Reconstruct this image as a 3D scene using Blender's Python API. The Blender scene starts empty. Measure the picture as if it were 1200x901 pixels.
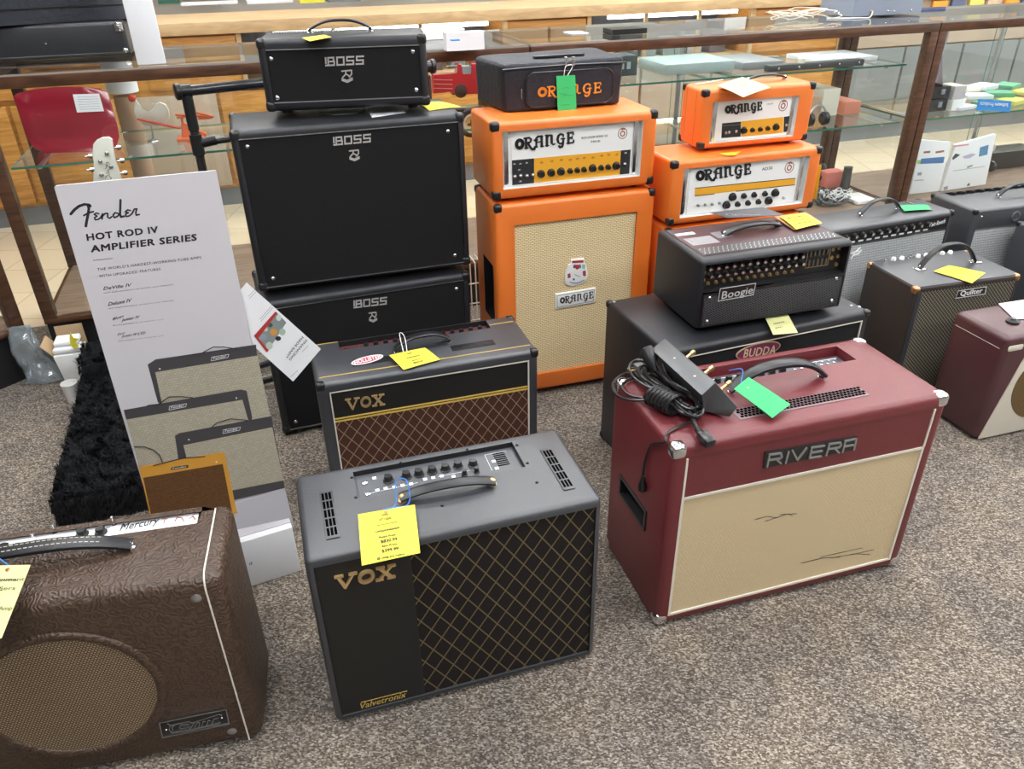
import bpy, bmesh, math, random
from mathutils import Vector, Matrix
random.seed(7)
C = bpy.context.scene.collection
SC = bpy.context.scene
PI = math.pi
# ---------------------------------------------------------------- camera
CW, CH, FPX = 1200.0, 901.0, 906.27
PITCH, ROLL, EYE = 0.525533, -0.018293, 1.441248
_f = Vector((0, math.cos(PITCH), -math.sin(PITCH))); _r = Vector((1, 0, 0)); _u = _r.cross(_f)
RR = _r*math.cos(ROLL) + _u*math.sin(ROLL); UU = -_r*math.sin(ROLL) + _u*math.cos(ROLL); FF = _f
EYEP = Vector((0, 0, EYE))
cd = bpy.data.cameras.new('camera'); cam = bpy.data.objects.new('camera', cd); C.objects.link(cam)
cd.sensor_fit = 'HORIZONTAL'; cd.sensor_width = 36.0; cd.lens = 36.0*FPX/CW
cd.clip_start = 0.05; cd.clip_end = 60
cam.matrix_world = Matrix(((RR.x, UU.x, -FF.x, 0), (RR.y, UU.y, -FF.y, 0), (RR.z, UU.z, -FF.z, EYE), (0, 0, 0, 1)))
SC.camera = cam
# ---------------------------------------------------------------- world, exposure
w = bpy.data.worlds.new('world'); SC.world = w; w.use_nodes = True
w.node_tree.nodes['Background'].inputs[0].default_value = (0.9, 0.95, 1.0, 1)
w.node_tree.nodes['Background'].inputs[1].default_value = 0.15
vs = SC.view_settings
SC.display_settings.display_device = 'sRGB'
vs.view_transform = 'Standard'; vs.look = 'None'; vs.gamma = 1.0; vs.exposure = 0.48
vs.use_curve_mapping = False
SC.cycles.transparent_max_bounces = 40
LAMP = 11.0            # emission of the ceiling troffers

# ---------------------------------------------------------------- store frame (all furniture runs parallel)
SA = math.radians(17.5); SO = Vector((-1.72, 2.70, 0))
SU = Vector((math.cos(SA), math.sin(SA), 0)); SV = Vector((-math.sin(SA), math.cos(SA), 0)); ZZ = Vector((0, 0, 1))
def S(u, v, z=0.0): return SO + SU*u + SV*v + ZZ*z
def ray(px, py): return FF*FPX + RR*(px-CW/2) - UU*(py-CH/2)
def atz(px, py, z):
    d = ray(px, py); return EYEP + d*((z-EYE)/d.z)
def atv(px, py, v):
    d = ray(px, py); t = ((SO+SV*v-EYEP).dot(SV))/d.dot(SV); return EYEP + d*t

class Plane:
    def __init__(s, P0, U, V, N=None):
        s.P0, s.U, s.V = Vector(P0), Vector(U).normalized(), Vector(V).normalized()
        s.N = Vector(N) if N else s.U.cross(s.V).normalized()
    def off(s, d): return Plane(s.P0 + s.N*d, s.U, s.V, s.N)
    def at(s, u, v, n=0.0): return s.P0 + s.U*u + s.V*v + s.N*n
    def px(s, x, y):
        d = ray(x, y); t = (s.P0-EYEP).dot(s.N)/d.dot(s.N); q = EYEP + d*t - s.P0
        return (q.dot(s.U), q.dot(s.V))

# ---------------------------------------------------------------- materials
MATS = {}
def _new(name):
    m = bpy.data.materials.new(name); m.use_nodes = True; nt = m.node_tree
    return m, nt, nt.nodes['Principled BSDF']
def lnk(nt, a, b): nt.links.new(a, b)
def nd(nt, t, **k):
    n = nt.nodes.new(t)
    for a, b in k.items(): setattr(n, a, b)
    return n
def mth(nt, op, a, b=None, c=None):
    n = nd(nt, 'ShaderNodeMath', operation=op)
    for i, x in enumerate((a, b, c)):
        if x is None: continue
        if isinstance(x, (int, float)): n.inputs[i].default_value = x
        else: lnk(nt, x, n.inputs[i])
    return n.outputs[0]
def rgb(c): return (c[0], c[1], c[2], 1)
def bump(nt, p, h, strength, dist):
    b = nd(nt, 'ShaderNodeBump'); b.inputs['Strength'].default_value = strength; b.inputs['Distance'].default_value = dist
    lnk(nt, h, b.inputs['Height']); lnk(nt, b.outputs[0], p.inputs['Normal'])
def mix(nt, fac, a, b):
    n = nd(nt, 'ShaderNodeMix', data_type='RGBA')
    if isinstance(fac, (int, float)): n.inputs[0].default_value = fac
    else: lnk(nt, fac, n.inputs[0])
    for i, x in ((6, a), (7, b)):
        if isinstance(x, tuple): n.inputs[i].default_value = rgb(x)
        else: lnk(nt, x, n.inputs[i])
    return n.outputs[2]
def plain(name, col, rough=0.5, metal=0.0, spec=0.5, bs=0, bst=0.3, bd=0.001, var=0.0, vs_=6.0, coat=0.0):
    if name in MATS: return MATS[name]
    m, nt, p = _new(name)
    p.inputs['Base Color'].default_value = rgb(col); p.inputs['Roughness'].default_value = rough
    p.inputs['Metallic'].default_value = metal; p.inputs['Specular IOR Level'].default_value = spec
    p.inputs['Coat Weight'].default_value = coat
    if bs or var:
        tc = nd(nt, 'ShaderNodeTexCoord')
        if bs:
            n = nd(nt, 'ShaderNodeTexNoise'); n.inputs['Scale'].default_value = bs; n.inputs['Detail'].default_value = 3
            lnk(nt, tc.outputs['Object'], n.inputs['Vector']); bump(nt, p, n.outputs[0], bst, bd)
        if var:
            n2 = nd(nt, 'ShaderNodeTexNoise'); n2.inputs['Scale'].default_value = vs_; n2.inputs['Detail'].default_value = 5
            lnk(nt, tc.outputs['Object'], n2.inputs['Vector'])
            lnk(nt, mix(nt, n2.outputs[0], tuple(max(0, x*(1-var)) for x in col), tuple(min(1, x*(1+var)) for x in col)), p.inputs['Base Color'])
    MATS[name] = m; return m
def sepxz(nt):
    tc = nd(nt, 'ShaderNodeTexCoord'); sx = nd(nt, 'ShaderNodeSeparateXYZ'); lnk(nt, tc.outputs['Object'], sx.inputs[0])
    return sx.outputs[0], sx.outputs[1], sx.outputs[2], tc
def diamond(name, ca, cb, cl, px_, pz_, th):
    m, nt, p = _new(name); x, y, z, tc = sepxz(nt)
    a = mth(nt, 'DIVIDE', x, px_); b = mth(nt, 'DIVIDE', z, pz_)
    def line(e): return mth(nt, 'LESS_THAN', mth(nt, 'PINGPONG', e, 0.5), th)
    l1 = line(mth(nt, 'ADD', a, b)); l2 = line(mth(nt, 'SUBTRACT', a, b))
    l = mth(nt, 'MAXIMUM', l1, l2)
    n = nd(nt, 'ShaderNodeTexNoise'); n.inputs['Scale'].default_value = 900; lnk(nt, tc.outputs['Object'], n.inputs['Vector'])
    base = mix(nt, n.outputs[0], ca, cb)
    l = mth(nt, 'MULTIPLY', l, 0.85)
    lnk(nt, mix(nt, l, base, cl), p.inputs['Base Color']); p.inputs['Roughness'].default_value = 0.85
    p.inputs['Specular IOR Level'].default_value = 0.2
    bump(nt, p, l, 0.4, 0.001); return m
def weave(name, c1, c2, cm, bw, rh, rot=0.0, rough=0.8, mortar=0.0006):
    m, nt, p = _new(name); x, y, z, tc = sepxz(nt)
    cx = nd(nt, 'ShaderNodeCombineXYZ')
    if rot:
        cs, sn = math.cos(rot), math.sin(rot)
        lnk(nt, mth(nt, 'ADD', mth(nt, 'MULTIPLY', x, cs), mth(nt, 'MULTIPLY', z, sn)), cx.inputs[0])
        lnk(nt, mth(nt, 'SUBTRACT', mth(nt, 'MULTIPLY', z, cs), mth(nt, 'MULTIPLY', x, sn)), cx.inputs[1])
    else: lnk(nt, x, cx.inputs[0]); lnk(nt, z, cx.inputs[1])
    br = nd(nt, 'ShaderNodeTexBrick'); lnk(nt, cx.outputs[0], br.inputs['Vector'])
    br.inputs['Color1'].default_value = rgb(c1); br.inputs['Color2'].default_value = rgb(c2); br.inputs['Mortar'].default_value = rgb(cm)
    br.inputs['Scale'].default_value = 1.0; br.inputs['Mortar Size'].default_value = mortar
    br.inputs['Brick Width'].default_value = bw; br.inputs['Row Height'].default_value = rh; br.inputs['Mortar Smooth'].default_value = 0.3
    lnk(nt, br.outputs[0], p.inputs['Base Color']); p.inputs['Roughness'].default_value = rough
    p.inputs['Specular IOR Level'].default_value = 0.25
    bump(nt, p, mth(nt, 'SUBTRACT', 1.0, br.outputs[1]), 0.5, 0.0008); return m
def wood(name, c1, c2, sc=(2, 14, 14), rough=0.45, axis='x'):
    m, nt, p = _new(name); tc = nd(nt, 'ShaderNodeTexCoord'); mp = nd(nt, 'ShaderNodeMapping')
    mp.inputs['Scale'].default_value = sc; lnk(nt, tc.outputs['Object'], mp.inputs[0])
    n = nd(nt, 'ShaderNodeTexNoise'); n.inputs['Scale'].default_value = 2.2; n.inputs['Detail'].default_value = 6; n.inputs['Distortion'].default_value = 1.2
    lnk(nt, mp.outputs[0], n.inputs['Vector'])
    r = nd(nt, 'ShaderNodeValToRGB'); r.color_ramp.elements[0].position = 0.35; r.color_ramp.elements[1].position = 0.68
    r.color_ramp.elements[0].color = rgb(c1); r.color_ramp.elements[1].color = rgb(c2)
    lnk(nt, n.outputs[0], r.inputs[0]); lnk(nt, r.outputs[0], p.inputs['Base Color']); p.inputs['Roughness'].default_value = rough
    bump(nt, p, n.outputs[0], 0.15, 0.001); return m
def glass(name, tint, ior=1.62):
    m, nt, p = _new(name); nt.nodes.remove(p); out = nt.nodes['Material Output']
    t = nd(nt, 'ShaderNodeBsdfTransparent'); t.inputs[0].default_value = rgb(tint)
    g = nd(nt, 'ShaderNodeBsdfGlossy'); g.inputs['Roughness'].default_value = 0.02; g.inputs[0].default_value = (0.95, 1, 0.99, 1)
    fr = nd(nt, 'ShaderNodeFresnel'); fr.inputs[0].default_value = ior; ge = nd(nt, 'ShaderNodeNewGeometry')
    mx = nd(nt, 'ShaderNodeMixShader'); lnk(nt, mth(nt, 'MULTIPLY', fr.outputs[0], mth(nt, 'SUBTRACT', 1.0, ge.outputs['Backfacing'])), mx.inputs[0]); lnk(nt, t.outputs[0], mx.inputs[1]); lnk(nt, g.outputs[0], mx.inputs[2])
    lnk(nt, mx.outputs[0], out.inputs[0]); return m
def emis(name, col, st):
    m, nt, p = _new(name); p.inputs['Base Color'].default_value = rgb(col)
    p.inputs['Emission Color'].default_value = rgb(col); p.inputs['Emission Strength'].default_value = st; return m
def carpet():
    m, nt, p = _new('carpet'); tc = nd(nt, 'ShaderNodeTexCoord')
    mp = nd(nt, 'ShaderNodeMapping'); mp.inputs['Rotation'].default_value = (0, 0, 0.6); mp.inputs['Scale'].default_value = (1.0, 1.7, 1)
    lnk(nt, tc.outputs['Object'], mp.inputs[0])
    v = nd(nt, 'ShaderNodeTexVoronoi'); v.inputs['Scale'].default_value = 215; lnk(nt, mp.outputs[0], v.inputs['Vector'])
    sc = nd(nt, 'ShaderNodeSeparateColor'); lnk(nt, v.outputs['Color'], sc.inputs[0])
    r = nd(nt, 'ShaderNodeValToRGB'); cr = r.color_ramp; cr.interpolation = 'CONSTANT'
    cols = [(0.0, (0.042, 0.033, 0.028)), (0.26, (0.130, 0.107, 0.090)), (0.50, (0.240, 0.207, 0.178)), (0.72, (0.39, 0.35, 0.308)), (0.90, (0.56, 0.515, 0.46))]
    cr.elements[0].position = 0; cr.elements[0].color = rgb(cols[0][1]); cr.elements[1].position = cols[1][0]; cr.elements[1].color = rgb(cols[1][1])
    for pos, c in cols[2:]: e = cr.elements.new(pos); e.color = rgb(c)
    lnk(nt, sc.outputs[0], r.inputs[0])
    n = nd(nt, 'ShaderNodeTexNoise'); n.inputs['Scale'].default_value = 7; n.inputs['Detail'].default_value = 4; lnk(nt, tc.outputs['Object'], n.inputs['Vector'])
    col = mix(nt, 0.34, r.outputs[0], (0.215, 0.188, 0.162))
    rr = nd(nt, 'ShaderNodeValToRGB'); rr.color_ramp.elements[0].position = 0.38; rr.color_ramp.elements[1].position = 0.62
    rr.color_ramp.elements[0].color = (0.78, 0.77, 0.77, 1); rr.color_ramp.elements[1].color = (1.0, 0.955, 0.89, 1)
    lnk(nt, n.outputs[0], rr.inputs[0])
    mm = nd(nt, 'ShaderNodeMix', data_type='RGBA', blend_type='MULTIPLY'); mm.inputs[0].default_value = 1
    lnk(nt, col, mm.inputs[6]); lnk(nt, rr.outputs[0], mm.inputs[7]); lnk(nt, mm.outputs[2], p.inputs['Base Color'])
    p.inputs['Roughness'].default_value = 0.95; p.inputs['Specular IOR Level'].default_value = 0.1
    bump(nt, p, v.outputs['Distance'], 0.6, 0.003); return m
def tile():
    m, nt, p = _new('cream_tile'); tc = nd(nt, 'ShaderNodeTexCoord')
    br = nd(nt, 'ShaderNodeTexBrick'); br.offset = 0; lnk(nt, tc.outputs['Object'], br.inputs['Vector'])
    br.inputs['Color1'].default_value = (0.62, 0.52, 0.36, 1); br.inputs['Color2'].default_value = (0.68, 0.58, 0.42, 1); br.inputs['Mortar'].default_value = (0.45, 0.37, 0.26, 1)
    br.inputs['Scale'].default_value = 1; br.inputs['Brick Width'].default_value = 0.3; br.inputs['Row Height'].default_value = 0.3; br.inputs['Mortar Size'].default_value = 0.003
    lnk(nt, br.outputs[0], p.inputs['Base Color']); p.inputs['Roughness'].default_value = 0.15; return m
def embossed():
    m, nt, p = _new('embossed_brown_vinyl'); tc = nd(nt, 'ShaderNodeTexCoord')
    n = nd(nt, 'ShaderNodeTexNoise'); n.inputs['Scale'].default_value = 26; n.inputs['Detail'].default_value = 2.0; lnk(nt, tc.outputs['Object'], n.inputs['Vector'])
    w_ = mth(nt, 'SINE', mth(nt, 'MULTIPLY', n.outputs[0], 60.0))
    n2 = nd(nt, 'ShaderNodeTexNoise'); n2.inputs['Scale'].default_value = 260; lnk(nt, tc.outputs['Object'], n2.inputs['Vector'])
    hgt = mth(nt, 'ADD', mth(nt, 'MULTIPLY', w_, 0.4), n2.outputs[0])
    lnk(nt, mix(nt, mth(nt, 'MULTIPLY_ADD', hgt, 0.45, 0.15), (0.030, 0.018, 0.012), (0.125, 0.072, 0.044)), p.inputs['Base Color'])
    p.inputs['Roughness'].default_value = 0.38; bump(nt, p, hgt, 0.7, 0.0018); return m

M = dict(
 black_tolex=plain('black_tolex', (0.015, 0.016, 0.020), 0.42, bs=420, bst=0.5, bd=0.0012),
 grey_tolex=plain('grey_black_vinyl', (0.036, 0.039, 0.046), 0.42, spec=1.0, bs=380, bst=0.45, bd=0.001),
 smooth_black=plain('smooth_black', (0.012, 0.012, 0.013), 0.4),
 panel_black=plain('panel_black', (0.010, 0.0095, 0.009), 0.55, bs=500, bst=0.2),
 plastic=plain('black_plastic', (0.015, 0.015, 0.016), 0.3),
 void=plain('dark_opening', (0.003, 0.003, 0.003), 1.0, spec=0.0),
 rubber=plain('rubber', (0.02, 0.02, 0.02), 0.6),
 brown_cab=plain('dark_brown_tolex', (0.028, 0.021, 0.018), 0.5, bs=350, bst=0.4),
 red=plain('oxblood_tolex', (0.150, 0.021, 0.026), 0.38, spec=0.6, bs=330, bst=0.5, bd=0.0012, var=0.12, vs_=9),
 burg=plain('burgundy_vinyl', (0.070, 0.022, 0.027), 0.36, spec=0.7, bs=300, bst=0.3),
 orange=plain('orange_tolex', (0.80, 0.185, 0.022), 0.42, spec=0.8, bs=330, bst=0.45, bd=0.001, var=0.06),
 chrome=plain('chrome', (0.75, 0.75, 0.76), 0.18, 1.0),
 steel=plain('brushed_steel', (0.55, 0.56, 0.58), 0.35, 1.0),
 gold=plain('gold_metal', (0.72, 0.50, 0.24), 0.38, 0.55),
 brass=plain('brass', (0.62, 0.47, 0.22), 0.3, 1.0),
 copper=plain('copper_corner', (0.60, 0.34, 0.18), 0.35, 1.0),
 white=plain('white_plastic', (0.88, 0.88, 0.86), 0.4),
 paper=plain('white_paper', (0.80, 0.81, 0.83), 0.65),
 signwhite=plain('sign_board', (0.58, 0.56, 0.59), 0.6),
 yellow=plain('yellow_card', (0.74, 0.66, 0.05), 0.6),
 paleyellow=plain('pale_yellow_card', (0.66, 0.65, 0.30), 0.6),
 green=plain('green_card', (0.035, 0.48, 0.14), 0.6),
 mint=plain('mint_paper', (0.45, 0.62, 0.55), 0.6),
 ink=plain('ink', (0.02, 0.02, 0.022), 0.6),
 tagink=plain('tag_ink', (0.07, 0.065, 0.03), 0.7),
 greenink=plain('green_tag_ink', (0.03, 0.20, 0.09), 0.7),
 cream=plain('cream_vinyl', (0.66, 0.62, 0.52), 0.45),
 piping=plain('white_piping', (0.72, 0.68, 0.58), 0.45),
 goldline=plain('gold_piping', (0.62, 0.42, 0.10), 0.4),
 orangepanel=plain('orange_panel', (0.87, 0.42, 0.03), 0.4),
 silverface=plain('silver_faceplate', (0.55, 0.55, 0.57), 0.4, 0.3),
 blue=plain('blue_string', (0.04, 0.22, 0.70), 0.5),
 nylon=plain('black_nylon', (0.012, 0.015, 0.024), 0.55, bs=60, bst=0.5, bd=0.006),
 fur=plain('black_fur', (0.005, 0.0055, 0.007), 0.75, spec=0.25),
 leather=plain('black_leather', (0.014, 0.015, 0.018), 0.35, bs=300, bst=0.3),
 card=plain('cardboard', (0.48, 0.33, 0.19), 0.8, var=0.1),
 walnut=wood('walnut_trim', (0.055, 0.024, 0.013), (0.12, 0.055, 0.028), (3, 20, 20), 0.32),
 oak=wood('orange_oak', (0.40, 0.17, 0.030), (0.62, 0.31, 0.075), (2, 3, 22), 0.4),
 lightoak=wood('light_oak', (0.44, 0.29, 0.15), (0.58, 0.41, 0.22), (2, 9, 9), 0.45),
 glass=glass('clear_glass', (0.975, 0.99, 0.985)),
 glassedge=plain('green_glass_edge', (0.03, 0.17, 0.13), 0.15),
 wheat=weave('wheat_grille', (0.86, 0.72, 0.46), (0.78, 0.64, 0.39), (0.34, 0.24, 0.14), 0.0065, 0.0032),
 orangewheat=weave('basket_grille', (0.95, 0.80, 0.50), (0.90, 0.74, 0.44), (0.46, 0.32, 0.15), 0.014, 0.0055, mortar=0.0011),
 carrcloth=weave('brown_tan_grille', (0.38, 0.29, 0.19), (0.32, 0.24, 0.15), (0.08, 0.05, 0.03), 0.0058, 0.0050, mortar=0.0011),
 silvercloth=weave('silver_grille', (0.50, 0.52, 0.52), (0.58, 0.60, 0.60), (0.20, 0.21, 0.22), 0.0060, 0.0100, mortar=0.0010),
 blackcloth=weave('black_grille', (0.012, 0.012, 0.013), (0.017, 0.017, 0.018), (0.007, 0.007, 0.008), 0.003, 0.003),
 boogiecloth=weave('black_diagonal_grille', (0.020, 0.020, 0.022), (0.030, 0.030, 0.033), (0.10, 0.10, 0.105), 0.012, 0.0052, rot=-0.6, mortar=0.0008),
 quilcloth=diamond('black_diamond_mesh', (0.012, 0.012, 0.012), (0.025, 0.023, 0.02), (0.27, 0.24, 0.18), 0.0125, 0.0125, 0.13),
 voxblack=diamond('black_diamond_cloth', (0.010, 0.008, 0.008), (0.022, 0.017, 0.016), (0.17, 0.135, 0.065), 0.040, 0.060, 0.042),
 voxbrown=diamond('brown_diamond_cloth', (0.055, 0.020, 0.014), (0.085, 0.032, 0.022), (0.30, 0.24, 0.15), 0.0355, 0.048, 0.040),
 fiddle=embossed(), carpet=carpet(), tile=tile(),
 darkwall=plain('dark_wall_paint', (0.58, 0.56, 0.54), 0.8), plank=plain('pale_plank', (0.42, 0.33, 0.25), 0.5, var=0.2, vs_=4), greyp=plain('grey_panel_board', (0.20, 0.215, 0.22), 0.5, var=0.1),
 wall=plain('wall_paint', (0.62, 0.62, 0.60), 0.8), ceil=plain('ceiling_paint', (0.75, 0.76, 0.76), 0.9),
 tube=emis('fluorescent_tube', (1.0, 0.98, 0.92), 14.0), lamp=emis('troffer_diffuser', (0.96, 0.98, 1.0), LAMP),
)
def flat(name, c, r=0.6): return plain(name, c, r)

# ---------------------------------------------------------------- mesh helpers
def quadface(bm, pts, mi=0):
    f = bm.faces.new([bm.verts.new(p) for p in pts]); f.material_index = mi; return f
def hexa(bm, P, bev=0.0, seg=2):
    """P: 8 points, bottom ring 0-3 then top ring 4-7."""
    vs = [bm.verts.new(p) for p in P]
    fs = [bm.faces.new([vs[i] for i in q]) for q in ((0, 3, 2, 1), (4, 5, 6, 7), (0, 1, 5, 4), (1, 2, 6, 5), (2, 3, 7, 6), (3, 0, 4, 7))]
    if bev > 0:
        es = list({e for f in fs for e in f.edges})
        r = bmesh.ops.bevel(bm, geom=es, offset=bev, segments=seg, profile=0.5, affect='EDGES', clamp_overlap=True)
    return fs
def box(bm, x0, x1, y0, y1, z0, z1, bev=0.0, seg=2):
    return hexa(bm, [(x0, y0, z0), (x1, y0, z0), (x1, y1, z0), (x0, y1, z0), (x0, y0, z1), (x1, y0, z1), (x1, y1, z1), (x0, y1, z1)], bev, seg)
def pbox(bm, pl, u0, u1, v0, v1, n0, n1, bev=0.0, seg=2):
    A = [pl.at(u, v, n0) for u, v in ((u0, v0), (u1, v0), (u1, v1), (u0, v1))] + [pl.at(u, v, n1) for u, v in ((u0, v0), (u1, v0), (u1, v1), (u0, v1))]
    return hexa(bm, A, bev, seg)
def cyl(bm, p0, p1, r0, r1=None, seg=14, caps=True):
    if r1 is None: r1 = r0
    p0, p1 = Vector(p0), Vector(p1); a = (p1-p0).normalized()
    t = a.orthogonal().normalized(); b = a.cross(t)
    R = [[bm.verts.new(p + (t*math.cos(2*PI*i/seg) + b*math.sin(2*PI*i/seg))*r) for i in range(seg)] for p, r in ((p0, r0), (p1, r1))]
    for i in range(seg): bm.faces.new((R[0][i], R[0][(i+1) % seg], R[1][(i+1) % seg], R[1][i]))
    if caps: bm.faces.new(R[0][::-1]); bm.faces.new(R[1])
def lathe(bm, p0, axis, prof, seg=16):
    """prof: list of (r, h) along axis from p0"""
    p0 = Vector(p0); a = Vector(axis).normalized(); t = a.orthogonal().normalized(); b = a.cross(t); rings = []
    for r, h in prof:
        rings.append([bm.verts.new(p0 + a*h + (t*math.cos(2*PI*i/seg) + b*math.sin(2*PI*i/seg))*max(r, 1e-5)) for i in range(seg)])
    for A, B in zip(rings, rings[1:]):
        for i in range(seg): bm.faces.new((A[i], A[(i+1) % seg], B[(i+1) % seg], B[i]))
    bm.faces.new(rings[0][::-1]); bm.faces.new(rings[-1])
def catmull(pts, n=6):
    P = [Vector(p) for p in pts]; P = [P[0]*2-P[1]] + P + [P[-1]*2-P[-2]]; out = []
    for i in range(1, len(P)-2):
        a, b, c, d = P[i-1:i+3]
        for k in range(n):
            t = k/n; out.append(0.5*((2*b) + (c-a)*t + (2*a-5*b+4*c-d)*t*t + (3*b-a-3*c+d)*t**3))
    out.append(P[-2]); return out
def tube(bm, pts, r, seg=7):
    P = [Vector(p) for p in pts]; prev = None; rings = []
    for i, p in enumerate(P):
        d = (P[min(i+1, len(P)-1)]-P[max(i-1, 0)]); d = d.normalized() if d.length > 1e-9 else Vector((0, 0, 1))
        n = d.orthogonal().normalized() if prev is None else (prev - d*prev.dot(d)).normalized()
        prev = n; b = d.cross(n); rr = r(i/(len(P)-1)) if callable(r) else r
        rings.append([bm.verts.new(p + (n*math.cos(2*PI*k/seg) + b*math.sin(2*PI*k/seg))*rr) for k in range(seg)])
    for A, B in zip(rings, rings[1:]):
        for i in range(seg): bm.faces.new((A[i], A[(i+1) % seg], B[(i+1) % seg], B[i]))
    bm.faces.new(rings[0][::-1]); bm.faces.new(rings[-1])
def strap(bm, pts, side, wid, thick):
    """flat strap following pts; side = width direction; wid/thick may be callables of t"""
    P = [Vector(p) for p in pts]; side = Vector(side).normalized(); rings = []
    for i, p in enumerate(P):
        d = (P[min(i+1, len(P)-1)]-P[max(i-1, 0)]).normalized(); n = side.cross(d).normalized(); t = i/(len(P)-1)
        w_ = (wid(t) if callable(wid) else wid)/2; h_ = (thick(t) if callable(thick) else thick)/2
        ring = []
        for k in range(12):
            a = 2*PI*(k+0.5)/12; c, s = math.cos(a), math.sin(a)
            c = math.copysign(abs(c)**0.55, c); s = math.copysign(abs(s)**0.7, s)
            ring.append(bm.verts.new(p + side*w_*c + n*h_*s))
        rings.append(ring)
    for A, B in zip(rings, rings[1:]):
        for i in range(12): bm.faces.new((A[i], A[(i+1) % 12], B[(i+1) % 12], B[i]))
    bm.faces.new(rings[0][::-1]); bm.faces.new(rings[-1])
def ball(bm, p, r, seg=10, sz=1.0):
    r_ = bmesh.ops.create_uvsphere(bm, u_segments=seg, v_segments=max(5, seg//2), radius=r, matrix=Matrix.Translation(Vector(p)) @ Matrix.Diagonal((1, 1, sz, 1)))
    return r_
def prism(bm, pts2, pl, n0, n1, bev=0.0):
    A = [bm.verts.new(pl.at(u, v, n0)) for u, v in pts2]; B = [bm.verts.new(pl.at(u, v, n1)) for u, v in pts2]; n = len(A)
    fs = [bm.faces.new(B), bm.faces.new(A[::-1])]
    for i in range(n): fs.append(bm.faces.new((A[i], A[(i+1) % n], B[(i+1) % n], B[i])))
    if bev: bmesh.ops.bevel(bm, geom=list(fs[0].edges), offset=bev, segments=2, profile=0.5, affect='EDGES', clamp_overlap=True)
def rrect(u0, u1, v0, v1, r, n=5):
    out = []
    for cx, cy, a0 in ((u1-r, v0+r, -PI/2), (u1-r, v1-r, 0), (u0+r, v1-r, PI/2), (u0+r, v0+r, PI)):
        for k in range(n+1): a = a0+PI/2*k/n; out.append((cx+r*math.cos(a), cy+r*math.sin(a)))
    return out
def ell(cx, cy, rx, ry, n=36, a0=0.0):
    out = []
    for k in range(n):
        a = 2*PI*k/n; x, y = rx*math.cos(a), ry*math.sin(a); out.append((cx+x*math.cos(a0)-y*math.sin(a0), cy+x*math.sin(a0)+y*math.cos(a0)))
    return out
def ring2(bm, pl, outer, inner, n0, n1):
    n = len(outer); V = [[bm.verts.new(pl.at(u, v, h)) for u, v in L] for L, h in ((outer, n0), (outer, n1), (inner, n1), (inner, n0))]
    for a in range(4):
        A, B = V[a], V[(a+1) % 4]
        for i in range(n): bm.faces.new((A[i], A[(i+1) % n], B[(i+1) % n], B[i]))
def strokes(bm, pl, lines, wd, n0, n1, square=False):
    """ribbon strokes on a plane, coordinates in plane units"""
    for L in lines:
        wl = wd
        if isinstance(L, dict): wl = L['w']; L = L['p']
        for (a, b) in zip(L, L[1:]):
            a_, b_ = Vector(a), Vector(b); d = b_-a_
            if d.length < 1e-7: continue
            d.normalize(); n = Vector((-d.y, d.x))*wl/2; e = d*wl/2 if square else d*0
            q = [a_-n-e, b_-n+e, b_+n+e, a_+n-e]; prism(bm, [(p.x, p.y) for p in q], pl, n0, n1)
        if not square and wl > 0.0012:
            for p in L: prism(bm, [(p[0]+wl/2*math.cos(k*PI/4), p[1]+wl/2*math.sin(k*PI/4)) for k in range(8)], pl, n0, n1)
def sharp(bm, ang=0.62):
    for f in bm.faces: f.smooth = True
    for e in bm.edges:
        if len(e.link_faces) == 2:
            try: e.smooth = e.calc_face_angle() < ang
            except ValueError: e.smooth = True
def obj(name, bm, mat, parent=None, world=True, smooth=True):
    """one mesh object; with world=True the bmesh is in world coordinates and is moved into the parent's frame"""
    bmesh.ops.recalc_face_normals(bm, faces=bm.faces)
    root = parent
    if parent is None:
        zs = [v.co for v in bm.verts]
        c = Vector(((min(v.x for v in zs)+max(v.x for v in zs))/2, (min(v.y for v in zs)+max(v.y for v in zs))/2, min(v.z for v in zs)))
        bmesh.ops.translate(bm, verts=bm.verts, vec=-c)
    elif world: bm.transform(wm(parent).inverted())
    if smooth: sharp(bm)
    me = bpy.data.meshes.new(name); bm.to_mesh(me); bm.free()
    for m in (mat if isinstance(mat, (list, tuple)) else [mat]): me.materials.append(m)
    o = bpy.data.objects.new(name, me); C.objects.link(o)
    if parent is not None: o.parent = parent
    else: o.location = c
    return o
def wm(o):
    m = Matrix.LocRotScale(o.location, o.rotation_euler, o.scale)
    return wm(o.parent) @ m if o.parent else m
def tag(o, label, cat, group=None):
    o['label'] = label; o['category'] = cat
    if group: o['group'] = group
    return o
def thing(name, label, cat, loc, rz=0.0, group=None):
    o = bpy.data.objects.new(name, None); C.objects.link(o); o.location = loc; o.rotation_euler = (0, 0, rz)
    o.empty_display_size = 0.05; return tag(o, label, cat, group)
def struct(name, bm, mat):
    o = obj(name, bm, mat); o['kind'] = 'structure'; return o
def lab(o, l): o['label'] = l; return o
def B(): return bmesh.new()
ORD = ['first', 'second', 'third', 'fourth', 'fifth', 'sixth', 'seventh', 'eighth', 'ninth', 'tenth', 'eleventh', 'twelfth', 'thirteenth', 'fourteenth', 'fifteenth', 'sixteenth', 'seventeenth', 'eighteenth', 'nineteenth', 'twentieth']+['twenty-%s' % x for x in ('first', 'second', 'third', 'fourth', 'fifth', 'sixth', 'seventh', 'eighth', 'ninth')]+['thirtieth']+['thirty-%s' % x for x in ('first', 'second', 'third', 'fourth', 'fifth')]
def each(A, name, pl, lines, wd, n0, n1, mat, parent=None):
    for L in lines:
        bm = B(); strokes(bm, pl, [L], wd, n0, n1); o = obj(name, bm, M[mat] if isinstance(mat, str) else mat, parent or A)
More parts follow.
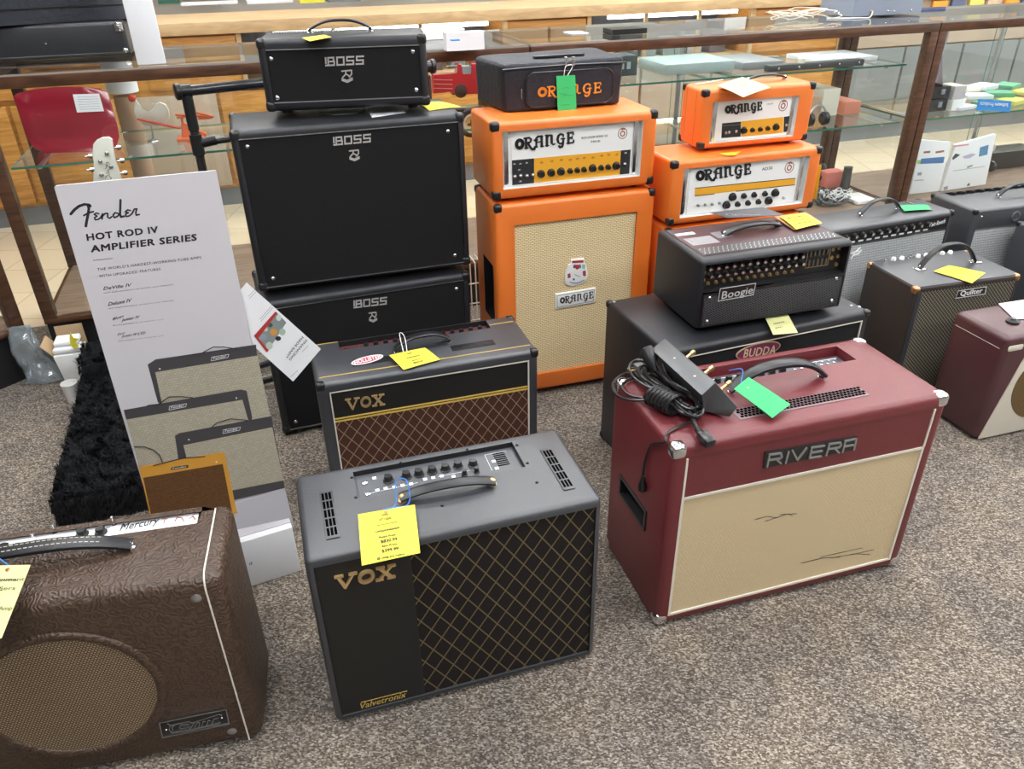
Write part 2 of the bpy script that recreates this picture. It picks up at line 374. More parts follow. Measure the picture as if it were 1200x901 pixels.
def dupchild(o, name, loc=None, parent=None):
    c = o.copy(); C.objects.link(c); c.parent = parent or o.parent
    if loc is not None: c.location = loc
    return c
# text mapped on a plane: baseline start, baseline end and cap-height point in plane coordinates
def text_bm(s, bold=0.0, spacing=1.0, lines=False):
    cu = bpy.data.curves.new('t', 'FONT'); cu.body = s; cu.size = 1.0; cu.offset = bold; cu.resolution_u = 2; cu.space_character = spacing
    o = bpy.data.objects.new('t', cu); C.objects.link(o); me = bpy.data.meshes.new_from_object(o)
    C.objects.unlink(o); bpy.data.objects.remove(o); bpy.data.curves.remove(cu)
    bm = B(); bm.from_mesh(me); bpy.data.meshes.remove(me); return bm
def text_on(bm, pl, s, b0, b1, t0, n=0.0006, bold=0.0, spacing=1.0):
    tb = text_bm(s, 0.0, spacing)
    if not tb.verts: return
    k_ = bold*1.3
    if k_:
        tb2 = tb.copy(); me_ = bpy.data.meshes.new('q'); tb2.to_mesh(me_); tb2.free()
        for dx, dy, dz in ((k_, 0, .0001), (0, k_, .0002), (k_, k_, .0003)):
            n0_ = len(tb.verts); tb.from_mesh(me_); tb.verts.ensure_lookup_table()
            for v in tb.verts[n0_:]: v.co.x += dx; v.co.y += dy; v.co.z += dz
        bpy.data.meshes.remove(me_)
    x0 = min(v.co.x for v in tb.verts); x1 = max(v.co.x for v in tb.verts)
    b0, b1, t0 = Vector(b0), Vector(b1), Vector(t0); ax = (b1-b0); ay = (t0-b0); mp = {}
    for v in tb.verts:
        q = b0 + ax*((v.co.x-x0)/(x1-x0)) + ay*(v.co.y/0.73); mp[v] = bm.verts.new(pl.at(q.x, q.y, n+v.co.z))
    for f in tb.faces:
        try: bm.faces.new([mp[v] for v in f.verts])
        except ValueError: pass
    tb.free()
def text_px(bm, pl, s, p0, p1, pt, n=0.0006, bold=0.0, spacing=1.0):
    text_on(bm, pl, s, pl.px(*p0), pl.px(*p1), pl.px(*pt), n, bold, spacing)
def px_lines(pl, lines, ox, oy, sc):
    return [[pl.px(ox + x/sc, oy + y/sc) for x, y in L] for L in lines]

# ---------------------------------------------------------------- amplifier cabinet
class Amp:
    def __init__(s, name, label, cat, b, bev=0.012, shell='black_tolex', punches=(), mats=None, foot=0.0, group=None, sharpback=False):
        x, y, a, w_, d, h, z0 = b; s.w, s.d, s.h = w_, d, h
        s.root = thing(name, label, cat, (x, y, z0), a, group)
        U = Vector((math.cos(a), math.sin(a), 0)); V = Vector((-math.sin(a), math.cos(a), 0)); P = Vector((x, y, z0)); s.U, s.V = U, V
        s.F = Plane(P, U, ZZ, -V); s.T = Plane(P+ZZ*h, U, V, ZZ); s.L = Plane(P, V, ZZ, -U); s.R = Plane(P+U*w_, V, ZZ, U)
        bm = B(); box(bm, 0, w_, 0, d, foot, h, bev, 3)
        for (axis, rect, dep, mi) in punches: s.punch(bm, axis, rect, dep, mi)
        m = mats or [M[shell]]
        s.shell = obj('cabinet', bm, m, s.root, world=False)
        if foot:
            fb = B()
            for i, (fx, fy) in enumerate(((0.05, 0.05), (w_-0.05, 0.05), (0.05, d-0.05), (w_-0.05, d-0.05))):
                fm = B(); cyl(fm, (fx, fy, 0), (fx, fy, foot+0.004), 0.014, 0.017, 12); obj('foot', fm, M['rubber'], s.root, world=False)
    def punch(s, bm, axis, rect, dep, mi):
        k = {'F': (1, -1), 'T': (2, 1), 'L': (0, -1)}[axis]
        bm.faces.ensure_lookup_table(); bm.normal_update()
        fs = [f for f in bm.faces if f.normal[k[0]]*k[1] > 0.99]; f = max(fs, key=lambda q: q.calc_area())
        vs_ = list(f.verts); bm.faces.remove(f); u0, u1, v0, v1 = rect
        lvl = vs_[0].co[k[0]]
        def mk(u, v, n):
            if axis == 'F': return (u, lvl + n, v)
            if axis == 'T': return (u, v, lvl - n)
            return (lvl + n, u, v)
        def uv(co): return (co.x, co.z) if axis == 'F' else ((co.x, co.y) if axis == 'T' else (co.y, co.z))
        cu = sum(uv(v.co)[0] for v in vs_)/4; cv = sum(uv(v.co)[1] for v in vs_)/4
        front, back = [], []
        for v in vs_:
            a, b_ = uv(v.co); uu = u0 if a < cu else u1; vv = v0 if b_ < cv else v1
            front.append(bm.verts.new(mk(uu, vv, 0))); back.append(bm.verts.new(mk(uu, vv, dep)))
        n = len(vs_)
        for i in range(n):
            j = (i+1) % n
            bm.faces.new((vs_[i], vs_[j], front[j], front[i]))
            g = bm.faces.new((front[i], front[j], back[j], back[i])); g.material_index = mi
        g = bm.faces.new(back); g.material_index = mi
    def add(s, name, bm, mat, parent=None, label=None):
        o = obj(name, bm, M[mat] if isinstance(mat, str) else mat, parent or s.root)
        if label: o['label'] = label
        return o
    def plate(s, name, pl, u0, u1, v0, v1, n0, n1, mat, bev=0.0, label=None, parent=None):
        bm = B(); pbox(bm, pl, u0, u1, v0, v1, n0, n1, bev); return s.add(name, bm, mat, parent, label)
    def screws(s, pl, pts, r=0.007, mat='chrome', name='screw', n=0.0):
        for u, v in pts:
            bm = B(); lathe(bm, pl.at(u, v, n-0.001), pl.N, [(r, 0), (r, 0.0015), (r*0.7, 0.0035), (r*0.2, 0.0042)], 12); s.add(name, bm, mat)
    def corners(s, which, c=0.032, mat='plastic', e=0.0018, bev=0.011, foot=0.0):
        for k in which:
            x0 = -e if 'L' in k else s.w-c; y0 = -e if 'F' in k else s.d-c; z0 = (foot-e*0.5) if 'B' == k[0] else s.h-c
            bm = B(); P = s.root; box(bm, x0, x0+c+e, y0, y0+c+e, z0, z0+c+e, bev, 3)
            obj('corner_protector', bm, M[mat], s.root, world=False)
    def handle(s, p0, p1, height=0.035, wid=0.025, thick=0.010, cap='chrome', mat='leather', stitch=False, label=None, swell=0.0):
        """strap handle on the top face between plane points p0 and p1"""
        a, b_ = Vector(p0), Vector(p1); pts = []; d = (b_-a); n = 14
        for i in range(n+1):
            t = i/n; q = a + d*t; pts.append(s.T.at(q.x, q.y, 0.008 + height*(1-abs(2*t-1)**2.6)))
        side = (s.T.U*(-d.y) + s.T.V*d.x).normalized()
        bm = B(); strap(bm, pts, side, lambda t: wid*(1+swell*math.sin(PI*t)), lambda t: thick*(1+swell*math.sin(PI*t)))
        h = s.add('handle', bm, mat, label=label)
        if stitch:
            for sd in (-1, 1):
                sb = B()
                for i in range(26):
                    t = 0.14+0.72*i/26; t2 = t+0.018
                    def pp(tt):
                        q = a+d*tt; return s.T.at(q.x, q.y, 0.008+height*(1-abs(2*tt-1)**2.6)+thick*0.5*(1+swell*math.sin(PI*tt))) + side*sd*wid*0.22
                    tube(sb, [pp(t), pp(t2)], 0.0008, 4)
                obj('stitching', sb, M['piping'], h)
        for q, sg in ((a, 1), (b_, -1)):
            dd = d.normalized()*sg; cb = B(); e = 0.014
            lathe(cb, s.T.at(q.x+dd.x*0.004, q.y+dd.y*0.004, -0.001), ZZ, [(0.009, 0), (0.009, 0.004), (0.005, 0.006), (0.005, 0.011), (0.007, 0.013), (0.004, 0.016)], 12)
            s.add('handle_mount', cb, cap)
        return h
def knob_set(A, pl, pts, r=0.008, hgt=0.012, mat='plastic', n=0.0, skirt=None, rot=0.6, name='knob'):
    """every knob an object of its own, sharing one mesh"""
    first = None
    for i, (u, v) in enumerate(pts):
        P = pl.at(u, v, n)
        if first is None:
            bm = B()
            prof = [(r*1.25, 0), (r*1.25, hgt*0.12), (r, hgt*0.22), (r*0.92, hgt*0.85), (r*0.8, hgt)] if skirt is None else [(r*1.4, 0), (r*1.3, hgt*0.2), (r, hgt*0.3), (r*0.9, hgt*0.9), (r*0.7, hgt)]
            lathe(bm, P, pl.N, prof, 14)
            pu = pl.U*math.cos(rot)+pl.V*math.sin(rot); q = Plane(P, pu, pl.N.cross(pu), pl.N)
            pbox(bm, q, r*0.25, r*0.95, -r*0.09, r*0.09, hgt*0.8, hgt*1.04)
            inv = wm(A.root).inverted(); bm.transform(inv)
            lp = inv @ P; bmesh.ops.translate(bm, verts=bm.verts, vec=-lp)
            bmesh.ops.recalc_face_normals(bm, faces=bm.faces); sharp(bm)
            me = bpy.data.meshes.new('knob'); bm.to_mesh(me); bm.free(); me.materials.append(M[mat]); first = me
        o = bpy.data.objects.new(name, first); C.objects.link(o); o.parent = A.root; o.location = wm(A.root).inverted() @ P
# sheets of paper and card from four world points (in order around the sheet)
def sheet(bm, Q, t=0.0007, sag=0.0, n=6, lift=0.0):
    a, b_, c, d = [Vector(q) for q in Q]; nn = (b_-a).cross(d-a).normalized()
    if nn.z < 0 and abs(nn.z) > 0.2: nn = -nn
    G = [[], []]
    for L in (0, 1):
        for i in range(n+1):
            row = []
            for j in range(n+1):
                s_, r_ = i/n, j/n; p = (a*(1-s_)+b_*s_)*(1-r_) + (d*(1-s_)+c*s_)*r_
                row.append(bm.verts.new(p + nn*(sag*math.sin(PI*s_)*0.5 + sag*math.sin(PI*r_)*0.5 + L*t)))
            G[L].append(row)
    for i in range(n):
        for j in range(n):
            bm.faces.new((G[1][i][j], G[1][i+1][j], G[1][i+1][j+1], G[1][i][j+1])); bm.faces.new((G[0][i][j], G[0][i][j+1], G[0][i+1][j+1], G[0][i+1][j]))
    for L in ([G[0][i][0] for i in range(n+1)], [G[0][n][j] for j in range(n+1)], [G[0][i][n] for i in range(n, -1, -1)], [G[0][0][j] for j in range(n, -1, -1)]): pass
    for i in range(n):
        for (p, q) in (((i, 0), (i+1, 0)), ((i, n), (i+1, n)), ((0, i), (0, i+1)), ((n, i), (n, i+1))):
            bm.faces.new((G[0][p[0]][p[1]], G[0][q[0]][q[1]], G[1][q[0]][q[1]], G[1][p[0]][p[1]]))
    return nn
def card(name, label, cat, Q, mat, texts=(), ink='tagink', sag=0.0, group=None, string=None, hole=None, t=0.0008, stringmat='blue'):
    """a price card: Q = four world points tl,tr,br,bl; texts = (string, u0,u1 (0..1 across), v baseline (0..1 down), height m)"""
    Q = [Vector(q) for q in Q]; c = sum(Q, Vector())/4
    r = thing(name, label, cat, (c.x, c.y, min(q.z for q in Q)), 0, group)
    bm = B(); nn = sheet(bm, Q, t, sag); obj('card', bm, M[mat], r)
    tl, tr, br, bl = Q; W_ = (tr-tl).length; H_ = (bl-tl).length; U = (tr-tl).normalized(); D = (bl-tl).normalized(); N = nn
    pl = Plane(tl, U, -D, N)
    if texts:
        tb = B()
        for (s, u0, u1, v, hh) in texts:
            text_on(tb, pl, s, (u0*W_, -v*H_), (u1*W_, -v*H_), (u0*W_, -v*H_+hh), t+0.0004+abs(sag), 0.05)
        obj('writing', tb, M[ink], r, smooth=False)
    if hole:
        hb = B(); q = tl + U*W_*hole[0] + D*H_*hole[1]; lathe(hb, q, N, [(0.004, 0), (0.004, t+0.0006), (0.002, t+0.0008)], 12); obj('eyelet', hb, M['copper'], r)
    if string:
        sb = B(); tube(sb, catmull(string, 6), 0.0012, 5); obj('string', sb, M[stringmat], r)
    return r
# lettering shapes
def ring_pts(cx, cy, rx, ry, n=16): return [(cx+rx*math.cos(2*PI*k/n), cy+ry*math.sin(2*PI*k/n)) for k in range(n+1)]
ORANGE = [
 {'w': .24, 'p': ring_pts(.48, .42, .30, .34)},
 {'w': .17, 'p': [(1.08, 0), (1.08, .85)]}, {'w': .12, 'p': [(.92, .86), (1.4, .88), (1.58, .72), (1.5, .5), (1.12, .44)]}, {'w': .16, 'p': [(1.25, .44), (1.42, .12), (1.6, -.14), (1.85, -.16), (1.9, 0)]}, {'w': .08, 'p': [(.95, .0), (1.25, .0)]},
 {'w': .13, 'p': [(2.02, .0), (2.06, .45), (2.0, .7), (2.2, .9), (2.62, .88)]}, {'w': .17, 'p': [(2.55, .88), (2.55, 0)]}, {'w': .08, 'p': [(2.05, .42), (2.6, .42)]}, {'w': .1, 'p': [(1.85, .62), (2.0, .5), (2.15, .62)]}, {'w': .08, 'p': [(1.92, .0), (2.15, .0)]}, {'w': .08, 'p': [(2.45, .0), (2.72, .0)]},
 {'w': .17, 'p': [(3.05, .0), (3.05, .9)]}, {'w': .12, 'p': [(3.05, .72), (3.25, .9), (3.5, .86)]}, {'w': .17, 'p': [(3.5, .84), (3.5, .2)]}, {'w': .1, 'p': [(3.5, .2), (3.62, .03), (3.78, .08)]}, {'w': .08, 'p': [(2.92, .0), (3.2, .0)]}, {'w': .09, 'p': [(2.9, .9), (3.1, .9)]},
 {'w': .17, 'p': [(4.12, .2), (4.05, .48), (4.15, .76)]}, {'w': .12, 'p': [(4.15, .76), (4.35, .9), (4.6, .82)]}, {'w': .12, 'p': [(4.1, .2), (4.3, .03), (4.55, .1)]}, {'w': .15, 'p': [(4.62, .46), (4.58, .0), (4.5, -.22), (4.28, -.28), (4.2, -.16)]}, {'w': .08, 'p': [(4.4, .46), (4.75, .46)]}, {'w': .1, 'p': [(4.6, .82), (4.62, .66)]},
 {'w': .17, 'p': [(5.1, .0), (5.1, .9)]}, {'w': .1, 'p': [(4.98, .9), (5.55, .92), (5.56, .72)]}, {'w': .1, 'p': [(5.1, .46), (5.45, .48)]}, {'w': .1, 'p': [(4.98, .0), (5.58, .02), (5.6, .22)]}, {'w': .07, 'p': [(5.46, .36), (5.46, .6)]},
]
VOX = [
 {'w': .17, 'p': [(.12, .92), (.48, .08)]}, {'w': .10, 'p': [(.5, .08), (.86, .92)]}, {'w': .11, 'p': [(-.02, .93), (.34, .93)]}, {'w': .11, 'p': [(.68, .93), (1.02, .93)]},
 {'w': .17, 'p': ring_pts(1.52, .5, .34, .38)},
 {'w': .18, 'p': [(2.2, .9), (2.78, .1)]}, {'w': .10, 'p': [(2.76, .9), (2.2, .1)]}, {'w': .11, 'p': [(2.04, .93), (2.4, .93)]}, {'w': .11, 'p': [(2.6, .93), (2.94, .93)]}, {'w': .11, 'p': [(2.04, .07), (2.36, .07)]}, {'w': .11, 'p': [(2.62, .07), (2.96, .07)]},
]
BOSS = [
 {'w': .17, 'p': [(.0, .92), (.0, .35)]}, {'w': .17, 'p': [(.0, .08), (.9, .08)]}, {'w': .17, 'p': [(.28, .92), (.9, .92)]}, {'w': .17, 'p': [(.28, .92), (.28, .08)]}, {'w': .17, 'p': [(.28, .5), (.98, .5)]}, {'w': .17, 'p': [(.92, .92), (.92, .6)]}, {'w': .17, 'p': [(.98, .5), (.98, .08)]},
 {'w': .17, 'p': [(1.32, .08), (1.32, .92), (2.1, .92), (2.1, .08), (1.32, .08)]},
 {'w': .17, 'p': [(3.25, .92), (2.48, .92), (2.48, .5), (3.22, .5), (3.22, .08), (2.42, .08)]},
 {'w': .17, 'p': [(4.4, .92), (3.62, .92), (3.62, .5), (4.36, .5), (4.36, .08), (3.56, .08)]},
]
KATANA = [[(.0, .97), (.95, 1.0), (.95, .62), (.7, .36)], [(.40, .97), (.38, .66), (.05, .34)], [(.38, .7), (.8, .38)], [(.0, .22), (.5, .02), (1.0, .24)], [(.0, .08), (.5, -.14), (1.0, .08)]]
def mapped(L, b0, b1, t0, wx):
    """scale unit lettering (x 0..wx, y 0..1) to a parallelogram given in plane coordinates"""
    b0, b1, t0 = Vector(b0), Vector(b1), Vector(t0); ax = (b1-b0)/wx; ay = (t0-b0); s = (ax.length*ay.length)**0.5; out = []
    for l in L:
        pts = l['p'] if isinstance(l, dict) else l
        q = [tuple(b0+ax*x+ay*y) for x, y in pts]
        out.append({'w': l['w']*s, 'p': q} if isinstance(l, dict) else q)
    return out
def letter(A, name, pl, L, p0, p1, pt, wx, n0, n1, mat, wd=0.002, label=None, sq=False, parent=None):
    bm = B(); strokes(bm, pl, mapped([dict(p=l['p'], w=l['w']*1.25) for l in L] if L is ORANGE else L, pl.px(*p0), pl.px(*p1), pl.px(*pt), wx), wd, n0, n1, sq); return A.add(name, bm, mat, parent, label)
# ================================================================ setting
RW = dict(u0=-5.0, u1=10.0, v0=-8.0, v1=5.2, h=2.95)
STORE = Plane(SO, SU, SV, ZZ)
def sbox(bm, u0, u1, v0, v1, z0, z1, bev=0.0, seg=2): return pbox(bm, STORE, u0, u1, v0, v1, z0, z1, bev, seg)
bm = B(); sbox(bm, RW['u0'], RW['u1'], RW['v0'], 0.45, -0.05, 0.0); fl = struct('floor', bm, M['carpet'])
bm = B(); sbox(bm, RW['u0'], RW['u1'], 0.45, RW['v1'], -0.05, 0.0); fl2 = struct('floor', bm, M['tile']); lab(fl2, 'cream tiled floor behind the display cases')
bm = B(); sbox(bm, RW['u0'], RW['u1'], RW['v0'], RW['v1'], RW['h'], RW['h']+0.05); struct('ceiling', bm, M['ceil'])
bm = B(); sbox(bm, RW['u0'], RW['u1'], RW['v1'], RW['v1']+0.1, 0, RW['h']); struct('wall_back', bm, M['wall'])
bm = B(); sbox(bm, RW['u0'], RW['u1'], RW['v0']-0.1, RW['v0'], 0, RW['h']); struct('wall_front', bm, M['darkwall'])
bm = B(); sbox(bm, RW['u0']-0.1, RW['u0'], RW['v0'], RW['v1'], 0, RW['h']); struct('wall_left', bm, M['darkwall'])
bm = B(); sbox(bm, RW['u1'], RW['u1']+0.1, RW['v0'], RW['v1'], 0, RW['h']); struct('wall_right', bm, M['wall'])
first = None
for iu in range(5):
    for iv in range(5):
        u, v = 0.2+iu*2.1, -4.2+iv*1.7
        q = S(u, v, RW['h'])
        if first is None:
            r = thing('ceiling_light', 'white recessed fluorescent ceiling light above the shop floor', 'ceiling light', q, SA, 'fluorescent ceiling lights')
            fb = B(); box(fb, -0.62, 0.62, -0.32, 0.32, -0.03, 0.0); obj('light_frame', fb, M['white'], r, world=False)
            fb = B(); box(fb, -0.6, 0.6, -0.3, 0.3, -0.036, -0.031); obj('diffuser', fb, M['lamp'], r, world=False)
            first = r
        else:
            r = first.copy(); C.objects.link(r); r.location = q
            for ch in list(first.children):
                c = ch.copy(); C.objects.link(c); c.parent = r

# ---------------------------------------------------------------- display cases
def slab_glass(name, bm_args, parent, label=None):
    bm = B(); fs = sbox(bm, *bm_args)
    dims = (abs(bm_args[1]-bm_args[0]), abs(bm_args[3]-bm_args[2]), abs(bm_args[5]-bm_args[4])); k = dims.index(min(dims)); ax = (SU, SV, ZZ)[k]
    bm.normal_update()
    for f in bm.faces: f.material_index = 0 if abs(f.normal.dot(ax)) > 0.9 else 1
    o = obj(name, bm, [M['glass'], M['glassedge']], parent, smooth=False)
    if label: o['label'] = label
    return o
M['topedge'] = plain('worn_glass_edge', (.30, .27, .24), .3)
def display_case(u0, u1, label, shelves, deck_mat='walnut', back=True):
    r = thing('display_case', label, 'display case', S(u0, 0, 0), SA, 'glass display cases')
    def pt(name, a, mat, bev=0.0):
        bm = B(); sbox(bm, *a, bev); return obj(name, bm, M[mat], r)
    D = 0.62
    pt('base', (u0+0.004, u1-0.004, 0.012, D, 0, 0.185), 'smooth_black')
    pt('sill', (u0, u1, 0, D, 0.185, 0.205), 'walnut', 0.003)
    pt('deck', (u0+0.02, u1-0.02, 0.02, D-0.02, 0.205, 0.212), 'deck')
    for v0, v1 in ((0.0, 0.045), (D-0.045, D)): 
        for a, b_ in ((u0, u0+0.045), (u1-0.045, u1)): pt('post', (a, b_, v0, v1, 0.205, 1.03), 'walnut', 0.003)
    pt('top_rail', (u0, u1, 0.0, 0.05, 1.028, 1.066), 'walnut', 0.003)
    pt('top_rail', (u0, u1, D-0.05, D, 1.028, 1.066), 'walnut', 0.003)
    pt('side_rail', (u0, u0+0.045, 0.05, D-0.05, 1.028, 1.066), 'walnut'); pt('side_rail', (u1-0.045, u1, 0.05, D-0.05, 1.028, 1.066), 'walnut')
    gt_ = slab_glass('glass_top', (u0+0.003, u1-0.003, 0.004, D-0.004, 1.066, 1.072), r); gt_.data.materials[1] = M['topedge']
    slab_glass('front_pane', (u0+0.045, u1-0.045, 0.016, 0.021, 0.205, 1.03), r)
    if back:
        mid = (u0+u1)/2
        slab_glass('sliding_door', (u0+0.045, mid+0.03, D-0.03, D-0.025, 0.21, 1.03), r)
        slab_glass('sliding_door', (mid-0.03, u1-0.045, D-0.02, D-0.015, 0.21, 1.03), r)
    for z, v0, v1 in shelves:
        for a, b_ in ((u0+0.05, (u0+u1)/2-0.003), ((u0+u1)/2+0.003, u1-0.05)):
            slab_glass('glass_shelf', (a, b_, v0, v1, z, z+0.008), r)
            for uu in (a+0.08, b_-0.08):
                bm = B(); sbox(bm, uu-0.006, uu+0.006, v0+0.03, D-0.03, z-0.012, z-0.002); obj('shelf_bracket', bm, M['steel'], r)
    bm = B(); sbox(bm, (u0+u1)/2-0.012, (u0+u1)/2+0.012, D-0.034, D-0.03, 0.21, 1.03); obj('shelf_standard', bm, M['steel'], r)
    return r
M['deck'] = wood('deck_board', (0.20, 0.13, 0.09), (0.32, 0.22, 0.16), (2, 10, 10), 0.4)
case_a = display_case(-0.06, 1.90, 'glass display case with walnut trim holding the red board, behind the white sign', [(0.757, 0.05, 0.56)])
case_b = display_case(1.905, 3.895, 'walnut trimmed glass display case behind the orange amplifiers, holding tangled cables', [(0.875, 0.1, 0.56), (0.615, 0.06, 0.56)])
case_c = display_case(3.90, 5.95, 'glass display case with walnut trim holding leaflets, at the far right', [(0.615, 0.06, 0.56)])
# the angled case at the far left
ANG = math.radians(57)
def angled():
    P0 = S(-0.11, -0.02, 0); U = Vector((math.cos(ANG), math.sin(ANG), 0)); V = Vector((-U.y, U.x, 0)); P0 = P0 - U*1.5
    r = thing('display_case', 'glass display case with walnut trim set at an angle at the far left', 'display case', P0, ANG, 'glass display cases')
    pl = Plane(P0, U, V, ZZ)
    def pt(name, a, mat, bev=0.0):
        bm = B(); pbox(bm, pl, *a, bev); return obj(name, bm, M[mat], r)
    L = 1.49; D = 0.55
    pt('base', (0.004, L-0.004, 0.012, D, 0, 0.185), 'smooth_black'); pt('sill', (0, L, 0, D, 0.185, 0.205), 'walnut', 0.003); pt('deck', (0.02, L-0.02, 0.02, D-0.02, 0.205, 0.212), 'deck')
    for a in (0, L-0.045):
        pt('post', (a, a+0.045, 0, 0.045, 0.205, 1.03), 'walnut', 0.003); pt('post', (a, a+0.045, D-0.045, D, 0.205, 1.03), 'walnut', 0.003)
    pt('top_rail', (0, L, 0, 0.05, 1.028, 1.066), 'walnut', 0.003); pt('top_rail', (0, L, D-0.05, D, 1.028, 1.066), 'walnut', 0.003)
    for nm, a in (('glass_top', (0.003, L-0.003, 0.004, D-0.004, 1.066, 1.072)), ('front_pane', (0.045, L-0.045, 0.016, 0.021, 0.205, 1.03)), ('glass_shelf', (0.05, L-0.05, 0.05, D-0.05, 0.757, 0.765))):
        bm = B(); pbox(bm, pl, *a); obj(nm, bm, M['glass'], r, smooth=False)
angled()

# ---------------------------------------------------------------- rear oak counter
def rear_counter():
    r = thing('service_counter', 'long oak service counter with lit glass sections behind the display cases', 'counter', S(-3.2, 2.0, 0), SA)
    def pt(name, a, mat, bev=0.0, par=None):
        bm = B(); sbox(bm, *a, bev); return obj(name, bm, M[mat], par or r)
    u0, u1 = -3.2, 9.0
    M['toe'] = plain('grey_toe_kick', (0.16, 0.17, 0.18), 0.6); M['dull'] = plain('dark_showcase_interior', (0.10, 0.11, 0.14), 0.6)
    pt('toe_kick', (u0, u1, 2.03, 2.6, 0, 0.11), 'toe')
    pt('body', (u0, u1, 2.03, 2.6, 0.11, 0.68), 'oak'); pt('back_board', (u0, u1, 2.45, 2.6, 0.68, 0.985), 'dull')
    pt('top_slab', (u0, u1, 1.98, 2.66, 0.985, 1.05), 'lightoak', 0.004)
    u = u0
    while u < u1-0.5:                                   # lower doors, one part each
        d = pt('door', (u+0.01, u+0.54, 2.0, 2.03, 0.13, 0.67), 'oak' if ((u < 2.7 and not 0.05 < u < 0.2) or 4.2 < u < 4.9) else ('plank' if u < 4.2 else 'greyp'), 0.004); u += 0.55
    for a, b_, kind in ((-3.2, 0.84, 'd'), (2.42, 3.02, 'd'), (4.22, 5.0, 'd'), (5.0, 9.0, 'w'), (0.84, 2.42, 'g'), (3.02, 4.22, 'g')):
        if kind == 'w':
            pt('upper_panel', (a, b_, 2.01, 2.45, 0.68, 0.985), 'plank')
        elif kind == 'd':
            pt('upper_carcass', (a, b_, 2.03, 2.45, 0.68, 0.985), 'oak')
            n = max(1, round((b_-a)/0.55)); s = (b_-a)/n
            for i in range(n):
                for z0, z1 in ((0.70, 0.835), (0.85, 0.975)):
                    dr = pt('drawer', (a+i*s+0.03, a+(i+1)*s-0.03, 2.012, 2.03, z0, z1), 'oak', 0.004)
            pt('stile', (a, a+0.028, 2.0, 2.03, 0.68, 0.985), 'lightoak'); pt('stile', (b_-0.028, b_, 2.0, 2.03, 0.68, 0.985), 'lightoak')
        else:
            pt('showcase_floor', (a, b_, 2.0, 2.45, 0.68, 0.70), 'lightoak')
            slab_glass('showcase_pane', (a+0.01, b_-0.01, 2.005, 2.010, 0.70, 0.985), r)
            pt('light_tube', (a+0.15, b_-0.08, 2.06, 2.085, 0.955, 0.975), 'tube')
            n = 3
            for i in range(1, n): pt('divider', (a+(b_-a)*i/n-0.012, a+(b_-a)*i/n+0.012, 2.01, 2.03, 0.70, 0.985), 'lightoak')
rear_counter()
def solo(name, label, cat, build, mat, group=None):
    bm = B(); build(bm); o = obj(name, bm, mat if not isinstance(mat, str) else M[mat]); return tag(o, label, cat, group)
# wares inside the lit sections of the rear counter
rnd = random.Random(3)
k = 0
for a, b_ in ((0.95, 2.35), (3.1, 4.15)):
    u = a
    while u < b_-0.12:
        w_ = rnd.uniform(0.07, 0.15); h_ = rnd.uniform(0.06, 0.19); c = rnd.choice([(0.08, 0.09, 0.11), (0.35, 0.36, 0.38), (0.12, 0.10, 0.14), (0.20, 0.26, 0.30), (0.5, 0.5, 0.48)])
        nm = '%.2f' % c[0]
        names = {0.08: 'black', 0.35: 'grey', 0.12: 'dark purple', 0.20: 'slate blue', 0.5: 'pale grey'}
        o = solo('pedal_box', '%s boxed pedal, %s of the row in the lit rear counter' % (names[c[0]], ORD[k]), 'box',
                 lambda bm: sbox(bm, u, u+w_, 2.12, 2.26, 0.701, 0.701+h_, 0.003), flat('box_'+nm, c), 'boxed pedals in the rear counter')
        u += w_+rnd.uniform(0.02, 0.07); k += 1
# boxes on the wall shelf above and behind the rear counter (they mirror in the glass top of the cases)
def wall_shelf():
    r = thing('wall_shelf', 'long white wall shelf behind the rear counter', 'shelf', S(-2.5, 4.7, 1.18), SA)
    bm = B(); sbox(bm, -2.5, 8.5, 4.7, 5.19, 1.18, 1.21); obj('board', bm, M['lightoak'], r)
    for i in range(8):
        bm = B(); sbox(bm, -2.3+i*1.5, -2.27+i*1.5, 4.75, 5.19, 0.95, 1.18); obj('bracket', bm, M['steel'], r)
wall_shelf()
u = -2.4; i = 0
cols = [('cardboard', M['card']), ('cardboard', M['card']), ('green', flat('box_green', (0.10, 0.42, 0.16))), ('cardboard', M['card']), ('blue', flat('box_blue', (0.05, 0.11, 0.35))), ('white', M['white']), ('cardboard', M['card'])]
while u < 8.2:
    w_ = rnd.uniform(0.25, 0.5); h_ = rnd.uniform(0.22, 0.42); nm, mt = cols[i % 7]
    solo('carton', '%s carton, %s from the left on the wall shelf' % (nm, ORD[i]), 'box', lambda bm: sbox(bm, u, u+w_, 4.75, 5.1, 1.211, 1.211+h_, 0.004), mt, 'cartons on the wall shelf, %s' % nm)
    u += w_+0.03; i += 1
# papers and wares lying on the rear counter
PZ = 1.0505
def flatpaper(px0, py, wpx, label, mat='paper', z=PZ, name='paper_sheet', cat='paper', d=0.2, th=0.004, group=None):
    a = atz(px0, py, z); b_ = atz(px0+wpx, py, z); L = (b_-a).length
    st = Plane(a, SU, SV, ZZ)
    return solo(name, label, cat, lambda bm: pbox(bm, st, 0, L, 0, d, 0.0006, th, 0.0), mat, group)
flatpaper(212, 7, 58, 'white paper stack on the rear counter, leftmost of the papers', th=0.012)
flatpaper(290, 5, 48, 'white paper stack on the rear counter beside the yellow folder', th=0.02)
flatpaper(352, 4, 26, 'yellow folder lying on the rear counter', 'yellow', th=0.03, name='folder', cat='folder')
flatpaper(385, 3, 35, 'dark grey tray on the rear counter right of the yellow folder', 'toe', th=0.03, name='tray', cat='tray')
flatpaper(186, 5, 20, 'dark green box at the left end of the papers on the rear counter', flat('box_dkgreen', (0.03, 0.12, 0.08)), th=0.05, name='small_box', cat='box')

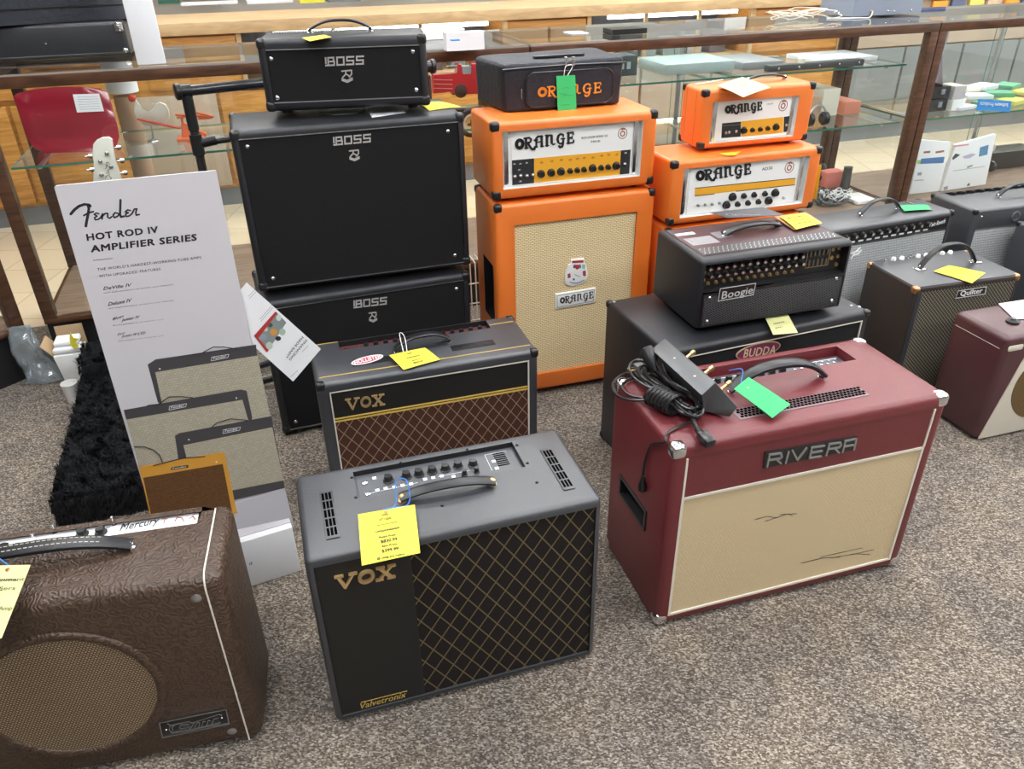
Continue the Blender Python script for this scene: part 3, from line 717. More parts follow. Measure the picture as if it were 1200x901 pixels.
# ================================================================ amplifiers
# ---- 1 front black combo with diamond cloth
vt = Amp('guitar_amplifier', 'black combo amplifier with diamond grille and gold lettering, front centre', 'amplifier',
         (-.384, 1.057, .29, .587, .274, .464, 0), 0.014, 'grey_tolex', foot=0.006,
         punches=[('F', (.014, .573, .018, .444), .008, 1), ('T', (.119, .472, .150, .247), .014, 1)], mats=[M['grey_tolex'], M['smooth_black']])
F, T = vt.F, vt.T
vt.plate('side_panel', F, .0145, .193, .0185, .4435, -.0078, -.004, 'panel_black', label='smooth black front panel')
vt.plate('grille_cloth', F, .193, .5725, .0185, .4435, -.0078, -.005, 'voxblack')
vt.plate('lower_trim', F, .014, .573, .0185, .024, -.006, -.001, 'grey_tolex')
letter(vt, 'gold_lettering', F.off(-.004), VOX, (393, 690), (463, 675), (393, 674), 3.0, 0, .006, 'gold', label='raised gold lettering')
bm = B(); q = F.off(-.004); text_px(bm, q, 'Valvetronix', (420.5, 831), (475, 816.5), (422, 823.5), .0006, 0.01)
strokes(bm, q, [[q.px(423, 823), q.px(477, 809.5)]], .0012, 0, .0006); vt.add('model_lettering', bm, 'goldline')
tp = T.off(-.014)
vt.plate('control_panel', tp, .1195, .4715, .1505, .2465, 0, .002, plain('grey_panel', (0.085, 0.09, 0.10), 0.4))
kp = [tp.off(.012).px(410+x/5.4545, 500+y/5.4545) for x, y in ((245, 322), (360, 298), (440, 284), (525, 266), (610, 252), (690, 232), (787, 222))]
knob_set(vt, tp, kp, .0095, .014, n=.002, rot=2.3)
knob_set(vt, tp, [tp.off(.01).px(410+x/5.4545, 500+y/5.4545) for x, y in ((732, 290), (810, 272))], .0055, .013, n=.002, name='small_knob')
bm = B()
for x, y in ((157, 335), (177, 413), (230, 402), (285, 392), (338, 382), (392, 372), (482, 343), (533, 333), (587, 322), (663, 325), (920, 228), (940, 272)):
    u, v = tp.px(410+x/5.4545, 500+y/5.4545); pbox(bm, tp, u-.004, u+.004, v-.004, v+.004, .002, .0035)
vt.add('push_buttons', bm, 'white')
for x, y in ((97, 368), (117, 438)):
    u, v = tp.px(410+x/5.4545, 500+y/5.4545); bm = B(); lathe(bm, tp.at(u, v, .002), ZZ, [(.006, 0), (.006, .003), (.003, .004), (.003, .001)], 14); vt.add('jack_socket', bm, 'chrome')
bm = B()
for i in range(7):
    v = .185+i*.0075; pbox(bm, tp, .422, .448, v, v+.003, .002, .0028)
vt.add('panel_slots', bm, 'void')
bm = B(); strokes(bm, tp, [[(.135, .178), (.245, .183)], [(.29, .19), (.36, .19)], [(.405, .175), (.405, .235), (.455, .235)]], .0008, .002, .0025); vt.add('panel_lines', bm, 'paper')
for u0 in (.0445, .5205):
    bm = B(); pbox(bm, T, u0, u0+.026, .046, .196, 0, .0025, .001); fr = vt.add('vent', bm, 'grey_tolex')
    sb = B()
    for i in range(5):
        for j in range(3):
            pbox(sb, T, u0+.0035+j*.0070, u0+.0085+j*.0070, .054+i*.028, .077+i*.028, .0022, .0029)
    vt.add('vent_slots', sb, 'void', fr)
vt.screws(T, [T.px(410+x/5.4545, 500+y/5.4545) for x, y in ((12, 325), (38, 452), (325, 230), (750, 145), (1068, 118), (1135, 233), (1195, 357), (590, 505))], .0035, 'smooth_black')
vt.handle((.198, .118), (.392, .112), .014, .028, .009, cap='gold', label='black ribbed strap handle')
# yellow price card hanging over its front edge
Q = [atz(419.5, 603, .480), atz(486, 591.5, .480), atz(492.5, 648, .474), atz(424, 663, .474)]
g = Q[0]+(Q[1]-Q[0])*.45
card('price_card', 'yellow printed price card tied to the front black combo with blue string', 'price tag', Q, 'yellow',
     [('VOX', .40, .52, .13, .006), ('VT120X', .35, .57, .22, .006), ('USED GUITAR AMPLIFIER', .3, .65, .31, .0025), ('UMG54060009', .27, .68, .44, .005), ('Retail Price', .32, .6, .56, .005), ('$830.99', .34, .62, .66, .008), ('Sale Price', .35, .6, .74, .005), ('$399.99', .34, .62, .84, .008), ('@ using any means', .25, .7, .95, .005)],
     string=[Q[0]+(Q[1]-Q[0])*.45+Vector((0, 0, .002)), vt.T.at(.185, .095, .012), vt.T.at(.195, .13, .042), vt.T.at(.215, .12, .045), vt.T.at(.21, .09, .012), Q[0]+(Q[1]-Q[0])*.52+Vector((0, 0, .002))], hole=(.48, .05))

# ---- 2 oxblood combo
rv = Amp('guitar_amplifier', 'oxblood red combo amplifier with tan grille and metal corners, largest in the right foreground', 'amplifier',
         (.332, 1.307, .284, .695, .313, .523, 0), 0.016, foot=0.005,
         punches=[('F', (.030, .665, .030, .493), .007, 0), ('T', (.085, .602, .208, .284), .028, 0), ('L', (.098, .236, .234, .282), .035, 1)], mats=[M['red'], M['smooth_black']])
F, T = rv.F, rv.T
rv.plate('front_panel', F, .0305, .6645, .386, .4925, -.0068, -.002, 'red')
rv.plate('grille_cloth', F, .036, .659, .036, .380, -.0068, -.004, 'wheat')
bm = B(); ring2(bm, F, [(.031, .031), (.664, .031), (.664, .386), (.031, .386)], [(.037, .037), (.658, .037), (.658, .379), (.037, .379)], -.006, -.0005); rv.add('piping', bm, 'piping')
bm = B(); pbox(bm, F, .659, .664, .386, .49, -.003, .0005); pbox(bm, F, .031, .036, .386, .49, -.003, .0005); rv.add('side_piping', bm, 'piping')
q = F.off(-.002)
bm = B(); prism(bm, [q.px(894, 548), q.px(1000, 526), q.px(1004, 510.5), q.px(896, 529)], q, 0, .003); pl_ = rv.add('badge_plate', bm, 'plastic')
bm = B(); strokes(bm, q, px_lines(q, [[(150, 390), (175, 270), (290, 255), (298, 290), (280, 308), (180, 322)], [(240, 312), (288, 355)], [(335, 352), (365, 240)], [(405, 230), (455, 322), (545, 203)],
    [(725, 180), (600, 198), (575, 303), (690, 285)], [(590, 250), (700, 232)], [(742, 275), (775, 163), (885, 148), (890, 180), (872, 198), (765, 213)], [(830, 205), (870, 248)], [(905, 243), (935, 133), (1045, 112), (1020, 218)], [(925, 188), (1030, 170)]], 880, 500, 8.571), .0042, .003, .006)
rv.add('chrome_lettering', bm, plain('satin_silver', (0.36, 0.37, 0.36), 0.4, 0.6))
zz = lambda L: px_lines(F, L, 0, 0, 1)
each(rv.root, 'torn_thread', F.off(-.004), zz([[(886, 610), (900, 606), (912, 608)], [(898, 612), (925, 603), (930, 606)], [(915, 604), (935, 603)], [(940, 661), (965, 655), (985, 654)], [(975, 655), (1003, 650), (1021, 651)], [(962, 654), (1012, 643)], [(1000, 651), (1025, 645)]]), .0015, 0, .0006, 'ink')
tp = T.off(-.028)
rv.plate('control_panel', tp, .09, .597, .212, .272, 0, .006, plain('dark_panel', (0.07, 0.075, 0.09), 0.3))
bm = B(); pbox(bm, tp, .10, .59, .216, .219, .006, .0065); pbox(bm, tp, .10, .59, .262, .264, .006, .0065); text_on(bm, tp, 'GAIN  VOLUME  TREBLE  MID  BASS  REVERB  MASTER  FOCUS  PRESENCE  POWER  STANDBY', (.10, .223), (.58, .223), (.10, .229), .0065); rv.add('panel_print', bm, 'paper')
knob_set(rv, tp, [(.12+.030*i, .243) for i in range(11)], .0085, .016, n=.006)
for i in range(7):
    bm = B(); lathe(bm, tp.at(.455+i*.019, .243, .006), ZZ, [(.004, 0), (.004, .003), (.0018, .004), (.0018, .011)], 10); rv.add('toggle_switch', bm, 'chrome')
rv.plate('vent', T, .185, .518, .054, .096, 0, .0015, plain('vent_grey', (0.20, 0.13, 0.14), 0.4), .0006)
bm = B()
for i in range(34):
    for j in range(4):
        u = .192+i*.0095+(j % 2)*.0047; v = .060+j*.0088; pbox(bm, T, u, u+.0072, v, v+.0066, .0014, .0022)
rv.add('vent_holes', bm, 'void')
rv.handle((.225, .165), (.470, .158), .048, .028, .012, label='black strap handle', swell=.25)
rv.corners(['TLF', 'TRF', 'BLF', 'BRF', 'TRB', 'TLB', 'BLB'], .034, 'chrome', .0022, .012, foot=.005)
bm = B(); ring2(bm, rv.L, [(.092, .228), (.242, .228), (.242, .288), (.092, .288)], [(.100, .236), (.234, .236), (.234, .280), (.100, .280)], -.004, .003); rv.add('handle_frame', bm, 'plastic', label='black recessed side handle')
bm = B(); pbox(bm, rv.L, .10, .234, .236, .262, -.033, -.026); rv.add('handle_pocket', bm, plain('pocket', (0.09, 0.075, 0.06), 0.5))
# green tag
Q = [atz(860, 456, .565), atz(877, 442, .575), atz(926, 474, .540), atz(905, 490, .535)]
gt = card('price_tag', 'bright green handwritten tag tied to the oxblood combo handle', 'price tag', Q, 'green', [], sag=.002, string=[Q[0]*.5+Q[1]*.5, rv.T.at(.245, .16, .06), rv.T.at(.225, .18, .05)], t=.0009)
def hand(bm, pl, x0, y0, wd, n, r_, amp=.002, wl=.0009, nn=.0):
    """loose handwriting squiggle"""
    pts = [(x0+wd*i/n, y0+r_.uniform(-amp, amp)) for i in range(n+1)]; strokes(bm, pl, [pts], wl, nn, nn+.0004)
def tagwriting(root, Q, lines, mat, seed, n=.0018):
    r_ = random.Random(seed); tl, tr, br, bl = [Vector(q) for q in Q]; U = (tr-tl).normalized(); N = U.cross(tl-bl).normalized()
    pl = Plane(tl, U, N.cross(U), N); W_ = (tr-tl).length; H_ = (bl-tl).length; bm = B()
    for (u0, u1, v) in lines: hand(bm, pl, u0*W_, -v*H_, (u1-u0)*W_, 14, r_, nn=n)
    obj('writing', bm, M[mat], root)
tagwriting(gt, [Q[1], Q[2], Q[3], Q[0]], [(.25, .8, .3), (.15, .6, .5), (.3, .75, .7), (.55, .85, .4)], 'greenink', 8)
bm = B(); lathe(bm, Q[0]*.42+Q[1]*.42+Q[2]*.08+Q[3]*.08-ZZ*.0005, ZZ, [(.0045, 0), (.0045, .002), (.002, .0024)], 12); obj('eyelet', bm, M['copper'], gt)

# power cable bundle, loose plug and footswitch on the oxblood combo
ft = thing('footswitch', 'dark grey footswitch pedal with three brass buttons lying on the oxblood combo', 'footswitch', rv.T.at(.20, .12, 0), .284)
sh = atz(779, 396, .600)-atz(838, 447, .600)
sec = [atz(822, 463, .598), atz(838, 447, .600), atz(865, 477, .556), atz(855, 489, .530), atz(824, 482, .530)]
bm = B(); A_ = [bm.verts.new(p) for p in sec]; B_ = [bm.verts.new(p+sh) for p in sec]
bm.faces.new(A_); bm.faces.new(B_[::-1])
for i in range(5): bm.faces.new((A_[i], A_[(i+1) % 5], B_[(i+1) % 5], B_[i]))
bmesh.ops.recalc_face_normals(bm, faces=bm.faces); bmesh.ops.bevel(bm, geom=list(bm.edges), offset=.0022, segments=2, profile=.5, affect='EDGES')
M['gunmetal'] = plain('gunmetal', (0.10, 0.105, 0.11), 0.38, 0.6)
obj('housing', bm, M['gunmetal'], ft)
face = (sec[2]-sec[1]).cross(sh).normalized()
if face.dot(rv.U) < 0: face = -face
for t in (.04, .36, .72):
    p = sec[1]*.55+sec[2]*.45+sh*(t+.03); bm = B(); lathe(bm, p-face*.001, face, [(.006, 0), (.006, .004), (.0045, .005), (.0045, .016), (.006, .018), (.006, .027), (.003, .029)], 12); obj('foot_button', bm, M['brass'], ft)
for t in (.25, .65):
    p = (sec[0]+sec[1])/2+sh*t; nrm = (sec[1]-sec[0]).cross(sh).normalized(); nrm = nrm if nrm.z > 0 else -nrm
    bm = B(); lathe(bm, p-nrm*.0005, nrm, [(.003, 0), (.003, .0012), (.001, .0016)], 10); obj('screw', bm, M['steel'], ft)
cb = thing('power_cable', 'black power cable coiled in a bundle on the oxblood combo beside the footswitch', 'cable', rv.T.at(.09, .14, 0), .284)
r_ = random.Random(11); zt = .523
bm = B()
for k_ in range(9):                                   # long loops gathered in the middle
    cx, cy = r_.uniform(-6, 6), r_.uniform(-5, 5); pts = []
    ax = Vector((1, 0.72)).normalized(); ay = Vector((-ax.y, ax.x)); R1 = r_.uniform(38, 50); R2 = r_.uniform(9, 20)
    for i in range(25):
        t = 2*PI*i/24+k_; p = ax*R1*math.cos(t)+ay*R2*math.sin(t)*(0.35+0.65*abs(math.cos(t)))
        z = zt+.012+.022*(k_/9)+.012*(1-abs(math.cos(t)))+.006*r_.random(); pts.append(atz(783+cx+p.x, 456+cy+p.y, z))
    tube(bm, catmull(pts, 3), .0034, 6)
obj('coil', bm, M['plastic'], cb)
bm = B()
for i in range(7):                                    # the wrap round the waist
    c = atz(766+i*4.2, 463+i*1.8, zt+.030); ax = (atz(795, 482, zt+.03)-atz(766, 463, zt+.03)).normalized(); n_ = ax.orthogonal(); b2 = ax.cross(ZZ).normalized()
    tube(bm, [c+b2*.027*math.cos(2*PI*j/14)+ZZ*.022*math.sin(2*PI*j/14)+ax*.003*j/14 for j in range(15)], .0036, 6)
obj('wrap', bm, M['plastic'], cb)
bm = B(); tube(bm, catmull([atz(x, y, z) for x, y, z in ((795, 455, zt+.02), (760, 438, zt+.012), (735, 437, zt+.008), (719, 448, zt+.006), (722, 462, zt+.006), (740, 469, zt+.008), (765, 468, zt+.012))], 6), .0034, 6)
tube(bm, catmull([atz(x, y, z) for x, y, z in ((790, 462, zt+.02), (765, 443, zt+.01), (742, 443, zt+.008), (729, 452, zt+.005), (738, 463, zt+.006), (760, 468, zt+.012))], 6), .0034, 6)
obj('loose_loop', bm, M['plastic'], cb)
bm = B(); e = rv.L
pts = [atz(815, 492, zt+.012), atz(800, 498, zt+.006), atz(783, 507, zt+.004), e.at(.035, .518, .006)]+[e.off(.006).at(*e.off(.006).px(x, y)) for x, y in ((764, 520), (757, 535), (753.5, 552), (753.5, 562))]
tube(bm, catmull(pts, 5), .0030, 6); obj('hanging_lead', bm, M['plastic'], cb)
q = e.off(.008); bm = B(); lathe(bm, q.at(*q.px(753.5, 558)), q.at(*q.px(752.5, 574))-q.at(*q.px(753.5, 558)), [(.004, 0), (.006, .010), (.006, .014), (.010, .022), (.010, .036), (.007, .040)], 12); obj('lead_plug', bm, M['plastic'], cb)
bm = B(); p0, p1 = atz(806, 478, zt+.03), atz(817, 503, zt+.018); tube(bm, [p0, p1], .005, 8); ax = (atz(832, 519, zt+.012)-p1); tube(bm, [p1, p1+ax*.35], .0075, 8)
qq = Plane(p1+ax*.3, ax, ZZ.cross(ax)); pbox(bm, qq, 0, ax.length*.8, -.012, .012, -.009, .009, .003); obj('cable_plug', bm, M['plastic'], cb)
bm = B(); a_, b_ = atz(757, 408, zt+.075), atz(764, 425, zt+.05); lathe(bm, a_, b_-a_, [(.015, 0), (.017, .004), (.017, .03), (.012, .045), (.008, .06)], 16); obj('round_connector', bm, M['smooth_black'], cb)
bm = B(); tube(bm, catmull([atz(x, y, z) for x, y, z in ((764, 410, zt+.07), (772, 430, zt+.05), (785, 448, zt+.04), (800, 462, zt+.03))], 5), .0036, 6); tube(bm, catmull([atz(x, y, z) for x, y, z in ((782, 416, zt+.065), (776, 420, zt+.06), (782, 440, zt+.04), (797, 455, zt+.03))], 5), .0028, 6); obj('upper_lead', bm, M['plastic'], cb)
bm = B(); qq = Plane(atz(748, 437, zt+.016), SU, SV, ZZ); pbox(bm, qq, -.002, .034, 0, .026, -.008, .014, .002); pg = obj('mains_plug', bm, plain('plug_grey', (0.12, 0.12, 0.12), 0.4), cb)
bm = B(); 
for dv in (.006, .018): pbox(bm, qq, -.020, -.002, dv, dv+.003, .0, .006)
obj('prong', bm, M['brass'], pg)

# ---- 3 brown diamond combo
ac = Amp('guitar_amplifier', 'black combo amplifier with brown diamond grille and a red oval sticker', 'amplifier',
         (-.514, 1.757, .292, .616, .248, .43, 0), 0.012, 'grey_tolex', foot=.006,
         punches=[('F', (.030, .590, .03, .403), .008, 1), ('T', (.083, .528, .182, .236), .02, 1)], mats=[M['grey_tolex'], M['smooth_black']])
F, T = ac.F, ac.T
ac.plate('front_panel', F, .033, .587, .318, .400, -.0078, -.004, 'panel_black'); ac.plate('grille_cloth', F, .033, .587, .033, .306, -.0078, -.004, 'voxbrown')
bm = B(); ring2(bm, F, [(.031, .031), (.589, .031), (.589, .402), (.031, .402)], [(.0345, .0345), (.5855, .0345), (.5855, .3985), (.0345, .3985)], -.006, .0); ac.add('piping', bm, 'piping')
bm = B(); pbox(bm, F, .034, .586, .306, .3095, -.006, -.001); pbox(bm, F, .034, .586, .3145, .318, -.006, -.001); ac.add('gold_trim', bm, 'goldline')
bm = B(); pbox(bm, T, .012, .604, .036, .039, 0, .001); pbox(bm, T, .012, .082, .2365, .239, 0, .001); pbox(bm, T, .529, .604, .2, .203, 0, .001); ac.add('gold_line', bm, 'goldline')
letter(ac, 'gold_lettering', F.off(-.004), VOX, (406, 480.5), (451, 474), (405, 467), 3.0, 0, .005, 'gold', label='raised gold lettering')
tp = T.off(-.02); ac.plate('control_panel', tp, .086, .525, .185, .234, 0, .004, plain('maroon_panel', (0.10, 0.03, 0.03), 0.35))
knob_set(ac, tp, [(.16+.0285*i, .210) for i in range(13)], .0075, .013, n=.004)
for i in range(5):
    bm = B(); lathe(bm, tp.at(.098+i*.011, .21, .004), ZZ, [(.004, 0), (.004, .004), (.0015, .005)], 10); ac.add('input_jack', bm, 'chrome')
for u0, u1, v0 in ((.105, .222, .072), (.385, .512, .072)):
    bm = B(); pbox(bm, T, u0, u1, v0, v0+.032, 0, .0015, .0005); vv = ac.add('vent', bm, 'smooth_black'); sb = B()
    for j in range(5): pbox(sb, T, u0+.006+j*.0235, u0+.024+j*.0235, v0+.006, v0+.026, .0015, .0022)
    ac.add('vent_slots', sb, 'plastic', vv)
ac.corners(['TLF', 'TRF', 'TRB'], .024, 'plastic', .002, .008)
ac.handle((.228, .118), (.392, .134), .03, .026, .009, cap='chrome')
q = T.off(.0032); c_ = q.px(430.5, 421.5); ax_ = Vector(q.px(449, 416.5))-Vector(q.px(412, 426.5)); an = math.atan2(ax_.y, ax_.x)
st = thing('sticker', 'white and red oval sticker on the brown diamond combo', 'sticker', q.at(*c_), .292)
bm = B(); prism(bm, ell(c_[0], c_[1], ax_.length/2, .020, 32, an), q, 0, .0004); obj('oval', bm, M['paper'], st)
bm = B(); prism(bm, ell(c_[0], c_[1], ax_.length/2-.005, .0155, 32, an), q, .0004, .0007); obj('red_field', bm, flat('sticker_red', (0.45, 0.04, 0.06)), st)
bm = B(); text_px(bm, q, 'HOLLISTER', (416, 427.5), (447, 419.5), (414.5, 423), .001, .02); obj('writing', bm, M['paper'], st)
Q = [atz(456, 416.5, .447), atz(498, 407.5, .447), atz(516, 421.5, .434), atz(473, 433.5, .434)]
card('price_card', 'yellow printed price card lying on the brown diamond combo', 'price tag', Q, 'yellow', [('VOX', .42, .56, .22, .005), ('UMG540600010', .3, .68, .45, .004), ('Sale Price', .38, .6, .66, .004), ('$549.99', .36, .62, .82, .006)], sag=.002,
     string=[Q[0]+(Q[1]-Q[0])*.4, ac.T.at(.25, .14, .045), ac.T.at(.26, .12, .045), Q[0]+(Q[1]-Q[0])*.5], stringmat='white')

# ---- 4 BOSS stack
def boss_cab(name, label, b, top, punchr, sc, group=None):
    A = Amp(name, label, 'amplifier' if top else 'speaker cabinet', b, .014, 'black_tolex', foot=.012, punches=[('F', punchr, .01, 1)], mats=[M['black_tolex'], M['smooth_black']])
    u0, u1, v0, v1 = punchr
    A.plate('grille_cloth', A.F, u0+.001, u1-.001, v0+.001, v1-.001, -.0098, -.003, 'blackcloth')
    bm = B(); pbox(bm, A.F, u0, u1, v0-.0005, v0+.002, -.006, .001); A.add('trim_bead', bm, 'steel'); bm = B(); pbox(bm, A.F, u0, u1, v1-.002, v1+.0005, -.006, .001); A.add('trim_bead', bm, 'steel')
    A.screws(A.F, sc, .006, 'chrome', n=-.003); A.corners(['TLF', 'TRF', 'BLF', 'BRF', 'TLB'], .028, 'plastic', .002, .010, foot=.012); return A
bl = boss_cab('speaker_cabinet', 'black speaker cabinet at the floor, under the other black cabinet', (-.766, 2.160, .34, .672, .30, .486, .0), False, (.022, .650, .024, .464), [(.625, .435), (.045, .443), (.045, .05), (.625, .05)])
bt = boss_cab('speaker_cabinet', 'black speaker cabinet standing on the lower black cabinet', (-.766, 2.196, .301, .668, .282, .489, .498), False, (.021, .649, .023, .467), [(.041, .445), (.617, .441), (.045, .05), (.617, .05)])
bh = boss_cab('amplifier_head', 'small black amplifier head on top of the black cabinet stack', (-.693, 2.336, .134, .47, .215, .205, .999), True, (.023, .450, .036, .178), [(.034, .154), (.431, .160), (.034, .050), (.433, .056)])
for A, F, a, b_, t_, kx, ky, kw, kh in ((bt, bt.F.off(-.003), (391.5, 170.5), (434.5, 166.5), (391, 160.5), 410, 184, 11, 9.5), (bl, bl.F.off(-.003), (415, 361), (453, 356.5), (415, 352), 433, 373, 8.5, 8.5), (bh, bh.F.off(-.003), (382, 77.5), (426.5, 75.5), (381.5, 67), 401, 92, 12, 11)):
    sil = plain('pale_silver', (0.60, 0.58, 0.56), 0.35, 0.3)
    letter(A, 'silver_lettering', F, BOSS, a, b_, t_, 4.45, 0, .002, sil, sq=True, label='silver lettering')
    letter(A, 'emblem', F, KATANA, (kx, ky+3), (kx+kw, ky+2.2), (kx-.6, ky-kh+2), 1.0, 0, .002, sil, wd=.0035)
bh.handle((.137, .11), (.318, .11), .026, .018, .008, cap='chrome')
# ribbed control panel look on the head's top
bm = B()
for i in range(26): pbox(bm, bh.T, .03+i*.0075, .034+i*.0075, .13, .19, 0, .003)
bh.add('vent_ribs', bm, 'steel')
Q = [atz(354, 44.5, 1.2052), atz(380, 41, 1.2052), atz(388, 43.5, 1.2052), atz(363, 48.5, 1.2052)]
card('price_card', 'yellow card lying on the small black head on the stack', 'price tag', Q, 'yellow')
zt = .988
Q = [atz(490, 121, zt), atz(516, 119, zt), atz(541, 125.5, zt), atz(503, 130, zt)]
card('price_card', 'yellow card lying on the upper black cabinet, right of the small head', 'price tag', Q, 'yellow', sag=.003)
Q = [atz(430, 126.5, zt), atz(467, 123.5, zt), atz(475, 132, zt-.0), atz(436, 138, zt-.0)]
card('paper_card', 'white printed card under the small black head, overhanging the cabinet', 'card', Q, 'paper', [('KATANA-HEAD 100', .15, .85, .4, .004), ('GUITAR AMPLIFIER', .15, .8, .65, .003)], ink='ink')
Q = [atz(372, 131.5, zt), atz(430, 127, zt), atz(418, 133, zt), atz(392, 135, zt)]
card('paper_slip', 'pale green slip of paper under the small black head', 'paper', Q, 'mint')

# ---- 5 orange stack
oc = Amp('speaker_cabinet', 'orange speaker cabinet with woven tan grille and crest badge, under the wide orange head', 'speaker cabinet',
         (-.043, 2.361, .287, .551, .26, .714, 0), .012, foot=.022, punches=[('F', (.063, .489, .088, .645), .014, 0), ('L', (.04, .165, .29, .50), .03, 1)], mats=[M['orange'], M['smooth_black']])
F = oc.F; oc.plate('grille_cloth', F, .0635, .4885, .0885, .6445, -.0138, -.009, 'orangewheat')
q = F.off(-.009)
bm = B(); prism(bm, [q.px(x, y) for x, y in ((650.5, 361.5), (696.5, 353.5), (697.5, 336.5), (650.5, 344))], q, 0, .006, .0008); bd = oc.add('nameplate', bm, 'white')
bm = B(); P4 = [q.px(x, y) for x, y in ((652.3, 359.5), (694.8, 352), (695.6, 338.5), (652.3, 345.8))]; strokes(bm, q, [P4+[P4[0]]], .0012, .006, .0066); strokes(bm, q, mapped(ORANGE, q.px(655, 355), q.px(694, 348), q.px(655, 347), 5.6), .002, .006, .0075); oc.add('name_lettering', bm, 'ink', bd)
cpx = lambda L: [q.px(640+x/11.26, 290+y/11.26) for x, y in L]
bm = B(); prism(bm, cpx([(250, 480), (330, 505), (420, 490), (510, 440), (535, 400), (545, 330), (520, 215), (495, 190), (490, 135), (325, 155), (325, 210), (290, 225), (250, 330), (245, 420)]), q, 0, .005, .0008); cr = oc.add('crest_badge', bm, 'white')
for c_, L in (((0.35, .02, .04), [(335, 170), (485, 160), (485, 190), (335, 198)]), ((.4, .03, .05), [(375, 220), (430, 220), (430, 270), (395, 285), (370, 255)]), ((.04, .04, .08), [(355, 225), (372, 215), (372, 265), (350, 265)]), ((.04, .04, .08), [(432, 215), (448, 220), (452, 265), (434, 262)]),
              ((.3, .55, .52), [(465, 215), (510, 215), (505, 280), (470, 265)]), ((.35, .04, .08), [(275, 345), (310, 330), (318, 385), (280, 400)]), ((.35, .03, .06), [(475, 305), (515, 295), (515, 370), (480, 365)]), ((.10, .12, .2), [(345, 400), (370, 400), (370, 425), (345, 425)]), ((.12, .14, .25), [(310, 440), (340, 455), (400, 460), (450, 440), (500, 415), (500, 422), (450, 450), (400, 470), (340, 465), (305, 448)]), ((.15, .17, .28), [(370, 345), (440, 375), (440, 382), (368, 352)])):
    bm = B(); prism(bm, cpx(L), q, .005, .0057); oc.add('crest_print', bm, flat('crest_%.2f' % (c_[0]*3+c_[1]), c_), cr)
oc.corners(['TLF', 'TRF', 'BLF', 'BRF', 'TLB'], .026, 'plastic', .002, .009, foot=.022)
oh = Amp('amplifier_head', 'wide orange amplifier head with ten black knobs, on the orange speaker cabinet', 'amplifier',
         (-.047, 2.372, .281, .544, .264, .245, .716), .012, foot=.012, punches=[('F', (.033, .494, .044, .218), .022, 1)], mats=[M['orange'], M['white']])
F = oh.F
def orange_face(A, u0, u1, v0, v1, frame_u0, frame_u1, dep):
    q = A.F.off(-dep)
    A.plate('faceplate', q, u0, u1, v0, v1, 0, .004, 'white')
    for a in (frame_u0+.006, frame_u1-.022): A.plate('chrome_rail', q, a, a+.016, v0-.002, v1+.002, .001, .008, 'chrome', .003)
    return q.off(.004)
q = orange_face(oh, .066, .468, .047, .215, .033, .494, .022)
def crest(A, q, u, v, s):
    bm = B(); strokes(bm, q, [ring_pts(u, v, s*.42, s*.45, 14)], s*.07, 0, .0004); strokes(bm, q, [ring_pts(u, v-.03*s, s*.2, s*.22, 8), [(u-.15*s, v+.4*s), (u-.05*s, v+.3*s), (u+.05*s, v+.42*s), (u+.15*s, v+.32*s)]], s*.1, 0, .0005)
    A.add('crest_print', bm, flat('crest_brown', (.35, .12, .08)))
oh.plate('orange_strip', q, .139, .430, .050, .127, 0, .0008, 'orangepanel')
oh.plate('black_section', q, .067, .1385, .050, .127, 0, .0008, 'ink'); oh.plate('black_section', q, .4305, .464, .050, .127, 0, .0008, 'ink')
letter(oh, 'black_lettering', q, ORANGE, (603, 175), (672, 167), (602.5, 161.5), 5.6, 0, .003, 'ink')
bm = B(); text_px(bm, q, 'ROCKERVERB 50', (681.5, 163), (712, 160), (681.5, 160.4), .0005, .01); text_px(bm, q, 'MKIII', (692.5, 167.3), (703, 166.3), (692.5, 164.8), .0005, .01); oh.add('model_print', bm, 'ink')
crest(oh, q, .433, .180, .036)
kp = [q.off(.01).px(590+x/7.06, 140+y/7.06) for x, y in ((318, 455), (402, 445), (482, 436), (558, 431), (617, 425), (673, 420), (745, 408), (815, 404), (873, 398), (940, 388))]
big = [0, 1, 2, 6, 9]
knob_set(oh, q, [kp[i] for i in big], .0105, .016, n=0, rot=1.8); knob_set(oh, q, [kp[i] for i in range(10) if i not in big], .0075, .014, n=0, rot=1.8, name='small_knob')
for x, y in ((92, 472), (140, 465), (192, 465), (242, 458), (1000, 368)):
    u, v = q.px(590+x/7.06, 140+y/7.06); bm = B(); lathe(bm, q.at(u, v, .0008), q.N, [(.0065, 0), (.0065, .003), (.003, .004), (.003, .012)], 12); oh.add('toggle_switch', bm, 'chrome')
bm = B()
for x, y in ((315, 357), (400, 345), (478, 335), (552, 333), (612, 325), (668, 318), (740, 315), (812, 300), (870, 292), (938, 290)):
    u, v = q.px(590+x/7.06, 140+y/7.06); strokes(bm, q, [ring_pts(u, v, .004, .003, 6), [(u-.006, v), (u+.006, v+.001)]], .0009, .0008, .0012)
oh.add('panel_symbols', bm, flat('dark_red_print', (.25, .05, .02)))
bm = B()
for x, y in ((90, 372), (140, 370), (192, 362), (130, 420), (140, 515), (1010, 280)):
    u, v = q.px(590+x/7.06, 140+y/7.06); strokes(bm, q, [[(u-.004, v), (u+.004, v+.001)], [(u-.003, v+.003), (u+.003, v+.003)]], .0012, .0008, .0012)
oh.add('switch_print', bm, 'paper')
oh.corners(['TLF', 'TRF', 'BLF', 'BRF'], .028, 'plastic', .002, .009, foot=.012)
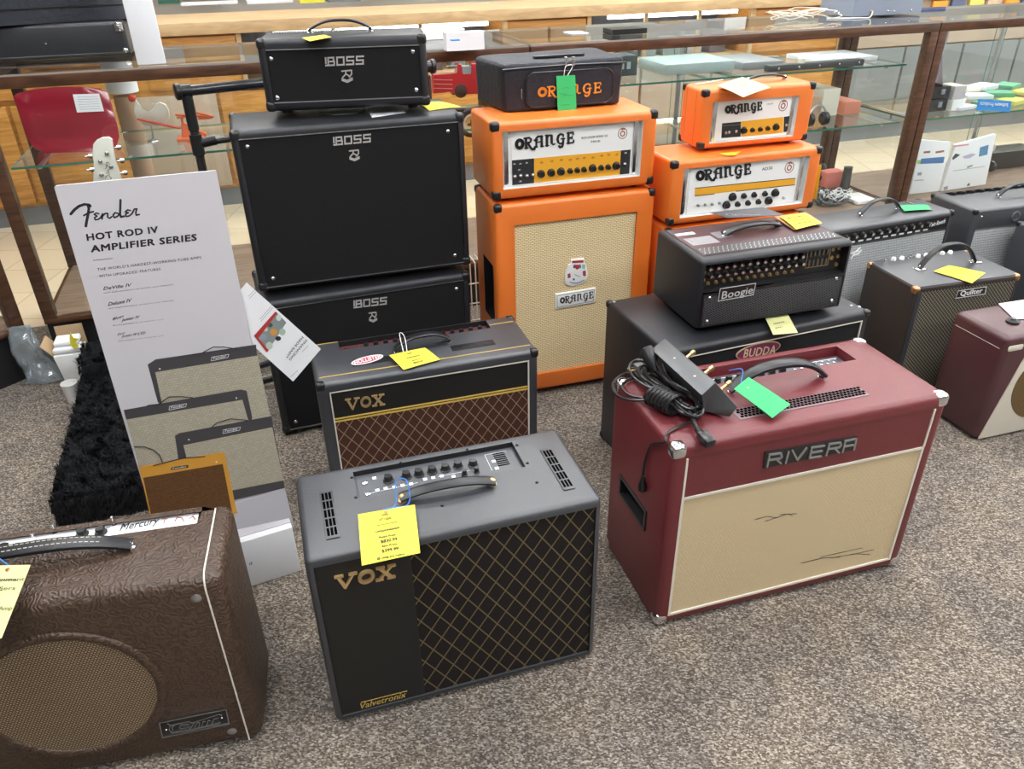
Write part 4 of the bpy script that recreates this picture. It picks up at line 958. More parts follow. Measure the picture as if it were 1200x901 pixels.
# carry bag
zb = .9612
def bag():
    a = atz(596, 132.5, zb); b_ = atz(726, 122.5, zb); U = (b_-a); L = U.length; U.normalize(); V = ZZ.cross(U)
    r = thing('carry_bag', 'black zipped padded carry bag with orange lettering on the wide orange head', 'bag', a+V*.1, math.atan2(U.y, U.x))
    F = Plane(a, U, ZZ, -V); h = .150; d = .235
    bm = B(); P = [F.at(-.012, 0, 0), F.at(L+.004, 0, 0), F.at(L+.02, 0, -d), F.at(-.045, 0, -d)]; Tt = [F.at(-.022, h-.006, .006), F.at(L+.012, h-.004, .006), F.at(L+.012, h, -d), F.at(-.05, h-.004, -d)]
    hexa(bm, P+Tt); bmesh.ops.subdivide_edges(bm, edges=list(bm.edges), cuts=9, use_grid_fill=True)
    rr_ = random.Random(5)
    from mathutils import noise
    ctr = F.at(L/2, h/2, -d/2)
    for v in bm.verts:
        loc = v.co-a; x, y, z = loc.dot(U), loc.dot(V), loc.z; f_ = 1-((2*x/L-1)**2)**3
        v.co += U*(0)+F.N*(.006*noise.noise(v.co*11)) + ZZ*(.004*noise.noise(v.co*9+Vector((3, 1, 2))) if z > .02 else 0)
    bmesh.ops.smooth_vert(bm, verts=[v for v in bm.verts if v.co.z > zb+.004], factor=.5, use_axis_x=True, use_axis_y=True, use_axis_z=True)
    body = obj('body', bm, M['nylon'], r); md = body.modifiers.new('bevel', 'SUBSURF'); md.levels = 1; md.render_levels = 1
    bm = B(); tube(bm, [F.at(u, v, .0085) for u, v in rrect(.035+.02, L-.03, .012, h-.035, .028, 4)][:]+[F.at(*rrect(.055, L-.03, .012, h-.035, .028, 4)[0], .0085)], .0022, 5); obj('pocket_seam', bm, M['plastic'], r)
    bm = B(); prism(bm, rrect(.058, L-.033, .014, h-.038, .026, 4), F, .000, .0085); obj('front_pocket', bm, M['nylon'], r)
    bm = B(); tube(bm, [F.at(-.02+(L+.03)*i/20, h-.022+.003*math.sin(PI*i/20), .0075) for i in range(21)], .0028, 6); obj('zip', bm, M['plastic'], r)
    bm = B(); pbox(bm, Plane(F.at(0, h, 0), U, V, ZZ), L*.28, L*.72, .055, .078, -.004, .003, .001); obj('top_strap', bm, M['plastic'], r)
    for px_ in (663, 672):
        q = F.off(.011); u, v = q.px(px_, 68); bm = B(); pbox(bm, q, u-.005, u+.005, v-.012, v+.004, 0, .004, .001); pbox(bm, q, u-.003, u+.003, v-.022, v-.010, .001, .003, .001); obj('zip_pull', bm, M['chrome'], r)
    q = F.off(.0085); u, v = q.px(611, 112); bm = B(); pbox(bm, q, u-.0015, u+.0015, v-.01, v+.02, 0, .003); obj('pocket_zip_pull', bm, M['chrome'], r)
    bm = B(); strokes(bm, q, mapped(ORANGE, q.px(629, 113.5), q.px(704, 108), q.px(629, 101), 5.6), .002, 0, .0015); obj('orange_lettering', bm, flat('orange_thread', (.85, .30, .03)), r)
    gq = F.off(.014); Q = [gq.at(*gq.px(652, 89)), gq.at(*gq.px(674, 88)), F.off(.026).at(*F.off(.026).px(676, 137.5)), F.off(.026).at(*F.off(.026).px(654, 139))]
    t = card('price_tag', 'green handwritten hang tag on the zip of the black carry bag', 'price tag', Q, 'green', hole=(.48, .09), string=[Q[0]+(Q[1]-Q[0])*.4, F.off(.014).at(*F.off(.014).px(663, 78)), F.off(.014).at(*F.off(.014).px(671, 77)), Q[0]+(Q[1]-Q[0])*.6], stringmat='white')
    tagwriting(t, Q, [(.3, .7, .28), (.15, .55, .42), (.3, .85, .46), (.2, .7, .68)], 'greenink', 4)
bag()
# ---- 6 right orange stack
AD = (.526, 2.479, .299, .563, .23, .222, .588)
hid = Amp('speaker_cabinet', 'orange speaker cabinet mostly hidden behind the black head with diagonal grille', 'speaker cabinet', (.526, 2.479, .299, .540, .25, .586, 0), .012, foot=.02,
          punches=[('F', (.05, .490, .06, .54), .014, 0)], mats=[M['orange']])
hid.plate('grille_cloth', hid.F, .0505, .4895, .0605, .5395, -.0138, -.009, 'orangewheat'); hid.corners(['TLF', 'TRF', 'BLF'], .026, 'plastic', .002, .009, foot=.02)
ad = Amp('amplifier_head', 'orange amplifier head with two knob rows, under the small orange head', 'amplifier', AD, .012, foot=.012, punches=[('F', (.042, .516, .034, .196), .018, 1)], mats=[M['orange'], M['white']])
q = orange_face(ad, .074, .488, .037, .194, .042, .516, .018)
z2 = lambda x, y: (760+x/5.4545, 80+y/5.4545)
letter(ad, 'black_lettering', q, ORANGE, z2(300, 718), z2(650, 672), z2(298, 650), 5.6, 0, .003, 'ink')
bm = B(); prism(bm, [q.px(*z2(295, 815)), q.px(*z2(935, 742)), q.px(*z2(938, 704)), q.px(*z2(297, 768))], q, 0, .0006); ad.add('orange_stripe', bm, 'orangepanel')
bm = B(); strokes(bm, q, [[q.px(*z2(297, 766)), q.px(*z2(938, 702))], [q.px(*z2(295, 816)), q.px(*z2(420, 803))], [q.px(*z2(560, 786)), q.px(*z2(935, 744))]], .0022, .0006, .001); text_px(bm, q, 'AD30', z2(725, 654), z2(792, 645), z2(724, 634), .0006, .01); ad.add('print', bm, 'ink')
crest(ad, q, *q.px(*z2(900, 633)), .040)
kp = [q.off(.01).px(*z2(x, y)) for x, y in ((545, 826), (818, 800), (505, 878), (775, 850))]; knob_set(ad, q, kp, .0115, .014, rot=1.9)
kp = [q.off(.01).px(*z2(x, y)) for x, y in ((617, 820), (683, 813), (752, 806), (577, 873), (643, 865), (710, 857))]; knob_set(ad, q, kp, .008, .012, rot=1.9, name='small_knob')
for x, y in ((315, 875), (360, 871), (405, 867), (452, 860), (861, 828)):
    u, v = q.px(*z2(x, y)); bm = B(); lathe(bm, q.at(u, v), q.N, [(.005, 0), (.005, .003), (.002, .004), (.002, .011)], 10); ad.add('toggle_switch', bm, 'steel')
ad.corners(['TLF', 'TRF', 'BLF', 'BRF'], .026, 'plastic', .002, .009, foot=.012)
sm = Amp('amplifier_head', 'small orange amplifier head topmost on the right orange stack', 'amplifier', (.628, 2.583, .273, .41, .150, .198, .810), .012, foot=.012, punches=[('F', (.036, .352, .030, .160), .014, 1)], mats=[M['orange'], M['white']])
q = orange_face(sm, .058, .330, .033, .158, .036, .352, .014)
letter(sm, 'black_lettering', q, ORANGE, z2(487, 288), z2(722, 264), z2(486, 234), 5.6, 0, .003, 'ink')
for nm, L, mt in (('orange_strip', [(593, 438), (858, 412), (862, 310), (592, 340)], 'orangepanel'), ('black_section', [(465, 446), (588, 437), (590, 341), (470, 352)], 'ink'), ('black_section', [(862, 408), (893, 405), (897, 306), (866, 310)], 'ink')):
    bm = B(); prism(bm, [q.px(*z2(x, y)) for x, y in L], q, 0, .0006); sm.add(nm, bm, mt)
knob_set(sm, q, [q.off(.01).px(*z2(x, y)) for x, y in ((617, 400), (823, 378))], .0095, .013, rot=1.9)
knob_set(sm, q, [q.off(.01).px(*z2(x, y)) for x, y in ((672, 398), (722, 393), (770, 387))], .0065, .011, rot=1.9, name='small_knob')
for x, y in ((492, 412), (512, 408), (557, 402), (877, 362)):
    u, v = q.px(*z2(x, y)); bm = B(); lathe(bm, q.at(u, v, .0006), q.N, [(.005, 0), (.005, .003), (.002, .004), (.002, .009)], 10); sm.add('toggle_switch', bm, 'chrome')
crest(sm, q, *q.px(*z2(860, 238)), .038)
bm = B(); strokes(bm, q, [[q.px(*z2(475, 368)), q.px(*z2(588, 358))]], .001, .0007, .001); text_px(bm, q, 'OR15H', z2(755, 235), z2(795, 230), z2(755, 225), .0006, .01); sm.add('print', bm, flat('grey_print', (.3, .3, .3)))
sm.corners(['TLF', 'TRF', 'BLF', 'BRF', 'TLB', 'BLB'], .024, 'plastic', .002, .008, foot=.012)
sm.handle((.20, .085), (.345, .085), .012, .02, .007, mat='plastic')
bm = B()
for u in (.0475, .1125): pbox(bm, sm.L, u-.0006, u+.0006, .02, .19, -.0002, .0004)
sm.add('side_seam', bm, flat('seam', (.35, .10, .02)))
Q = [atz(870, 90.5, 1.016), atz(903, 102.5, 1.016), atz(871, 114, 1.010), atz(841, 100.5, 1.016)]
card('price_card', 'yellow card lying on the small topmost orange head', 'price tag', Q, 'paleyellow', [('FAST', .2, .5, .3, .005), ('ORANGE OR15', .2, .8, .5, .004), ('$499.99', .3, .7, .72, .005)], sag=.002)
tp = sm.T; bm = B(); tube(bm, catmull([tp.at(.02, .10, .003), tp.at(.07, .105, .006), tp.at(.13, .12, .008)], 5), .002, 5); o = obj('string', bm, M['paper']); tag(o, 'white tag string lying on the small topmost orange head', 'string')
zt = .588+.222+.002
Q = [atz(843, 180, zt), atz(868, 177.5, zt), atz(862, 182, zt), atz(851, 182.5, zt)]
card('price_card', 'yellow card wedged under the small topmost orange head', 'price tag', Q, 'yellow')
e = ad.R.off(.012)
Q = [ad.R.at(.03, .150, .03), ad.R.at(.075, .150, .03), ad.R.at(.075, .03, .034), ad.R.at(.03, .03, .034)]
card('price_tag', 'yellow hang tag at the right side of the lower orange head', 'price tag', Q, 'yellow', string=[Q[0]*.5+Q[1]*.5, ad.R.at(.05, .19, .015), ad.R.at(.06, .21, .006)], stringmat='white')

# ---- 7 black head with knobs on black cabinet
bu = Amp('speaker_cabinet', 'black speaker cabinet with a purple oval badge, behind the oxblood combo', 'speaker cabinet', (.409, 1.787, .353, .669, .36, .494, 0), .014, foot=.008, punches=[('F', (.028, .643, .03, .468), .008, 1)], mats=[M['black_tolex'], M['smooth_black']])
F = bu.F; bu.plate('grille_cloth', F, .029, .642, .031, .467, -.0078, -.003, 'blackcloth')
bm = B(); ring2(bm, F, [(.028, .03), (.643, .03), (.643, .468), (.028, .468)], [(.031, .033), (.640, .033), (.640, .465), (.031, .465)], -.004, .001); bu.add('piping', bm, 'piping')
q = F.off(-.003); cu, cv = q.px(888.2, 410.2)
bm = B(); prism(bm, ell(cu, cv, .0725, .0235, 40, .02), q, 0, .003); bd = bu.add('oval_badge', bm, flat('badge_gold', (.50, .38, .24)))
bm = B(); prism(bm, ell(cu, cv, .0695, .0208, 40, .02), q, .003, .0036); bu.add('badge_field', bm, flat('badge_purple', (.16, .02, .06)), bd)
z3 = lambda x, y: (740+x/4.286, 230+y/4.286)
bm = B(); text_px(bm, q, 'BUDDA', z3(556, 808), z3(716, 786), z3(566, 764), .0040, .02, 1.05); strokes(bm, q, [], .004, 0, .001)
bu.add('badge_lettering', bm, flat('badge_letters', (.62, .50, .34)), bd)
bu.corners(['TLF', 'TRF', 'TLB', 'BLB'], .022, 'plastic', .0015, .008, foot=.008)
bu.screws(bu.T, [(.018, .34), (.655, .035), (.64, .05)], .005, 'steel')
bo = Amp('amplifier_head', 'black amplifier head crowded with gold-rimmed knobs, on the purple badged cabinet', 'amplifier', (.497, 1.882, .290, .466, .262, .212, .495), .012, 'black_tolex', foot=.014,
         punches=[('F', (.012, .452, .121, .198), .026, 1)], mats=[M['black_tolex'], M['smooth_black']])
F, T = bo.F, bo.T
bo.plate('grille_panel', F, .016, .450, .024, .114, 0, .003, 'boogiecloth', .0015)
bm = B(); ring2(bm, F, [(.013, .021), (.453, .021), (.453, .117), (.013, .117)], [(.017, .025), (.449, .025), (.449, .113), (.017, .113)], 0, .005); bo.add('grille_frame', bm, 'plastic')
bo.screws(F, [(.034, .105), (.034, .036), (.428, .107), (.428, .040)], .0055, 'chrome', n=.003)
q = F.off(.003); bm = B(); L = [q.px(841, 352.5), q.px(882, 345), q.px(885, 331.5), q.px(843.5, 338)]; prism(bm, L, q, 0, .002); bd = bo.add('nameplate', bm, 'smooth_black')
bm = B(); strokes(bm, q, [L+[L[0]]], .0016, .002, .0032); text_px(bm, q, 'Boogie', (844.5, 350), (881, 343.2), (846, 340.6), .0034, .012); bo.add('name_lettering', bm, plain('satin_silver2', (.66, .67, .66), .4, .2), bd)
q = F.off(-.026)
bo.plate('control_panel', q, .013, .451, .122, .197, 0, .002, 'smooth_black')
cp = []
rr_ = random.Random(2)
for j, v in enumerate((.180, .158, .137)):
    for i in range(13 if j < 2 else 12):
        cp.append((.034+i*.0235+(.006 if j == 1 else 0), v))
knob_set(bo, q, cp[:13], .0075, .014, n=.002, rot=1.5); knob_set(bo, q, cp[13:26], .0072, .014, n=.002, rot=2.2)
for (u, v) in cp[26:]:
    bm = B(); lathe(bm, q.at(u+.004, v, .002), q.N, [(.0055, 0), (.0055, .003), (.002, .004), (.002, .010)], 8); bo.add('toggle_switch', bm, 'brass')
for (u, v) in cp[:26]:
    bm = B(); lathe(bm, q.at(u, v, .0155), q.N, [(.0045, 0), (.0045, .001), (.002, .0015)], 8); bo.add('knob_cap', bm, 'chrome')
    bm = B(); lathe(bm, q.at(u+.0118, v-.005, .002), q.N, [(.0028, 0), (.0028, .004), (.001, .006)], 6); bo.add('indicator', bm, 'brass')
bm = B()
for i in range(5):
    for v in (.152, .182): pbox(bm, q, .345+i*.0135, .353+i*.0135, v-.010, v+.010, .002, .004)
ge = bo.add('equaliser_sliders', bm, 'gunmetal')
bm = B(); strokes(bm, q, [[(.339, .140), (.411, .140), (.411, .196), (.339, .196), (.339, .140)]], .0014, .002, .0035)
for i in range(5): strokes(bm, q, [[(.349+i*.0135, .143), (.349+i*.0135, .163)], [(.349+i*.0135, .173), (.349+i*.0135, .193)]], .0008, .004, .0044)
bo.add('equaliser_frame', bm, 'brass', ge)
for u, v in ((.022, .188), (.022, .168), (.022, .148), (.420, .185), (.420, .160), (.440, .186), (.440, .162), (.440, .138)):
    bm = B(); lathe(bm, q.at(u, v, .002), q.N, [(.006, 0), (.006, .003), (.0035, .0035), (.003, .001)], 12); bo.add('jack_socket', bm, 'brass')
M['maroonpl'] = plain('dark_maroon_panel', (0.07, 0.035, 0.04), 0.35)
bo.plate('top_panel', T, .020, .446, .030, .240, -.001, .0012, 'maroonpl')
bo.plate('vent_grille', T, .024, .442, .034, .082, .0012, .0022, 'gunmetal')
bm = B()
for i in range(30):
    for j in range(3):
        u = .028+i*.0138+(j % 2)*.006; v = .038+j*.0145; strokes(bm, T, [[(u, v), (u+.007, v+.009)]], .0028, .0022, .0034)
bo.add('grille_dashes', bm, 'steel')  # slanted silver dashes of the perforated metal grille
bo.plate('warning_plate', T, .03, .115, .105, .165, .0012, .0018, plain('plate_grey', (.20, .19, .2), .4)); bo.plate('warning_plate', T, .125, .175, .135, .185, .0012, .0018, plain('plate_grey', (.20, .19, .2), .4))
bm = B()
for j in range(7): text_on(bm, T, 'CAUTION RISK OF ELECTRIC SHOCK DO NOT OPEN', (.033, .110+j*.0078), (.112, .110+j*.0078), (.033, .1135+j*.0078), .0022)
bo.add('plate_print', bm, 'paper')
bo.plate('name_label', T, .028, .085, .190, .208, .0012, .0018, 'paper')
bo.handle((.150, .150), (.335, .165), .014, .03, .010, cap='chrome')
cpl = bo.T
Q = [cpl.at(.150, .235, .042), cpl.at(.315, .222, .044), cpl.at(.345, .160, .036), cpl.at(.175, .180, .040)]
cc = thing('name_card', 'grey black card with an oval outline on top of the black knobby head', 'card', Q[3], .29)
bm = B(); nn = sheet(bm, Q, .001, 0); obj('card', bm, plain('slate_card', (.05, .055, .065), .45), cc)
pl = Plane(Q[3], Q[2]-Q[3], Q[0]-Q[3]); bm = B(); strokes(bm, pl, [[(x*.8+.02, y*.6+.014) for x, y in rrect(0, .13, 0, .035, .015, 4)]+[(.8*.115+.02, .014)]], .0012, .0012, .0018); text_on(bm, pl, 'GENZBENZ', (.035, .019), (.112, .019), (.035, .031), .0016, .02); obj('oval_print', bm, M['steel'], cc)
zt = .495+.212
Q = [atz(914, 254, zt+.012), atz(943, 250, zt+.012), atz(963, 262, zt+.008), atz(933, 269, zt+.008)]
card('price_card', 'yellow card on the back right of the black knobby head', 'price tag', Q, 'yellow', [('MESA BOOGIE', .15, .7, .25, .005), ('MARK V HEAD', .15, .8, .45, .004), ('SALE $1999.99', .15, .8, .7, .005)], sag=.002)
Q2 = [q_+Vector((-.012, .010, -.004)) for q_ in Q]
Q2 = [Q[0]+(Q[0]-Q[2])*.14-ZZ*.003, Q[1]+(Q[1]-Q[3])*.14-ZZ*.003, Q[2]+(Q[1]-Q[3])*.10-ZZ*.003, Q[3]+(Q[0]-Q[2])*.04-ZZ*.003]
card('folder', 'faded red folder under the yellow card on the black knobby head', 'folder', Q2, flat('faded_red', (.55, .16, .12)) if False else 'copper')
Q = [atz(897, 373, .5085), atz(923, 368, .5085), atz(935, 390, .497), atz(906, 392.5, .497)]
card('price_card', 'pale cream card hanging out from under the black knobby head', 'price tag', Q, 'paleyellow', [('ORANGE', .2, .7, .45, .005), ('SALE', .2, .6, .7, .004)])

# ---- 8 diamond mesh combo right
qu = Amp('guitar_amplifier', 'black combo amplifier with fine diamond mesh front and copper corners', 'amplifier', (1.34, 2.357, .241, .418, .254, .413, 0), .008, foot=.006,
         punches=[('F', (.012, .406, .014, .396), .004, 1)], mats=[M['brown_cab'], M['smooth_black']])
F, T = qu.F, qu.T
qu.plate('mesh_grille', F, .0125, .4055, .0145, .3955, -.0038, -.001, 'quilcloth')
bm = B(); pbox(bm, F, .012, .030, .014, .396, -.0008, .0008); qu.add('mesh_border', bm, 'grey_tolex')
L = [F.px(1119, 349), F.px(1153.5, 344), F.px(1155, 335.5), F.px(1122, 340.5)]; bm = B(); prism(bm, L, F, 0, .003); bd = qu.add('nameplate', bm, 'smooth_black')
bm = B(); strokes(bm, F, [L+[L[0]]], .0016, .003, .0038); text_px(bm, F, 'Quilter', (1124, 346.6), (1150, 342.6), (1125, 340.6), .0036, .03); qu.add('name_lettering', bm, 'white', bd)
qu.plate('lid', T, .004, .414, .004, .25, -.002, .0015, 'grey_tolex', .001)
qu.corners(['TLF', 'TRF', 'TLB', 'TRB'], .024, 'copper', .002, .009)
qu.handle((.125, .140), (.345, .135), .075, .024, .008, cap='chrome')
for u in (.105, .335): qu.plate('handle_bracket', T, u, u+.035, .122, .150, 0, .006, 'chrome', .002)
tp = T
for i in range(9):
    bm = B(); u = .06+i*.034; lathe(bm, tp.at(u, .236, .0), ZZ, [(.009, 0), (.008, .008), (.006, .012)], 10); qu.add('control_knob', bm, 'white' if i % 3 else 'chrome')
Q = [atz(1112, 311, .417), atz(1155, 320, .417), atz(1139, 332, .417), atz(1094, 318, .417)]
card('price_card', 'yellow card on top of the diamond mesh combo', 'price tag', Q, 'yellow', [('USED QUILTER', .25, .75, .4, .004), ('SALE $399', .3, .7, .7, .004)], sag=.002)

# ---- 9 burgundy combo at right edge
bg = Amp('guitar_amplifier', 'burgundy and cream combo amplifier cut off by the right edge', 'amplifier', (1.492, 2.06, .282, .5, .215, .374, 0), .020, 'burg', foot=.004)
F, T = bg.F, bg.T
bm = B(); prism(bm, [(.012, .010), (.488, .010), (.488, .352), (.400, .352), (.102, .352), (.088, .300)], F, 0, .003, .001); bg.add('cream_panel', bm, 'cream')
c_ = (.235, .185)
bm = B(); prism(bm, [p for p in ell(c_[0], c_[1], .150, .135, 40) if p[1] > .062] , F, .003, .0045); bg.add('speaker_grille', bm, weave('brown_grille', (.20, .13, .05), (.16, .10, .04), (.05, .03, .015), .006, .005))
bm = B(); prism(bm, rrect(.010, .066, .328, .346, .006), F, 0, .002, .0006); bg.add('badge', bm, 'cream')
bm = B(); pbox(bm, bg.L, .02, .195, .330, .3312, 0, .0006); bg.add('side_seam', bm, 'piping')
bm = B(); lathe(bm, T.at(.10, .085, 0), ZZ, [(.020, 0), (.020, .006), (.008, .012), (.008, .014)], 16); bg.add('handle_mount', bm, 'plastic')
Q = [atz(1170, 356, .377), atz(1215, 349, .377), atz(1240, 372, .377), atz(1189, 374, .377)]
card('leaflet', 'white leaflet with green print on the burgundy combo', 'leaflet', Q, 'paper', [('price list and features', .15, .9, .25, .006)], ink='greenink')
bm = B(); tube(bm, catmull([T.at(.14, .06, .003), T.at(.17, .045, .012), T.at(.21, .05, .006), T.at(.24, .035, .003)], 5), .0025, 6); o = obj('bead_chain', bm, M['steel']); tag(o, 'short metal chain lying by the leaflet on the burgundy combo', 'chain')

# ---- 10 silver grille combo, 11 far right, 12 edge
si = Amp('guitar_amplifier', 'black combo amplifier with silver grille and a green card on top', 'amplifier', (1.081, 2.611, .353, .641, .177, .520, 0), .012, 'grey_tolex', foot=.006,
         punches=[('F', (.022, .620, .03, .502), .008, 1)], mats=[M['grey_tolex'], M['smooth_black']])
F, T = si.F, si.T
si.plate('grille_cloth', F, .023, .619, .031, .448, -.0078, -.002, 'silvercloth')
si.plate('control_panel', F, .023, .619, .452, .501, -.0078, -.004, 'smooth_black')
bm = B(); pbox(bm, F, .023, .619, .448, .4515, -.006, .0); si.add('trim_bead', bm, 'chrome'); si.plate('side_bead', F, .6165, .620, .45, .502, -.006, .001, 'chrome')
q = F.off(-.004); knob_set(si, q, [(.10+i*.038, .483) for i in range(12)], .0085, .016, mat='plastic', skirt=1)
for i in range(12):
    bm = B(); lathe(bm, q.at(.10+i*.038, .483, .0155), q.N, [(.006, 0), (.006, .0012), (.002, .002)], 10); si.add('knob_cap', bm, 'chrome')
bm = B(); [pbox(bm, q, .10+i*.038-.012, .10+i*.038+.010, .458, .464, 0, .001) for i in range(12)]; text_on(bm, q, 'Twin Reverb', (.53, .468), (.605, .476), (.532, .486), .001, .03); si.add('panel_print', bm, 'paper')
q = F.off(-.002); bm = B(); strokes(bm, q, [[q.px(x, y) for x, y in L] for L in ([(997, 303), (1001, 296), (1008, 290)], [(997, 297), (1006, 294)], [(1000, 299), (1006, 297), (1009, 293)])], .004, 0, .003); si.add('script_badge', bm, 'white')
si.corners(['TLF', 'TRF', 'TRB'], .022, 'plastic', .0015, .008)
si.handle((.266, .088), (.459, .096), .045, .022, .008, cap='chrome'); si.plate('corner_strip', T, .552, .560, .03, .17, -.001, .002, 'chrome')
Q = [atz(1053, 241, .527), atz(1086, 240, .527), atz(1091, 245.5, .527), atz(1060, 247.5, .527)]
card('price_card', 'green card lying on the silver grille combo', 'price tag', Q, 'green', sag=.003)
fr = Amp('guitar_amplifier', 'tall black combo amplifier with striped silver grille behind the diamond mesh combo', 'amplifier', (1.766, 2.841, .254, .63, .24, .516, 0), .012, 'black_tolex', foot=.006,
         punches=[('F', (.022, .608, .03, .440), .008, 1), ('T', (.05, .59, .185, .225), .012, 1)], mats=[M['grey_tolex'], M['smooth_black']])
F, T = fr.F, fr.T
fr.plate('grille_cloth', F, .023, .607, .031, .439, -.0078, -.002, 'silvercloth'); bm = B(); pbox(bm, F, .022, .608, .437, .4405, -.004, .001); fr.add('trim_bead', bm, 'steel')
fr.screws(F, [(.035, .488)], .005, 'chrome'); knob_set(fr, T.off(-.012), [(.08+i*.045, .205) for i in range(11)], .009, .018, mat='plastic')
fr.handle((.20, .11), (.41, .12), .04, .022, .008, cap='chrome'); bm = B(); strokes(bm, F, [ring_pts(.195, .475, .018, .018, 12)], .004, 0, .003); fr.add('round_badge', bm, 'steel')
fr.corners(['TLF', 'TLB'], .02, 'plastic', .0015, .007)
TB = atz(1191, 259, .47); V_ = Vector((-math.sin(.285), math.cos(.285), 0)); P0 = TB-V_*.25
eg = Amp('speaker_cabinet', 'plain black cabinet cut off by the right edge above the burgundy combo', 'speaker cabinet', (P0.x, P0.y, .285, .45, .25, .47, 0), .012, 'black_tolex', foot=.006,
         punches=[('F', (.02, .43, .03, .44), .008, 0)], mats=[M['grey_tolex'], M['smooth_black']])
eg.plate('grille_cloth', eg.F, .021, .429, .031, .439, -.0078, -.002, 'blackcloth'); eg.corners(['TLF', 'TLB'], .02, 'plastic', .0015, .007)

# ---- 13 embossed brown combo, front left
ca = Amp('guitar_amplifier', 'brown embossed combo amplifier with an oval tan grille, cut off at the lower left corner', 'amplifier', (-1.036, .924, .201, .52, .225, .46, 0), .026, foot=.005,
         punches=[('T', (.045, .462, .163, .214), .010, 0)], mats=[M['fiddle']])
F, T = ca.F, ca.T
c_ = (.205, .224)
bm = B(); prism(bm, ell(*c_, .151, .151, 64), F, .0, .0012); ca.add('speaker_grille', bm, 'carrcloth')
bm = B(); N_ = 64
rings = []
for k_ in range(9):
    a = PI*k_/8; rings.append([F.at(c_[0]+(.158+.009*math.cos(a))*math.cos(2*PI*i/N_), c_[1]+(.158+.009*math.cos(a))*math.sin(2*PI*i/N_), .006*math.sin(a)) for i in range(N_)])
V_ = [[bm.verts.new(p) for p in r] for r in rings]
for A_, B_ in zip(V_, V_[1:]):
    for i in range(N_): bm.faces.new((A_[i], A_[(i+1) % N_], B_[(i+1) % N_], B_[i]))
ca.add('grille_lip', bm, 'fiddle')
bm = B(); pts = [F.at(.489, .012, .0008), F.at(.489, .43, .0008)]+[ca.T.at(.489, .026-.026*math.cos(a)+.0, .001-.026*(1-math.sin(a))) for a in (.25, .6, .9, 1.2, 1.5)]+[T.at(.489, .20, .001)]
strap(bm, pts, ca.U, .0032, .0022); ca.add('piping', bm, 'piping')
ca.screws(F, [F.px(230, 701), F.px(272, 857)], .0095, 'steel')
q = F
L = [q.px(150+x/6, 750+y/6) for x, y in ((245, 678), (712, 582), (690, 480), (222, 575))]
bm = B(); prism(bm, L, q, 0, .002, .001); bd = ca.add('nameplate', bm, 'smooth_black')
bm = B(); ln = lambda pts: [q.px(150+x/6, 750+y/6) for x, y in pts]
strokes(bm, q, [L+[L[0]]], .0016, .002, .0034); strokes(bm, q, [ln([(280, 580), (300, 592), (430, 565), (450, 575), (640, 515), (660, 520)]), ln([(300, 592), (290, 620), (310, 645), (430, 625), (450, 600), (470, 570)]), ln([(330, 590), (310, 605), (318, 628)]), ln([(430, 585), (370, 592), (362, 606), (375, 615), (440, 600)]), ln([(470, 605), (485, 575), (505, 572), (500, 600)]), ln([(520, 595), (530, 565), (545, 565)]), ln([(555, 590), (565, 558), (580, 558)]), ln([(590, 580), (605, 548), (635, 540)]), ln([(430, 625), (560, 595), (650, 575)])], .0013, .002, .0034)
ca.add('name_lettering', bm, 'steel', bd)
for x, y in ((270, 625), (660, 540)):
    u, v = q.px(150+x/6, 750+y/6); bm = B(); lathe(bm, q.at(u, v, .002), q.N, [(.0025, 0), (.002, .0014)], 10); obj('rivet', bm, M['chrome'], bd)
tp = T.off(-.010); M['rail'] = plain('maroon_rail', (.07, .03, .035), .4)
ca.plate('control_panel', tp, .047, .455, .166, .206, 0, .003, 'paper'); ca.plate('panel_rail', tp, .046, .460, .206, .2135, 0, .008, 'rail')
kp = [tp.off(.012).px(x, y) for x, y in ((4, 640), (20, 640), (95, 622), (117, 620))]; knob_set(ca, tp, kp, .0095, .012, n=.003)
for x, y in ((40, 632), (64, 621), (133, 612)):
    u, v = tp.off(.01).px(x, y); bm = B(); lathe(bm, tp.at(u, v, .003), ZZ, [(.005, 0), (.005, .002), (.0016, .003), (.0016, .018), (.0026, .021)], 10); ca.add('toggle_switch', bm, 'chrome')
q = tp.off(.003); bm = B(); text_px(bm, q, 'Mercury', (140, 622.5), (185, 613.5), (144, 613.5), .0006, .01); strokes(bm, q, [[q.px(140, 623), q.px(147, 614), q.px(146, 621)]], .0009, .0005, .0009); strokes(bm, q, [[q.px(x, y) for x, y in ((112, 617), (116, 616))], [q.px(x, y) for x, y in ((125, 619), (129, 618))]], .0012, .0004, .0009); ca.add('panel_lettering', bm, 'ink')
bm = B(); pr = [[(192, 613), (193, 610)], [(190, 608), (196, 608)], [(205, 611), (208, 606), (213, 607), (216, 611)], [(222, 608), (226, 605), (229, 609)]]; strokes(bm, q, [[q.px(*p) for p in l] for l in pr], .0022, .0004, .0009); ca.add('panel_drawings', bm, flat('rust_print', (.40, .10, .06)))
ca.handle((.02, .112), (.350, .116), .027, .030, .013, cap='chrome', stitch=True, label='black padded strap handle with white stitching', swell=.12)
bm = B(); p_ = T.at(.305, .13, .0); tube(bm, [p_, p_+ZZ*.02+ca.U*.004], .0014, 6); ca.add('handle_pin', bm, 'chrome')
Q = [T.at(.060, .120, .040), T.at(.155, .118, .040), None, None]
Q = [atz(-50, 664, .505), atz(36, 662, .505), atz(2, 748, .470), atz(-70, 755, .470)]
t = card('price_tag', 'pale yellow handwritten tag tied to the brown embossed combo at the left edge', 'price tag', Q, 'paleyellow', hole=(.70, .06), string=[Q[0]*.3+Q[1]*.7, T.at(.10, .12, .07), T.at(.12, .14, .05)])
